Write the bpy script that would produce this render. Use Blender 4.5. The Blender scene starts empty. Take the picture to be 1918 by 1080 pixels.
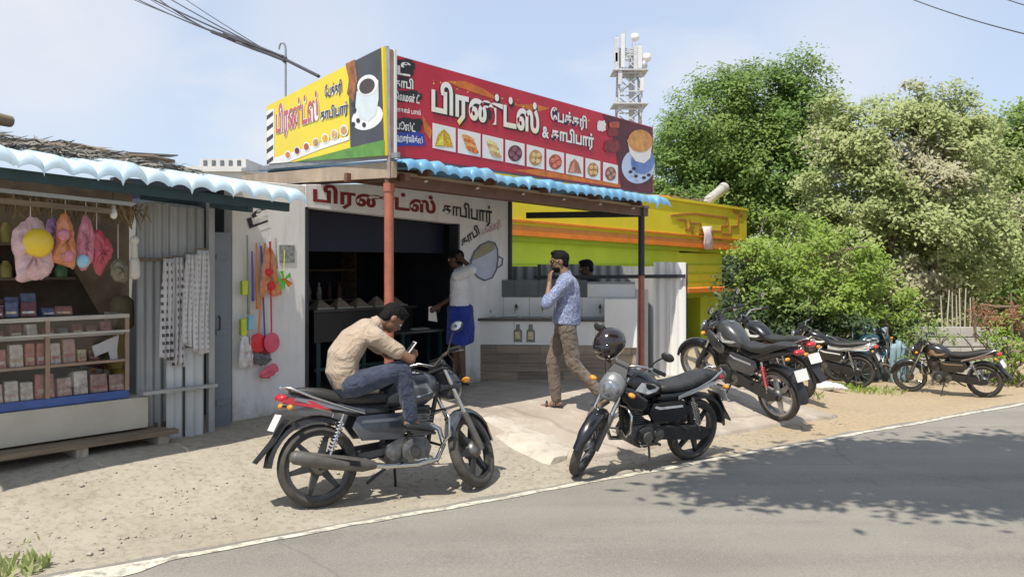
import bpy, math, random
import numpy as np
from mathutils import Vector, Matrix, Quaternion
scene = bpy.context.scene
COL = scene.collection
# ---------------------------------------------------------------- camera
FPX, CX, HY, CAMH = 1600.0, 959.0, 495.0, 1.9          # focal length in photo pixels, horizon row, eye height
cam_d = bpy.data.cameras.new('camera'); cam = bpy.data.objects.new('camera', cam_d); COL.objects.link(cam)
cam.location = (0, 0, CAMH); cam.rotation_euler = (math.radians(90), 0, 0)
cam_d.sensor_width = 36; cam_d.lens = FPX / 1918 * 36; cam_d.shift_y = -45 / 1918
cam_d.clip_start = .1; cam_d.clip_end = 3000
scene.camera = cam
# ---------------------------------------------------------------- sky and sun
SUN_EL = math.radians(60.5)
sun_h = Vector((-.46, -.888, 0)).normalized()
to_sun = Vector((sun_h.x * math.cos(SUN_EL), sun_h.y * math.cos(SUN_EL), math.sin(SUN_EL)))
world = bpy.data.worlds.new('World'); scene.world = world; world.use_nodes = True
wt = world.node_tree; wn = wt.nodes; wl = wt.links
bg = wn['Background']; bg.inputs['Strength'].default_value = .15
sky = wn.new('ShaderNodeTexSky'); sky.sky_type = 'NISHITA'; sky.sun_disc = False
sky.sun_elevation = SUN_EL; sky.sun_rotation = math.atan2(sun_h.x, sun_h.y)
sky.altitude = 100; sky.air_density = 1.0; sky.dust_density = .8; sky.ozone_density = 1.5
tcw = wn.new('ShaderNodeTexCoord')
mpw = wn.new('ShaderNodeMapping'); mpw.inputs['Scale'].default_value = (1.5, 1.5, 3.6); mpw.inputs['Location'].default_value = (.35, .1, .2)
nzw = wn.new('ShaderNodeTexNoise'); nzw.inputs['Scale'].default_value = 2.1; nzw.inputs['Detail'].default_value = 7; nzw.inputs['Roughness'].default_value = .52
crw = wn.new('ShaderNodeValToRGB'); crw.color_ramp.elements[0].position = .50; crw.color_ramp.elements[1].position = .78
crw.color_ramp.elements[0].color = (.0, .0, .0, 1); crw.color_ramp.elements[1].color = (.85, .85, .85, 1)
mxw = wn.new('ShaderNodeMixRGB'); mxw.inputs['Color2'].default_value = (3.1, 3.1, 3.2, 1)
wl.new(tcw.outputs['Generated'], mpw.inputs['Vector']); wl.new(mpw.outputs[0], nzw.inputs['Vector'])
wl.new(nzw.outputs['Fac'], crw.inputs['Fac'])
acc = crw.outputs['Color']                # soft cumulus puffs
for (ax, az, r0, r1, g) in ((-.57, .275, .02, .20, 1.3), (-.50, .28, .02, .14, 1.1), (-.22, .285, .02, .16, .8), (.40, .265, .02, .16, .75), (-.46, .20, .01, .1, .5), (-1.3, .3, .02, .3, 1.1), (1.2, .32, .02, .3, 1), (.3, .62, .02, .3, .9), (-.4, .7, .02, .34, .9)):
    dv = Vector((ax, 1, az)).normalized()
    ds = wn.new('ShaderNodeVectorMath'); ds.operation = 'DISTANCE'; ds.inputs[1].default_value = dv
    sc_ = wn.new('ShaderNodeVectorMath'); sc_.operation = 'MULTIPLY'; sc_.inputs[1].default_value = (1, 1, 1); wl.new(tcw.outputs['Generated'], sc_.inputs[0]); wl.new(sc_.outputs[0], ds.inputs[0])
    mr = wn.new('ShaderNodeMapRange'); mr.interpolation_type = 'SMOOTHSTEP'; mr.inputs['From Min'].default_value = r1; mr.inputs['From Max'].default_value = r0; mr.inputs['To Max'].default_value = g; wl.new(ds.outputs['Value'], mr.inputs['Value'])
    n9 = wn.new('ShaderNodeMath'); n9.operation = 'MULTIPLY'; wl.new(mr.outputs[0], n9.inputs[0]); wl.new(nzw.outputs['Fac'], n9.inputs[1])
    mxx = wn.new('ShaderNodeMath'); mxx.operation = 'MAXIMUM'; wl.new(acc, mxx.inputs[0]); wl.new(n9.outputs[0], mxx.inputs[1]); acc = mxx.outputs[0]
wl.new(acc, mxw.inputs['Fac'])
hzw = wn.new('ShaderNodeMixRGB'); hzw.inputs['Fac'].default_value = .82; hzw.inputs['Color2'].default_value = (1.9, 2.2, 2.75, 1)   # bright hazy air
wl.new(sky.outputs['Color'], hzw.inputs['Color1']); wl.new(hzw.outputs['Color'], mxw.inputs['Color1']); wl.new(mxw.outputs['Color'], bg.inputs['Color'])
sun_d = bpy.data.lights.new('sun', 'SUN'); sun = bpy.data.objects.new('sun', sun_d); COL.objects.link(sun)
sun_d.energy = 2.75; sun_d.angle = math.radians(.5); sun_d.color = (1, .945, .85)
sun.rotation_euler = (-to_sun).to_track_quat('-Z', 'Y').to_euler(); sun.location = to_sun * 40
vs = scene.view_settings
vs.view_transform = 'Standard'; vs.look = 'None'; vs.exposure = .95; vs.gamma = 1; vs.use_curve_mapping = False
# ---------------------------------------------------------------- helpers: frames
R_ = random.Random(7)
NP = np.random.default_rng(11)
class Frame:
    def __init__(s, o, ang): s.o = Vector((o[0], o[1], 0)); s.ang = ang; s.m = Matrix.Rotation(ang, 3, 'Z')
    def w(s, p): return s.o + s.m @ Vector(p)
WORLD = Frame((0, 0), 0)
C0 = Vector((-1.148, 8.2)); R0 = Vector((1.834, 11.6))
UX = (R0 - C0).normalized(); VX = Vector((-UX.y, UX.x))
SHOP = Frame(C0, math.atan2(UX.y, UX.x))
def onF(px, py, yl):                     # picture point on a plane parallel to the shop front -> shop coordinates
    a = (px - CX) / FPX; Y = (VX.dot(C0) + yl) / (VX.x * a + VX.y); d = Vector((a * Y, Y)) - C0
    return Vector((d.dot(UX), yl, CAMH + (HY - py) / FPX * Y))
def atY(px, py, Y): return Vector(((px - CX) / FPX * Y, Y, CAMH + (HY - py) / FPX * Y))
NR = Vector((-.554, .8326))
def sst(x): x = max(0., min(1., x)); return x * x * (3 - 2 * x)
def road_t(x, y): return NR.x * x + NR.y * y - 5.95
def terr(x, y):
    t = road_t(x, y)
    if t < 0: return -.03 * min(1, -t * 6)
    z = .3 * sst((t - .1) / 2) * (1 - sst((x - 2.2) / 3)) - .40 * sst((x - 3.2) / 4) * sst(t / 2)
    return z + .006 * math.sin(3.1 * x + 1.7 * y) * min(1, t) + .004 * math.sin(7.3 * x - 5.1 * y) * min(1, t * 2)
def G(px, py, dz=0):
    z = 0
    for i in range(40):
        Y = (CAMH - z) * FPX / (py - HY); X = (px - CX) / FPX * Y; z = .5 * z + .5 * (terr(X, Y) + dz)
    return Vector((X, Y, z))
# ---------------------------------------------------------------- helpers: objects
OFF = {}; FRM = {}
def props(o, label=None, cat=None, group=None, kind=None):
    if label: o['label'] = label
    if cat: o['category'] = cat
    if group: o['group'] = group
    if kind: o['kind'] = kind
    return o
def thing(name, label, cat, base=(0, 0, 0), frame=WORLD, group=None, kind=None):
    o = bpy.data.objects.new(name, None); COL.objects.link(o); o.empty_display_size = .1
    o.location = frame.w(base); o.rotation_euler = (0, 0, frame.ang)
    OFF[o.name] = Vector(base)
    return props(o, label, cat, group, kind)
class MB:
    def __init__(s): s.v = []; s.f = []
    def add(s, vs, fs):
        n = len(s.v); s.v.extend([tuple(p) for p in vs]); s.f.extend([tuple(i + n for i in f) for f in fs]); return s
    def box(s, x0, x1, y0, y1, z0, z1):
        return s.add([(x0,y0,z0),(x1,y0,z0),(x1,y1,z0),(x0,y1,z0),(x0,y0,z1),(x1,y0,z1),(x1,y1,z1),(x0,y1,z1)],
                     [(0,3,2,1),(4,5,6,7),(0,1,5,4),(1,2,6,5),(2,3,7,6),(3,0,4,7)])
    def hexa(s, b, t):                   # bottom and top loops of four points
        return s.add(list(b) + list(t), [(0,3,2,1),(4,5,6,7),(0,1,5,4),(1,2,6,5),(2,3,7,6),(3,0,4,7)])
    def bar(s, p, q, w, h, up=(0, 0, 1)):
        p = Vector(p); q = Vector(q); d = (q - p).normalized(); up = Vector(up)
        if abs(d.dot(up)) > .95: up = Vector((0, 1, 0))
        a = d.cross(up).normalized() * w / 2; b = a.cross(d).normalized() * h / 2
        return s.hexa([p-a-b, p+a-b, p+a+b, p-a+b], [q-a-b, q+a-b, q+a+b, q-a+b])
    def loft(s, rings, caps=True, closed=True):
        n = len(rings[0]); k = len(s.v)
        for r in rings: s.v.extend([tuple(p) for p in r])
        m = n if closed else n - 1
        for i in range(len(rings) - 1):
            for j in range(m):
                a = k + i*n + j; b = k + i*n + (j+1) % n
                s.f.append((a, b, b + n, a + n))
        if caps and closed:
            s.f.append(tuple(k + j for j in reversed(range(n)))); e = k + (len(rings)-1)*n; s.f.append(tuple(e + j for j in range(n)))
        return s
    def tube(s, pts, r, n=8, caps=True, flat=1.0, up=None):
        pts = [Vector(p) for p in pts]; m = len(pts)
        rs = list(r) if isinstance(r, (list, tuple)) else [r] * m
        rings = []; prev = None
        for i, p in enumerate(pts):
            t = (pts[min(i+1, m-1)] - pts[max(i-1, 0)]).normalized()
            if prev is None:
                a = Vector(up) if up else (Vector((0, 0, 1)) if abs(t.z) < .9 else Vector((1, 0, 0)))
                prev = (a - t * a.dot(t)).normalized()
            else: prev = (prev - t * prev.dot(t)).normalized()
            b = t.cross(prev)
            rings.append([p + (prev * math.cos(2*math.pi*j/n) * flat + b * math.sin(2*math.pi*j/n)) * rs[i] for j in range(n)])
        return s.loft(rings, caps)
    def capsule(s, p, q, r0, r1, n=12, k=4):
        p = Vector(p); q = Vector(q); d = (q - p); L = d.length; d = d / max(L, 1e-6)
        pts = []; rs = []
        for i in range(k + 1):
            a = math.pi/2 * i / k; pts.append(p - d * r0 * math.cos(a) * .999); rs.append(max(r0 * math.sin(a), 1e-4))
        for i in range(k + 1):
            a = math.pi/2 * i / k; pts.append(q + d * r1 * math.sin(a) * .999); rs.append(max(r1 * math.cos(a), 1e-4))
        up = Vector((0,0,1)) if abs(d.z) < .9 else Vector((1,0,0)); a = (up - d * up.dot(d)).normalized(); b = d.cross(a)
        return s.loft([[c + (a * math.cos(2*math.pi*j/n) + b * math.sin(2*math.pi*j/n)) * rr for j in range(n)] for c, rr in zip(pts, rs)])
    def lathe(s, prof, n=20, mat=None, closed_prof=False):
        mat = mat or Matrix.Identity(4); k = len(s.v); m = len(prof)
        for r, z in prof:
            for j in range(n):
                a = 2*math.pi*j/n; s.v.append(tuple(mat @ Vector((r*math.cos(a), r*math.sin(a), z))))
        for i in range(m if closed_prof else m - 1):
            for j in range(n):
                a = k + i*n + j; b = k + i*n + (j+1) % n; i2 = (i+1) % m
                s.f.append((a, b, k + i2*n + (j+1) % n, k + i2*n + j))
        if not closed_prof:
            s.f.append(tuple(k + j for j in reversed(range(n)))); s.f.append(tuple(k + (m-1)*n + j for j in range(n)))
        return s
    def ell(s, c, r, rot=None, nu=16, nv=10):
        c = Vector(c); rot = rot or Matrix.Identity(3); k = len(s.v)
        for i in range(1, nv):
            th = math.pi * i / nv
            for j in range(nu):
                ph = 2*math.pi*j/nu
                s.v.append(tuple(c + rot @ Vector((r[0]*math.sin(th)*math.cos(ph), r[1]*math.sin(th)*math.sin(ph), r[2]*math.cos(th)))))
        t = len(s.v); s.v.append(tuple(c + rot @ Vector((0,0,r[2])))); s.v.append(tuple(c + rot @ Vector((0,0,-r[2]))))
        for i in range(nv - 2):
            for j in range(nu): s.f.append((k+i*nu+j, k+(i+1)*nu+j, k+(i+1)*nu+(j+1)%nu, k+i*nu+(j+1)%nu))
        for j in range(nu):
            s.f.append((t, k+j, k+(j+1)%nu)); e = k+(nv-2)*nu; s.f.append((t+1, e+(j+1)%nu, e+j))
        return s
    def prism(s, poly, mapf, t0, t1):    # poly (a,b); mapf(a,b,t) -> point
        n = len(poly)
        return s.add([mapf(a, b, t0) for a, b in poly] + [mapf(a, b, t1) for a, b in poly],
                     [tuple(reversed(range(n))), tuple(range(n, 2*n))] + [(i, (i+1)%n, n+(i+1)%n, n+i) for i in range(n)])
    def xf(s, m): s.v = [tuple(m @ Vector(p)) for p in s.v]; return s
    def build(s, name, mat, parent=None, smooth=0, bevel=0, frame=None, base=None, label=None, kind=None):
        me = bpy.data.meshes.new(name)
        off = Vector((0,0,0))
        if parent is not None: off = OFF[parent.name]
        elif base is not None: off = Vector(base)
        V = np.array(s.v, dtype=float) - np.array(off[:])
        me.from_pydata(V.tolist(), [], s.f)
        if mat: me.materials.append(mat)
        if smooth:
            me.polygons.foreach_set('use_smooth', [True] * len(me.polygons))
            if smooth < 180: me.set_sharp_from_angle(angle=math.radians(smooth))
        me.update()
        o = bpy.data.objects.new(name, me); COL.objects.link(o)
        if parent is not None: o.parent = parent; OFF[o.name] = off
        else:
            fr = frame or WORLD; o.location = fr.w(off); o.rotation_euler = (0, 0, fr.ang); OFF[o.name] = off
        if bevel:
            b = o.modifiers.new('bevel', 'BEVEL'); b.width = bevel; b.segments = 2; b.limit_method = 'ANGLE'; b.angle_limit = math.radians(40)
        if label: o['label'] = label
        if kind: o['kind'] = kind
        return o
    def solo(s, name, label, cat, mat, base, frame=WORLD, group=None, kind=None, smooth=0, bevel=0):
        o = s.build(name, mat, None, smooth, bevel, frame, base)
        return props(o, label, cat, group, kind)
def fuse(mb, voxel=.01, smooth_it=6, noise=0, nscale=.12, seed=0, factor=.5):
    """one continuous skin round all the shapes of mb"""
    me = bpy.data.meshes.new('tmp'); me.from_pydata(mb.v, [], mb.f)
    o = bpy.data.objects.new('tmp', me); COL.objects.link(o)
    m = o.modifiers.new('r', 'REMESH'); m.mode = 'VOXEL'; m.voxel_size = voxel
    if smooth_it: m = o.modifiers.new('s', 'SMOOTH'); m.factor = factor; m.iterations = smooth_it
    if noise:
        tx = bpy.data.textures.new('cl', 'CLOUDS'); tx.noise_scale = nscale; tx.noise_depth = 2
        m = o.modifiers.new('d', 'DISPLACE'); m.texture = tx; m.strength = noise; m.mid_level = .5
    bpy.context.view_layer.update()
    dg = bpy.context.evaluated_depsgraph_get(); e = o.evaluated_get(dg); em = e.to_mesh()
    out = MB(); n = len(em.vertices); co = np.empty(n * 3); em.vertices.foreach_get('co', co)
    out.v = [tuple(p) for p in co.reshape(-1, 3)]; out.f = [tuple(p.vertices) for p in em.polygons]
    e.to_mesh_clear(); bpy.data.objects.remove(o); bpy.data.meshes.remove(me)
    return out
# ---------------------------------------------------------------- helpers: materials
MATS = {}
def mat(name, col, rough=.6, metal=0, var=.12, scale=6, bump=0, bscale=80, col2=None, spec=.5, coat=0, alpha=1, trans=0, stretch=(1,1,1), detail=6, emit=0):
    if name in MATS: return MATS[name]
    m = bpy.data.materials.new(name); m.use_nodes = True; nt = m.node_tree; N = nt.nodes; L = nt.links
    p = N['Principled BSDF']; p.inputs['Roughness'].default_value = rough; p.inputs['Metallic'].default_value = metal
    p.inputs['Specular IOR Level'].default_value = spec; p.inputs['Coat Weight'].default_value = coat; p.inputs['Coat Roughness'].default_value = .08
    p.inputs['Alpha'].default_value = alpha; p.inputs['Transmission Weight'].default_value = trans
    tc = N.new('ShaderNodeTexCoord'); mp = N.new('ShaderNodeMapping'); mp.inputs['Scale'].default_value = stretch
    L.new(tc.outputs['Object'], mp.inputs['Vector'])
    nz = N.new('ShaderNodeTexNoise'); nz.inputs['Scale'].default_value = scale; nz.inputs['Detail'].default_value = detail; nz.inputs['Roughness'].default_value = .62
    L.new(mp.outputs[0], nz.inputs['Vector'])
    cr = N.new('ShaderNodeValToRGB'); cr.color_ramp.elements[0].position = .3; cr.color_ramp.elements[1].position = .7
    c2 = col2 or tuple(min(1, c * (1 + var)) for c in col); c1 = col if col2 else tuple(c * (1 - var) for c in col)
    cr.color_ramp.elements[0].color = (*c1, 1); cr.color_ramp.elements[1].color = (*c2, 1)
    L.new(nz.outputs['Fac'], cr.inputs['Fac']); L.new(cr.outputs['Color'], p.inputs['Base Color'])
    if bump:
        n2 = N.new('ShaderNodeTexNoise'); n2.inputs['Scale'].default_value = bscale; n2.inputs['Detail'].default_value = 4
        L.new(mp.outputs[0], n2.inputs['Vector'])
        b = N.new('ShaderNodeBump'); b.inputs['Strength'].default_value = bump; b.inputs['Distance'].default_value = .01
        L.new(n2.outputs['Fac'], b.inputs['Height']); L.new(b.outputs[0], p.inputs['Normal'])
    MATS[name] = m; return m
def leafmat(name, c1, c2, scale=1.2, tr=.42):
    if name in MATS: return MATS[name]
    m = bpy.data.materials.new(name); m.use_nodes = True; nt = m.node_tree; N = nt.nodes; L = nt.links
    p = N['Principled BSDF']; p.inputs['Roughness'].default_value = .5; p.inputs['Specular IOR Level'].default_value = .35
    tc = N.new('ShaderNodeTexCoord'); nz = N.new('ShaderNodeTexNoise'); nz.inputs['Scale'].default_value = scale; nz.inputs['Detail'].default_value = 8; nz.inputs['Roughness'].default_value = .75
    L.new(tc.outputs['Object'], nz.inputs['Vector'])
    cr = N.new('ShaderNodeValToRGB'); cr.color_ramp.elements[0].position = .32; cr.color_ramp.elements[1].position = .68
    cr.color_ramp.elements[0].color = (*c1, 1); cr.color_ramp.elements[1].color = (*c2, 1)
    L.new(nz.outputs['Fac'], cr.inputs['Fac']); L.new(cr.outputs[0], p.inputs['Base Color'])
    t = N.new('ShaderNodeBsdfTranslucent'); L.new(cr.outputs[0], t.inputs['Color'])
    mx = N.new('ShaderNodeMixShader'); mx.inputs[0].default_value = tr
    L.new(p.outputs[0], mx.inputs[1]); L.new(t.outputs[0], mx.inputs[2]); L.new(mx.outputs[0], N['Material Output'].inputs['Surface'])
    MATS[name] = m; return m
def gradmat(name, stops, z0, z1, rough=.45, axis='Z'):   # a printed gradient along an axis of the object
    m = bpy.data.materials.new(name); m.use_nodes = True; nt = m.node_tree; N = nt.nodes; L = nt.links
    p = N['Principled BSDF']; p.inputs['Roughness'].default_value = rough
    tc = N.new('ShaderNodeTexCoord'); sp = N.new('ShaderNodeSeparateXYZ'); L.new(tc.outputs['Object'], sp.inputs[0])
    mr = N.new('ShaderNodeMapRange'); mr.inputs['From Min'].default_value = z0; mr.inputs['From Max'].default_value = z1
    L.new(sp.outputs[axis], mr.inputs['Value'])
    cr = N.new('ShaderNodeValToRGB'); e = cr.color_ramp.elements
    while len(e) < len(stops): e.new(.5)
    for i, (ps, c) in enumerate(stops): e[i].position = ps; e[i].color = (*c, 1)
    L.new(mr.outputs[0], cr.inputs['Fac']); L.new(cr.outputs[0], p.inputs['Base Color'])
    return m
# ---------------------------------------------------------------- helpers: lettering
_T2 = {}
def text2d(body, bold=.02):              # glyph outlines as a flat triangulated sheet scaled to the unit square
    key = (body, bold)
    if key in _T2: return _T2[key]
    k = bpy.data.curves.new('t', 'FONT'); k.body = body; k.size = 1; k.offset = bold; k.resolution_u = 3; k.fill_mode = 'FRONT'
    o = bpy.data.objects.new('t', k); COL.objects.link(o); bpy.context.view_layer.update()
    me = bpy.data.meshes.new_from_object(o.evaluated_get(bpy.context.evaluated_depsgraph_get()))
    V = np.array([v.co[:] for v in me.vertices]); Fs = [tuple(p.vertices) for p in me.polygons]
    lo = V.min(0); hi = V.max(0); A = (V[:, :2] - lo[:2]) / (hi[:2] - lo[:2])
    bpy.data.objects.remove(o); bpy.data.meshes.remove(me); bpy.data.curves.remove(k)
    _T2[key] = (A, Fs); return _T2[key]
class Plane:
    """a flat face given by four corners BL, BR, TR, TL; q(a,b,h) is a point on it, h metres proud"""
    def __init__(s, BL, BR, TR, TL):
        s.c = [Vector(p) for p in (BL, BR, TR, TL)]; s.n = (s.c[1] - s.c[0]).cross(s.c[3] - s.c[0]).normalized()
        s.W = (s.c[1] - s.c[0]).length; s.H = ((s.c[3] - s.c[0]).length + (s.c[2] - s.c[1]).length) / 2
    def q(s, a, b, h=0):
        c = s.c; return (c[0]*(1-a)*(1-b) + c[1]*a*(1-b) + c[2]*a*b + c[3]*(1-a)*b) + s.n * h
    def poly(s, pts, h, mb=None):
        mb = mb or MB(); return mb.add([s.q(a, b, h) for a, b in pts], [tuple(range(len(pts)))])
    def ell(s, ca, cb, ra, rb, h, rot=0, n=24, mb=None, a0=0, a1=360):
        pts = []
        for i in range(n):
            t = math.radians(a0 + (a1 - a0) * i / (n if a1 - a0 >= 360 else n - 1)); x = ra * s.W * math.cos(t); y = rb * s.H * math.sin(t)
            pts.append((ca + (x*math.cos(rot) - y*math.sin(rot)) / s.W, cb + (x*math.sin(rot) + y*math.cos(rot)) / s.H))
        return s.poly(pts, h, mb)
    def text(s, body, a0, b0, a1, b1, h, bold=.02, slant=0, mb=None):
        A, Fs = text2d(body, bold); mb = mb or MB()
        vs = [s.q(a0 + (a1-a0)*x, b0 + (b1-b0)*y + slant*x, h) for x, y in A]
        if (vs and Fs):
            f = Fs[0]; nrm = (vs[f[1]] - vs[f[0]]).cross(vs[f[2]] - vs[f[0]])
        return mb.add(vs, Fs)
def _inv(s, px, py, frame=None):
    fr = s.fr; mi = fr.m.transposed(); o = mi @ (Vector((0, 0, CAMH)) - fr.o); d = mi @ Vector(((px - CX) / FPX, 1, (HY - py) / FPX))
    t = (s.c[0] - o).dot(s.n) / d.dot(s.n); p = o + d * t
    e = s.c[1] - s.c[0]; a = (p - s.c[0]).dot(e) / e.length_squared
    for _ in range(3):
        lo = s.c[0].lerp(s.c[1], a); hi = s.c[3].lerp(s.c[2], a); b = (p - lo).dot(hi - lo) / (hi - lo).length_squared
        L = s.c[0].lerp(s.c[3], b); Rr = s.c[1].lerp(s.c[2], b); a = (p - L).dot(Rr - L) / (Rr - L).length_squared
    return a, b
Plane.inv = _inv; Plane.fr = WORLD
def _pix(s, pts, h, mb=None): return s.poly([s.inv(*p) for p in pts], h, mb)
def _epix(s, cx, cy, rx, ry, h, rot=0, n=22, mb=None, a0=0, a1=360):
    pts = []
    for i in range(n):
        t = math.radians(a0 + (a1 - a0) * i / (n if a1 - a0 >= 360 else n - 1)); x = rx * math.cos(t); y = ry * math.sin(t)
        pts.append((cx + x*math.cos(rot) - y*math.sin(rot), cy - x*math.sin(rot) - y*math.cos(rot)))
    return s.pix(pts, h, mb)
def _tpix(s, body, quad, h, bold=.02, mb=None):
    A, Fs = text2d(body, bold); mb = mb or MB(); c = [Vector(s.inv(*p)) for p in quad]
    vs = []
    for x, y in A:
        p = c[0]*(1-x)*(1-y) + c[1]*x*(1-y) + c[2]*x*y + c[3]*(1-x)*y; vs.append(s.q(p.x, p.y, h))
    return mb.add(vs, Fs)
Plane.pix = _pix; Plane.epix = _epix; Plane.tpix = _tpix
def srgb(r, g, b): return tuple(((c/255)/12.92 if c/255 <= .04045 else ((c/255+.055)/1.055)**2.4) for c in (r, g, b))
def onFr(fr, px, py, yl):                # picture point on the plane y = yl of any upright frame
    mi = fr.m.transposed(); o = mi @ (Vector((0, 0, CAMH)) - fr.o); d = mi @ Vector(((px - CX) / FPX, 1, (HY - py) / FPX)); t = (yl - o.y) / d.y
    return o + d * t
def add_noise_layer(m, col, scale, lo, hi, fac=1.0, stretch=(1, 1, 1), zfade=None, detail=8, rough=.7, dist=0):
    """lay a second colour over a material where a noise is high; zfade=(z_full, z_none) keeps it to a height range (splash dirt)"""
    N = m.node_tree.nodes; L = m.node_tree.links; p = N['Principled BSDF']; src = p.inputs['Base Color'].links[0].from_socket
    tc = N.new('ShaderNodeTexCoord'); mp = N.new('ShaderNodeMapping'); mp.inputs['Scale'].default_value = stretch; L.new(tc.outputs['Object'], mp.inputs['Vector'])
    nz = N.new('ShaderNodeTexNoise'); nz.inputs['Scale'].default_value = scale; nz.inputs['Detail'].default_value = detail; nz.inputs['Roughness'].default_value = rough; nz.inputs['Distortion'].default_value = dist; L.new(mp.outputs[0], nz.inputs['Vector'])
    v = nz.outputs['Fac']
    if zfade:
        sp = N.new('ShaderNodeSeparateXYZ'); L.new(tc.outputs['Object'], sp.inputs[0]); mr = N.new('ShaderNodeMapRange'); mr.inputs['From Min'].default_value = zfade[0]; mr.inputs['From Max'].default_value = zfade[1]; mr.inputs['To Min'].default_value = .35; mr.inputs['To Max'].default_value = -.35; L.new(sp.outputs['Z'], mr.inputs['Value'])
        ad = N.new('ShaderNodeMath'); L.new(v, ad.inputs[0]); L.new(mr.outputs[0], ad.inputs[1]); v = ad.outputs[0]
    mr = N.new('ShaderNodeMapRange'); mr.inputs['From Min'].default_value = lo; mr.inputs['From Max'].default_value = hi; mr.inputs['To Max'].default_value = fac; L.new(v, mr.inputs['Value'])
    mx = N.new('ShaderNodeMixRGB'); mx.inputs['Color2'].default_value = (*col, 1); L.new(mr.outputs[0], mx.inputs['Fac']); L.new(src, mx.inputs['Color1']); L.new(mx.outputs[0], p.inputs['Base Color'])
    return m
def add_cracks(m, col, scale, width, fac=.7, warp=.25):
    N = m.node_tree.nodes; L = m.node_tree.links; p = N['Principled BSDF']; src = p.inputs['Base Color'].links[0].from_socket
    tc = N.new('ShaderNodeTexCoord'); nz = N.new('ShaderNodeTexNoise'); nz.inputs['Scale'].default_value = scale * 3; nz.inputs['Detail'].default_value = 5; L.new(tc.outputs['Object'], nz.inputs['Vector'])
    mx0 = N.new('ShaderNodeMixRGB'); mx0.blend_type = 'ADD'; mx0.inputs['Fac'].default_value = warp; L.new(tc.outputs['Object'], mx0.inputs['Color1']); L.new(nz.outputs['Color'], mx0.inputs['Color2'])
    v = N.new('ShaderNodeTexVoronoi'); v.feature = 'DISTANCE_TO_EDGE'; v.inputs['Scale'].default_value = scale; L.new(mx0.outputs[0], v.inputs['Vector'])
    mr = N.new('ShaderNodeMapRange'); mr.inputs['From Min'].default_value = 0; mr.inputs['From Max'].default_value = width; mr.inputs['To Min'].default_value = fac; mr.inputs['To Max'].default_value = 0; L.new(v.outputs['Distance'], mr.inputs['Value'])
    mx = N.new('ShaderNodeMixRGB'); mx.inputs['Color2'].default_value = (*col, 1); L.new(mr.outputs[0], mx.inputs['Fac']); L.new(src, mx.inputs['Color1']); L.new(mx.outputs[0], p.inputs['Base Color'])
    return m
def clothmat(name, c, var=.12, fold=.7, c2=None, fscale=7):
    m = mat(name, c, .9, var=var, scale=9, col2=c2, spec=.25); N = m.node_tree.nodes; L = m.node_tree.links; p = N['Principled BSDF']
    p.inputs['Sheen Weight'].default_value = .15
    tc = N.new('ShaderNodeTexCoord'); n1 = N.new('ShaderNodeTexNoise'); n1.inputs['Scale'].default_value = fscale; n1.inputs['Detail'].default_value = 3; n1.inputs['Distortion'].default_value = 2.2; L.new(tc.outputs['Object'], n1.inputs['Vector'])
    n2 = N.new('ShaderNodeTexNoise'); n2.inputs['Scale'].default_value = 180; L.new(tc.outputs['Object'], n2.inputs['Vector'])
    b1 = N.new('ShaderNodeBump'); b1.inputs['Strength'].default_value = fold; b1.inputs['Distance'].default_value = .035; L.new(n1.outputs['Fac'], b1.inputs['Height'])
    b2 = N.new('ShaderNodeBump'); b2.inputs['Strength'].default_value = .15; b2.inputs['Distance'].default_value = .004; L.new(n2.outputs['Fac'], b2.inputs['Height']); L.new(b1.outputs[0], b2.inputs['Normal']); L.new(b2.outputs[0], p.inputs['Normal'])
    return m
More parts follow.
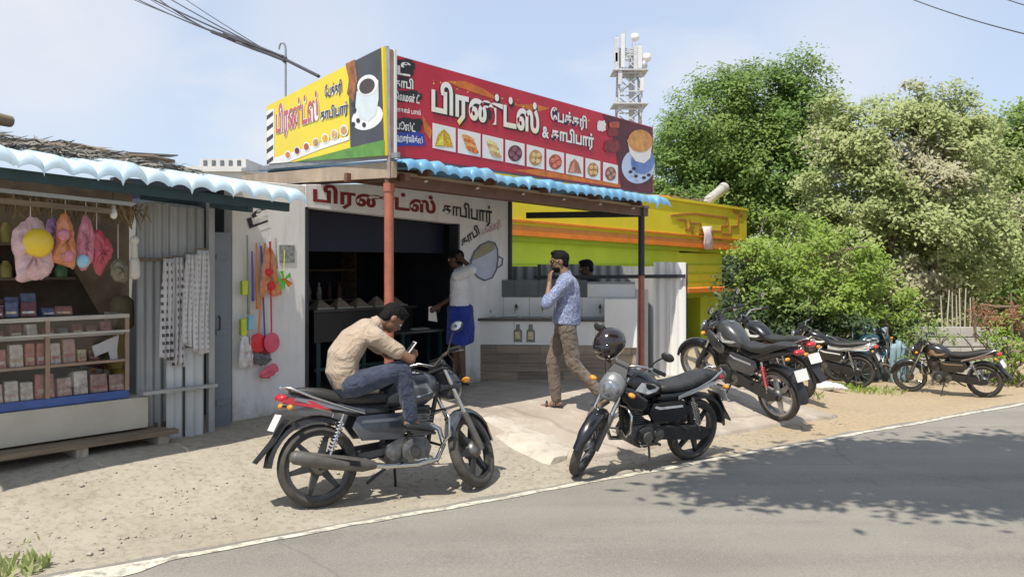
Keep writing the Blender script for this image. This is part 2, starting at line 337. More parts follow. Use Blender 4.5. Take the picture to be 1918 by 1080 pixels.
# ---------------------------------------------------------------- ground, road, line, forecourt
def axis(lo, hi, a, b, st):
    xs = list(np.arange(a, b + 1e-6, st)); k = st
    x = a; left = []
    while x > lo: k *= 1.35; x -= k; left.append(x)
    k = st; x = b; right = []
    while x < hi: k *= 1.35; x += k; right.append(x)
    return left[::-1] + xs + right
gx = axis(-900, 900, -7, 14, .14); gy = axis(-300, 1500, 4.5, 20, .14)
def dirt_mat():
    m = mat('dirt', (.31, .268, .205), .95, var=.2, scale=.9, bump=.5, bscale=28, col2=(.42, .375, .30), detail=9)
    N = m.node_tree.nodes; L = m.node_tree.links; p = N['Principled BSDF']
    src = p.inputs['Base Color'].links[0].from_socket
    tc = N.new('ShaderNodeTexCoord'); sp = N.new('ShaderNodeSeparateXYZ'); L.new(tc.outputs['Object'], sp.inputs[0])
    n2 = N.new('ShaderNodeTexNoise'); n2.inputs['Scale'].default_value = .55; n2.inputs['Detail'].default_value = 6; L.new(tc.outputs['Object'], n2.inputs['Vector'])
    ad = N.new('ShaderNodeMath'); ad.operation = 'MULTIPLY_ADD'; ad.inputs[1].default_value = 5; L.new(n2.outputs['Fac'], ad.inputs[0]); L.new(sp.outputs['X'], ad.inputs[2])
    mr = N.new('ShaderNodeMapRange'); mr.inputs['From Min'].default_value = 3.6; mr.inputs['From Max'].default_value = 6.2; L.new(ad.outputs[0], mr.inputs['Value'])
    mx = N.new('ShaderNodeMixRGB'); mx.inputs['Color2'].default_value = (.41, .315, .20, 1)   # the orange earth east of the shop
    L.new(mr.outputs[0], mx.inputs['Fac']); L.new(src, mx.inputs['Color1'])
    n3 = N.new('ShaderNodeTexNoise'); n3.inputs['Scale'].default_value = 16; n3.inputs['Detail'].default_value = 8; n3.inputs['Roughness'].default_value = .8; L.new(tc.outputs['Object'], n3.inputs['Vector'])
    c3 = N.new('ShaderNodeValToRGB'); c3.color_ramp.elements[0].position = .33; c3.color_ramp.elements[0].color = (.62, .6, .57, 1); c3.color_ramp.elements[1].position = .52; c3.color_ramp.elements[1].color = (1, 1, 1, 1)
    L.new(n3.outputs['Fac'], c3.inputs['Fac'])
    mu = N.new('ShaderNodeMixRGB'); mu.blend_type = 'MULTIPLY'; mu.inputs['Fac'].default_value = 1
    L.new(mx.outputs[0], mu.inputs['Color1']); L.new(c3.outputs[0], mu.inputs['Color2']); L.new(mu.outputs[0], p.inputs['Base Color'])
    return m
mb = MB(); nx = len(gx)
for y in gy:
    for x in gx:
        t = road_t(x, y); z = terr(x, y)
        if -.5 < t < .6: z += (.012 + .02 * math.sin(x*5.3 + y*2.1) * math.sin(x*2.2 - y*3.7) + .008 * math.sin(x*13 + y*9)) * max(0, 1 - abs(t - .02) / .12)
        z += NP.normal(0, .0022) if abs(x) < 16 and t > .05 else 0
        mb.v.append((x, y, z))
mb.f = [(j*nx+i, j*nx+i+1, (j+1)*nx+i+1, (j+1)*nx+i) for j in range(len(gy)-1) for i in range(nx-1)]
mb.build('ground', dirt_mat(), smooth=180, kind='structure')
RD = Vector((NR.y, -NR.x)).normalized()
def rp(s, t, z): p = RD * s + NR.normalized() * (t + 5.95 / NR.length); return (p.x, p.y, z)
def asphalt_mat():
    m = mat('asphalt', (.20, .185, .163), .88, var=.1, scale=.7, bump=.35, bscale=130, col2=(.262, .245, .218), detail=10)
    N = m.node_tree.nodes; L = m.node_tree.links; p = N['Principled BSDF']; src = p.inputs['Base Color'].links[0].from_socket
    tc = N.new('ShaderNodeTexCoord'); n3 = N.new('ShaderNodeTexNoise'); n3.inputs['Scale'].default_value = 70; n3.inputs['Detail'].default_value = 5; n3.inputs['Roughness'].default_value = .8
    L.new(tc.outputs['Object'], n3.inputs['Vector'])
    c3 = N.new('ShaderNodeValToRGB'); c3.color_ramp.elements[0].position = .3; c3.color_ramp.elements[0].color = (.6, .6, .6, 1); c3.color_ramp.elements[1].position = .7; c3.color_ramp.elements[1].color = (1.3, 1.28, 1.22, 1)
    L.new(n3.outputs['Fac'], c3.inputs['Fac'])
    mu = N.new('ShaderNodeMixRGB'); mu.blend_type = 'MULTIPLY'; mu.inputs['Fac'].default_value = 1
    L.new(src, mu.inputs['Color1']); L.new(c3.outputs[0], mu.inputs['Color2'])
    # long streaks of dust along the wheel tracks
    mp = N.new('ShaderNodeMapping'); mp.inputs['Rotation'].default_value = (0, 0, -math.atan2(RD.y, RD.x)); mp.inputs['Scale'].default_value = (.12, 1.3, 1)
    L.new(tc.outputs['Object'], mp.inputs['Vector']); n4 = N.new('ShaderNodeTexNoise'); n4.inputs['Scale'].default_value = 1.1; n4.inputs['Detail'].default_value = 6
    L.new(mp.outputs[0], n4.inputs['Vector']); c4 = N.new('ShaderNodeValToRGB'); c4.color_ramp.elements[0].position = .38; c4.color_ramp.elements[1].position = .7; c4.color_ramp.elements[1].color = (.55, .55, .55, 1)
    L.new(n4.outputs['Fac'], c4.inputs['Fac'])
    mx = N.new('ShaderNodeMixRGB'); mx.inputs['Color2'].default_value = (.34, .315, .265, 1); L.new(c4.outputs[0], mx.inputs['Fac']); L.new(mu.outputs[0], mx.inputs['Color1'])
    L.new(mx.outputs[0], p.inputs['Base Color'])
    add_noise_layer(m, (.12, .115, .108), 1.7, .56, .74, .55, detail=10, rough=.75); add_noise_layer(m, (.40, .37, .31), 24, .62, .72, .5, detail=4); add_cracks(m, (.10, .095, .088), .21, .004, .3, .5)
    return m
mb = MB(); ss = axis(-300, 600, -8, 16, .5); tt = [-7.2, -5, -3, -1.5, -.6, -.2, -.02]
for t in tt:
    for s in ss: mb.v.append(rp(s, t + (0 if t < -.1 else .03 * math.sin(s*2.3) + .025 * math.sin(s*5.9 + 1)), .004 + .03 * (1 - ((t + 3.6) / 3.6) ** 2)))
n = len(ss); mb.f = [(j*n+i, j*n+i+1, (j+1)*n+i+1, (j+1)*n+i) for j in range(len(tt)-1) for i in range(n-1)]
mb.build('road', asphalt_mat(), smooth=180, kind='structure')
def roadz(t): return .004 + .03 * (1 - ((t + 3.6) / 3.6) ** 2)
mb = MB(); ss = axis(-120, 300, -8, 16, .1); n = len(ss)
for k in (0, 1):
    for s in ss:
        wob = .012 * math.sin(s*3.1) + .008 * math.sin(s*11 + k) + NP.normal(0, .004)
        smear = .16 * math.exp(-((s - .92) / .2) ** 2) if k == 0 else 0
        t = (-.175 - smear if k == 0 else -.10) + wob; mb.v.append(rp(s, t, roadz(t) + .005))
mb.f = [(i, i+1, n+i+1, n+i) for i in range(n-1)]
lpm = mat('line_paint', (.42, .385, .30), .8, var=.2, scale=9, col2=(.74, .70, .58), bump=.2)
add_noise_layer(lpm, (.21, .195, .17), 11, .5, .62, .85, detail=9); mb.build('road_edge_line', lpm, smooth=180, kind='structure')
# concrete forecourt, poured over the rising ground
conc = mat('concrete', (.33, .275, .215), .9, var=.2, scale=1.6, bump=.4, bscale=50, col2=(.46, .40, .33), detail=10)
add_noise_layer(conc, (.54, .48, .40), 3.2, .5, .7, .7); add_cracks(conc, (.16, .13, .10), .45, .012, .4)
outline = [G(862, 792), G(985, 836), G(1042, 868), G(1130, 858), G(1330, 822), G(1575, 782), G(1478, 752)]
poly = [Vector((p.x, p.y)) for p in outline] + [SHOP.w((4.9, 1.60, 0)).xy, SHOP.w((-.35, 1.60, 0)).xy]
def dense(poly, st):
    out = []
    for i, p in enumerate(poly):
        q = poly[(i+1) % len(poly)]; k = max(1, int((q-p).length / st))
        out += [p.lerp(q, j/k) for j in range(k)]
    return out
ring = dense(poly, .18); cen = sum(poly, Vector((0,0))) / len(poly)
mb = MB(); rings = []
for k in range(9):
    r = 1 - k / 8.0
    rr = []
    for i, p in enumerate(ring):
        w = p + (Vector((math.sin(i*2.1), math.cos(i*1.7))) * .03 if k == 0 else Vector((0,0)))
        q = cen.lerp(w, max(r, .001)) if k > 0 else w
        rr.append((q.x, q.y, terr(q.x, q.y) + (-.06 if k == 0 else .055)))
    if k == 0:
        rings.append(rr); q = [cen.lerp(p, .985) for p in ring]
        rings.append([(a.x, a.y, terr(a.x, a.y) + .03) for a in q]); q = [cen.lerp(p, .965) for p in ring]
        rings.append([(a.x, a.y, terr(a.x, a.y) + .05) for a in q])
    else: rings.append(rr)
mb.loft(rings); mb.build('forecourt', conc, smooth=50, kind='structure')
# pale broken lip of the ramp at the forecourt's corner
lp = [G(905, 792), G(945, 812), G(985, 836), G(1020, 856), G(1040, 868)]
mb = MB(); rings = []
for i, p in enumerate(lp):
    d = (lp[min(i+1, 4)] - lp[max(i-1, 0)]).normalized(); n_ = Vector((-d.y, d.x, 0)); w = (.10, .16, .17, .18, .07)[i]
    rings.append([p + n_ * w * c + Vector((0, 0, h)) for c, h in ((-1.1, -.05), (-.7 + .2 * math.sin(i * 2.3), .02), (-.2, .058), (.9, .066), (1.9, .058), (1.9, -.05))])
mb.loft(rings).build('ramp_lip', add_noise_layer(mat('pale_concrete', (.44, .39, .32), .9, var=.2, scale=5, bump=.5, bscale=30, col2=(.56, .51, .43)), (.31, .265, .20), 4.5, .5, .66, .9), smooth=40, kind='structure')
def floor_z(x, y): return terr(x, y) + .055

def inside(x, y):
    c = False; n = len(poly)
    for i in range(n):
        a, b = poly[i], poly[(i+1) % n]
        if (a.y > y) != (b.y > y) and x < (b.x - a.x) * (y - a.y) / (b.y - a.y) + a.x: c = not c
    return c
def gh(x, y):
    if road_t(x, y) < 0: return roadz(road_t(x, y))
    return terr(x, y) + (.055 if inside(x, y) else 0)
# ---------------------------------------------------------------- coffee shop
F_ = onF
WY = 1.64
m_white = mat('whitewash', (.72, .70, .68), .85, var=.1, scale=2.5, bump=.15, bscale=40, col2=(.82, .805, .785), detail=10)
add_noise_layer(m_white, (.40, .37, .33), 2.2, .52, .75, .5, (3, 3, .5)); add_noise_layer(m_white, (.36, .33, .26), 3, .55, .8, .8, zfade=(-.2, .75)); add_noise_layer(m_white, (.27, .26, .24), 7, .64, .72, .5)
m_brown = mat('brown_paint', (.16, .075, .045), .5, var=.25, scale=7, bump=.1)
m_tan = mat('tan_board', (.40, .31, .22), .7, var=.2, scale=4)
m_dark = mat('dark_paint', (.022, .024, .028), .5, var=.3, scale=5)
m_redpost = mat('red_post_paint', (.36, .115, .07), .45, var=.18, scale=9, bump=.06)
m_bluesheet = mat('blue_roof_sheet', (.10, .30, .52), .42, var=.15, scale=5, col2=(.22, .45, .62))
add_noise_layer(m_bluesheet, (.34, .40, .42), 3, .5, .72, .6); add_noise_layer(m_bluesheet, (.20, .13, .08), 9, .64, .76, .5)
m_grey = mat('grey_steel', (.28, .29, .30), .5, metal=.3, var=.2, scale=6)
shop = thing('coffee_shop', 'small whitewashed coffee shop with dark open front, hand painted lettering and blue roof', 'shop', (0, WY, .3), SHOP)
zl = 2.50
x_l, x_o, x_p, x_r = F_(435, 0, WY).x, F_(572, 0, WY).x, F_(860, 0, WY).x, F_(952, 0, WY).x
z_a, z_b = 2.53, 2.43                                  # the lintel sags a little to the right
MB().box(x_l, x_o, WY, WY + .16, 0, 2.77).build('wall_panel', m_white, shop, label='whitewashed wall left of the open shop front', bevel=.006)
MB().box(x_p, x_r, WY, WY + .16, 0, 2.93).build('wall_panel', m_white, shop, label='whitewashed wall with a painted coffee cup', bevel=.006)
MB().hexa([(x_o, WY-.004, z_a), (x_p, WY-.004, z_b), (x_p, WY+.16, z_b), (x_o, WY+.16, z_a)],
          [(x_o, WY-.004, 2.78), (x_p, WY-.004, 2.95), (x_p, WY+.16, 2.95), (x_o, WY+.16, 2.78)]).build('lintel', m_white, shop, bevel=.004)
MB().box(x_r - .002, x_r + .05, WY - .03, WY + .2, .3, 2.93).build('corner_post', m_dark, shop)
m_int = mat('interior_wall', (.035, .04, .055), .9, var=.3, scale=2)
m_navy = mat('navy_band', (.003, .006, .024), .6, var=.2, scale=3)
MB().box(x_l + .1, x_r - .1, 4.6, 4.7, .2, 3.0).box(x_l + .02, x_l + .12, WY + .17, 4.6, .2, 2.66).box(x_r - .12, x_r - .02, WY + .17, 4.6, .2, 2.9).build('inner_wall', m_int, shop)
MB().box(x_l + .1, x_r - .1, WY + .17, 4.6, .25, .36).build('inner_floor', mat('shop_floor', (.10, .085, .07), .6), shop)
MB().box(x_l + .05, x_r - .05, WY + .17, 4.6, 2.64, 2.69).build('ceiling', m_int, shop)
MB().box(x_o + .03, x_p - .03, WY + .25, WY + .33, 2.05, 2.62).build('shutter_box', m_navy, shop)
for k, xx in enumerate((x_o - .0, x_p - .035)): MB().box(xx, xx + .035, WY - .012, WY + .15, .33, (z_a, z_b)[k]).build('door_frame', m_dark, shop)
# canopy
def cz(xl, yl): return 2.86 - .024 * xl + .075 * (yl + .22)
def roof_pt(s, r):
    a = Vector((-.06 + 4.72 * s, -.24)); b = Vector((.88 + 3.9 * s, 3.7)); p = a.lerp(b, r); return p
def corrugated(pt, n_s, rows, pitch_n, amp, nose, thick=.006, jit=.0):
    """sheet of round ribs; pt(s,r) -> plan point + height; rows = list of r; nose = list of (out, drop) at the eave"""
    mb = MB(); cols = pitch_n * n_s; rj = random.Random(pitch_n * 7 + int(pt(0, 0)[0] * 100)); jt = [rj.gauss(0, 1) for _ in range(pitch_n + 2)]; ja = [1 + rj.gauss(0, jit * 6) for _ in range(pitch_n + 2)]
    for side in (0, 1):
        for (r, out, drop) in rows:
            for i in range(cols + 1):
                s = i / cols; p = pt(s, r); w = abs(math.sin(math.pi * pitch_n * s)) ** .8
                mb.v.append((p[0] + out[0], p[1] + out[1], p[2] + amp * w * ja[min(int(s * pitch_n), pitch_n)] + drop * (1 + jit * 8 * jt[min(int(s * pitch_n), pitch_n)]) + (jit * jt[int(s * pitch_n * .99)] if r == 0 else 0) - side * thick))
    n = cols + 1; m = len(rows)
    for side in (0, 1):
        for j in range(m - 1):
            for i in range(cols):
                q = side * n * m + j * n + i; f = (q, q + 1, q + n + 1, q + n); mb.f.append(f if side == 0 else f[::-1])
    for i in range(cols): mb.f.append((i + 1, i, n*m + i, n*m + i + 1))
    return mb
def rp3(s, r): p = roof_pt(s, r); return (p.x, p.y, cz(p.x, p.y) + .0)
rows = [(0, (0, -.05), -.085), (0, (0, -.045), -.045), (0, (0, -.025), -.012), (0, (0, 0), 0), (.3, (0, 0), 0), (.6, (0, 0), 0), (1, (0, 0), 0)]
corrugated(rp3, 10, rows, 27, .04, None, jit=.012).build('roof_sheet', m_bluesheet, shop, smooth=60)
E2 = Vector((.88, 3.7)); D2 = (E2 - Vector((-.06, -.2))).normalized()
def side(t, out=0): p = Vector((-.06, -.2)) + D2 * t - Vector((D2.y, -D2.x)) * out; return p
MB().bar((*side(.0, .03), 2.925), (*side(4.6, .03), 3.20), .03, .05).build('roof_edge', m_grey, shop)
MB().bar((*side(.12, .01), 2.80), (*side(4.6, .01), 3.05), .05, .15).build('side_beam', m_tan, shop)
MB().bar((*side(.10, -.12), 2.735), (*side(4.2, -.12), 2.98), .05, .07).build('side_beam', m_brown, shop)
MB().bar((-.02, .06, 2.725), (4.6, .06, 2.62), .06, .13).build('front_beam', m_brown, shop)
MB().bar((-.02, .02, 2.785), (4.6, .02, 2.68), .02, .03).build('front_beam', m_tan, shop)
MB().bar((.1, .85, 2.80), (4.6, .85, 2.69), .05, .09).build('purlin', m_brown, shop)
MB().bar((4.46, .05, 2.585), (x_r + .4, WY + .0, 2.60), .06, .085).build('side_beam', m_dark, shop)
for k in range(5):
    xl = .35 + k * .95; MB().bar((xl, -.15, 2.80 - .024 * xl), (xl + .1, WY, 2.95 - .024 * xl), .04, .06).build('rafter', m_brown, shop)
for k in range(6):
    xl = .45 + k * .75; MB().lathe([(.012, 0), (.012, .03), (.006, .035)], 8, Matrix.Translation((xl, .03, 2.74 - .0225 * xl)) @ Matrix.Rotation(math.radians(90), 4, 'X')).build('bolt', m_white, shop)
pz = floor_z(*SHOP.w((.0, .05, 0)).xy)
MB().tube([(.0, .05, pz - .05), (.0, .05, 2.66)], .046, 16).build('post', m_redpost, shop, smooth=50, label='red painted steel pipe post at the canopy corner')
MB().tube([(.0, .05, 2.6), (.0, .05, 2.68)], .054, 16).build('post_cap', m_redpost, shop, smooth=50)
pz = floor_z(*SHOP.w((4.46, .05, 0)).xy)
p2 = MB().tube([(4.46, .05, pz - .05), (4.46, .05, 1.75)], .042, 14).build('post', m_redpost, shop, smooth=50)
MB().tube([(4.46, .05, 1.75), (4.46, .05, 2.56)], .0435, 14).build('post_sleeve', m_dark, p2, smooth=50)
MB().tube([(4.44, .05, 2.55), (4.44, .05, 2.68)], .05, 4).build('post_cap', m_dark, shop)
# painted lettering on the wall
wp = Plane((x_l, WY-.004, 0), (x_r, WY-.004, 0), (x_r, WY-.004, 3), (x_l, WY-.004, 3)); wp.fr = SHOP
m_maroon = mat('maroon_sign_paint', (.22, .02, .022), .7, var=.25, scale=20)
m_black = mat('black_sign_paint', (.03, .03, .032), .7, var=.3, scale=20)
wp.tpix("பிரண்ட்ஸ்", [(586, 386), (816, 409), (816, 366), (586, 343)], .004, .038).build('lettering', m_maroon, shop, label='maroon hand painted word on the lintel')
wp.tpix("காபிபார்", [(829, 405), (921, 427), (921, 384), (829, 376)], .006, .022).build('lettering', m_black, shop, label='black hand painted word beside the maroon one')
wp.tpix("காபி", [(866, 463), (899, 438), (893, 419), (861, 445)], .005, .03).build('lettering', m_black, shop)
wp.tpix("பேக்கரி", [(903, 443), (938, 430), (936, 410), (902, 424)], .005, .01).build('lettering', mat('faded_red_paint', (.55, .33, .32), .8), shop)
wp.tpix("டீ", [(467, 428), (503, 415), (497, 388), (459, 401)], .006, .03).build('lettering', m_black, shop)
def stroke(pl, pts, w, h):                # brush stroke through picture points
    mb = MB()
    for (x0, y0), (x1, y1) in zip(pts, pts[1:]):
        d = Vector((x1-x0, y1-y0)); n = Vector((-d.y, d.x)).normalized() * w / 2; e = d.normalized() * w * .3
        pl.pix([(x0-n.x-e.x, y0-n.y-e.y), (x0+n.x-e.x, y0+n.y-e.y), (x1+n.x+e.x, y1+n.y+e.y), (x1-n.x+e.x, y1-n.y+e.y)][::-1], h, mb)
    return mb
cupw = [(881, 489), (884, 505), (893, 518), (907, 525), (921, 520), (929, 505), (932, 485), (931, 466), (926, 455), (915, 452), (900, 459), (888, 472)]
cupo = wp.pix(cupw[::-1], .004).build('painted_cup', mat('cup_paint_pale', (.52, .55, .66), .8, var=.1), shop, label='hand painted pale blue coffee cup')
wp.pix([(883, 489), (889, 473), (901, 460), (915, 453), (926, 457), (927, 466), (915, 474), (898, 482)][::-1], .006).build('coffee', mat('cup_paint_olive', (.34, .31, .19), .8), cupo)
stroke(wp, cupw + [cupw[0]], 2.6, .008).build('outline', mat('cup_paint_line', (.12, .14, .2), .8), cupo)
stroke(wp, [(933, 480), (941, 484), (940, 496), (930, 502)], 2.2, .008).build('outline', MATS['cup_paint_line'], cupo)
# ---------------------------------------------------------------- the two printed signboards
def board(name, label, corners, back, frame_mat):
    root = thing(name, label, 'signboard', corners[0])
    pl = Plane(*corners)
    MB().hexa([pl.q(0, 0, -.03), pl.q(1, 0, -.03), pl.q(1, 0, 0), pl.q(0, 0, 0)], [pl.q(0, 1, -.03), pl.q(1, 1, -.03), pl.q(1, 1, 0), pl.q(0, 1, 0)]).build('panel', back, root)
    for a, b, c, d in ((0, 0, 1, 0), (0, 1, 1, 1), (0, 0, 0, 1), (1, 0, 1, 1)): MB().bar(pl.q(a, b, -.05), pl.q(c, d, -.05), .03, .03).build('frame_bar', frame_mat, root)
    return root, pl
def wc(px, py, yl): return SHOP.w(F_(px, py, yl))
m_red = mat('sign_red', (.42, .010, .030), .38, var=.15, scale=1.6, col2=(.56, .018, .045))
m_pw = mat('print_white', (.80, .78, .76), .4, var=.04); m_pk = mat('print_black', (.014, .012, .014), .4)
m_py = mat('print_yellow', (.80, .62, .02), .4, var=.1)
red, rpn = board('signboard', 'long red printed signboard with yellow Tamil lettering and food pictures above the canopy', [wc(737, 291, -.03), wc(1223, 362, -.03), wc(1223, 239, -.03), wc(735, 102, -.03)], m_red, m_grey)
def blob(pl, x0, y0, x1, y1, h, seed, n=26):
    r = random.Random(seed); cx, cy = (x0+x1)/2, (y0+y1)/2; pts = []
    for i in range(n):
        t = 2*math.pi*i/n; k = 1 + r.uniform(-.13, .13); c, s = math.cos(t), math.sin(t)
        pts.append((cx + (x1-x0)/2 * k * math.copysign(abs(c)**.6, c), cy - (y1-y0)/2 * k * math.copysign(abs(s)**.6, s)))
    return pl.pix(pts, h)
m_flame = mat('print_orange', (.62, .16, .015), .4, var=.3, scale=6)
rpn.pix([(1163, 352), (1222, 362), (1222, 240), (1150, 219), (1128, 214), (1150, 262)], .002).build('dark_corner', mat('print_dark_wine', (.10, .012, .02), .4, var=.4, scale=4), red)
rpn.pix([(836, 152), (870, 152), (905, 166), (940, 190), (900, 178), (860, 164)][::-1], .002).build('flame', m_flame, red)
rpn.pix([(960, 196), (1000, 195), (1030, 203), (1005, 210)][::-1], .002).build('flame', m_flame, red)
rpn.pix([(790, 214), (800, 232), (809, 244), (806, 262), (794, 246)], .003).build('flame', m_flame, red)
rpn.pix([(960, 318), (1010, 317), (1080, 331), (1162, 345), (1162, 351), (1010, 329)][::-1], .002).build('flame', m_flame, red)
for i, (x0, y0, x1, y1, b) in enumerate([(739, 111, 776, 143, m_pk), (736, 145, 775, 166, m_pk), (736, 170, 788, 192, m_pk), (737, 221, 792, 247, m_pk), (736, 246, 798, 274, mat('print_blue', (.02, .05, .36), .4))]):
    blob(rpn, x0, y0, x1, y1, .003 + .002 * (i % 2), i).build('caption_patch', b, red)
for body, q in (("டீ", [(743, 140), (768, 144), (768, 119), (743, 114)]), ("காபி", [(737, 163), (773, 168), (773, 148), (737, 144)]), ("லெமன் டீ".replace("லெ", "ெல"), [(738, 187), (785, 195), (785, 178), (738, 170)]),
                ("பாதாம் பால்", [(738, 212), (787, 220), (787, 206), (738, 199)]), ("பூஸ்ட்", [(741, 242), (777, 248), (777, 231), (741, 225)]), ("ஹார்லிக்ஸ்", [(741, 268), (791, 275), (791, 256), (741, 249)])):
    rpn.tpix(body, q, .009, .03).build('lettering', m_pw, red)
main_q = [(807, 224), (1009, 266), (1009, 192), (807, 148)]
sh = [(x + 2.5, y + 3) for x, y in main_q]
rpn.tpix("பிரண்ட்ஸ்", sh, .005, .062).build('letter_shadow', m_pk, red)
lt = rpn.tpix("பிரண்ட்ஸ்", main_q, .009, .036)
zs = [p[2] for p in lt.v]; z0r = rpn.c[0].z
m_g = gradmat('print_yellow_white', [(0, (.82, .66, .01)), (.42, (.85, .74, .06)), (.62, (.85, .82, .66)), (1, (.86, .85, .82))], .25, .62)
lt.build('lettering', m_g, red, label='large white and yellow Tamil word')
for body, q in (("பேக்கரி".replace("பே", "ேப"), [(1030, 232), (1098, 247), (1098, 218), (1030, 199)]), ("& காபிபார்", [(1014, 264), (1111, 283), (1111, 250), (1014, 231)])):
    rpn.tpix(body, [(x + .8, y + .8) for x, y in q], .006, .075).build('letter_outline', mat('print_navy', (.012, .02, .09), .4), red)
    rpn.tpix(body, q, .010, .035).build('lettering', m_pw, red)
XT = [(809.5, 853), (857, 899.5), (903, 942), (946, 982), (986, 1019), (1023, 1056), (1059.5, 1092), (1096, 1124), (1129, 1157)]
foodc = [(.62, .36, .02), (.62, .17, .03), (.60, .36, .16), (.13, .03, .05), (.55, .28, .10), (.42, .09, .05), (.40, .16, .10), (.45, .25, .09), (.26, .12, .08)]
for i, (a, b) in enumerate(XT):
    yt = lambda x: 230 + .2294 * (x - 809.5); yb = lambda x: 277 + .195 * (x - 809.5)
    t = rpn.pix([(a, yt(a)), (a, yb(a)), (b, yb(b)), (b, yt(b))], .004).build('picture', m_pw, red)
    cx, cy, w, h = (a+b)/2, (yt((a+b)/2) + yb((a+b)/2))/2 + 1, (b-a)/2, (yb(a)-yt(a))/2
    fm = mat('food_%d' % i, foodc[i], .5, var=.5, scale=30, detail=3)
    f2 = mat('food2_%d' % i, tuple(min(.8, c*1.7 + .05) for c in foodc[i]), .5, var=.4, scale=40)
    if i in (0, 6):
        rpn.pix([(cx-w*.8, cy+h*.62), (cx+w*.8, cy+h*.72), (cx+w*.45, cy-h*.3), (cx, cy-h*.72), (cx-w*.5, cy-h*.35)], .006).build('food', fm, t)
        rpn.pix([(cx-w*.7, cy+h*.55), (cx-w*.05, cy+h*.6), (cx-w*.1, cy-h*.5)], .008).build('food', f2, t)
    elif i in (1, 2):
        for k in range(4): rpn.epix(cx - w*.1 + w*.12*k, cy - h*.45 + h*.32*k, w*.62, h*.2, .006 + .001*k, rot=-.45).build('food', fm if k % 2 else f2, t)
    else:
        rpn.epix(cx, cy, w*.74, h*.72, .006).build('food', fm, t)
        for k in range(4): rpn.epix(cx + w*.38*math.cos(k*1.6+i), cy + h*.38*math.sin(k*1.6+i), w*.26, h*.22, .008 + .001*k).build('food', f2, t)
rpn.epix(1195, 311, 31, 33, .004, rot=-.25).build('saucer', mat('print_pale_blue', (.50, .58, .78), .4, var=.12), red)
rpn.epix(1203, 302, 22, 24, .006, rot=-.25).build('saucer_shade', mat('print_mid_blue', (.13, .22, .52), .4, var=.3), red)
rpn.pix([(1174, 262), (1179, 288), (1190, 302), (1206, 306), (1217, 296), (1221, 268)], .008).build('cup', m_pw, red)
rpn.epix(1198, 264, 23, 21, .010, rot=-.2).build('coffee', mat('print_latte', (.60, .28, .07), .4, var=.35, scale=12), red)
for k, (x, y) in enumerate(((1180, 322), (1190, 330), (1205, 333), (1214, 328), (1186, 316))): rpn.epix(x, y, 3.6, 3, .012).build('coffee_bean', m_pk, red)
for k, (x0, y0, x1, y1) in enumerate(((1118, 226, 1134, 246), (1137, 240, 1158, 256), (1130, 262, 1160, 286), (1140, 228, 1160, 240))): blob(rpn, x0, y0, x1, y1, .006 + .001*k, 40+k).build('spice', [m_pw, mat('print_wine', (.2, .02, .02), .4, var=.5, scale=20), MATS['print_wine'], MATS['food_5']][k], red)
for k in range(60):
    if k < 24:
        x = R_.uniform(800, 1110); y = 112 + .29 * (x - 735) + R_.uniform(6, 30); rpn.epix(x, y, R_.uniform(.7, 1.8), R_.uniform(.7, 1.8), .0025, n=7).build('speck', m_py if k % 3 else m_flame, red)
# yellow side board, turned back over the canopy's left edge
YB = 11.0; A2 = atY(499, 307, YB); B2 = atY(499, 199, YB)
cc = SHOP.w((-.09, -.06, 0)); Yc = cc.y
m_yel = mat('sign_yellow', (.80, .62, .015), .38, var=.06, scale=2)
yel, ypn = board('signboard', 'yellow printed side signboard with coffee cup picture, turned away over the left canopy edge', [A2, atY(721, 291, Yc), atY(717, 88, Yc), B2], m_yel, m_grey)
px_ = lambda q, h, n, m: ypn.pix(q, h).build(n, m, yel)
for k in range(5):
    y = 207 + k * 21
    px_([(500, y+10), (500, y+18), (512, y+9), (512, y+1)], .003, 'stripe', m_pk)
px_([(514, 306), (540, 304), (600, 280), (655, 262), (655, 255), (600, 268), (514, 296)][::-1], .003, 'white_band', m_pw)
px_([(500, 208), (500, 307), (514, 306), (514, 203)], .002, 'white_band', m_pw)
px_([(553, 303), (620, 299), (721, 291), (721, 262), (660, 276), (600, 292)], .004, 'green_band', mat('print_green', (.10, .27, .03), .4, var=.35, scale=5))
px_([(657, 276), (720, 264), (717, 90), (666, 115), (655, 150)], .003, 'dark_panel', mat('print_charcoal', (.05, .05, .055), .4, var=.3, scale=3))
px_([(650, 120), (668, 112), (672, 150), (664, 190), (652, 176), (656, 150)], .005, 'coffee_powder', mat('print_brown', (.28, .09, .015), .4, var=.6, scale=14))
ypn.epix(690, 220, 31, 22, .005, rot=.45).build('saucer', m_pw, yel)
px_([(671, 172), (668, 200), (676, 222), (692, 228), (706, 216), (712, 186), (712, 150)], .007, 'cup', mat('print_cup_white', (.62, .68, .70), .4, var=.1))
ypn.epix(692, 160, 21, 18, .009, rot=.75).build('cup', m_pw, yel)
ypn.epix(691, 162, 16, 13, .011, rot=.75).build('coffee', mat('print_coffee', (.055, .03, .02), .4), yel)
for k, (x, y) in enumerate(((664, 196), (666, 208), (673, 226), (664, 233), (684, 234))): ypn.epix(x, y, 3.6, 4.5, .009).build('coffee_bean', m_pk, yel)
ypn.tpix("பிரண்ட்ஸ்", [(519, 265), (599, 238), (599, 168), (519, 198)], .005, .06).build('letter_outline', m_pw, yel)
ypn.tpix("பிரண்ட்ஸ்", [(518, 264), (598, 237), (598, 167), (518, 197)], .008, .03).build('lettering', mat('print_rose', (.50, .10, .12), .4, var=.2), yel, label='large rose Tamil word')
ypn.tpix("பேக்கரி".replace("பே", "ேப"), [(611, 190), (643, 178), (643, 148), (611, 160)], .005, .07).build('letter_outline', m_pw, yel)
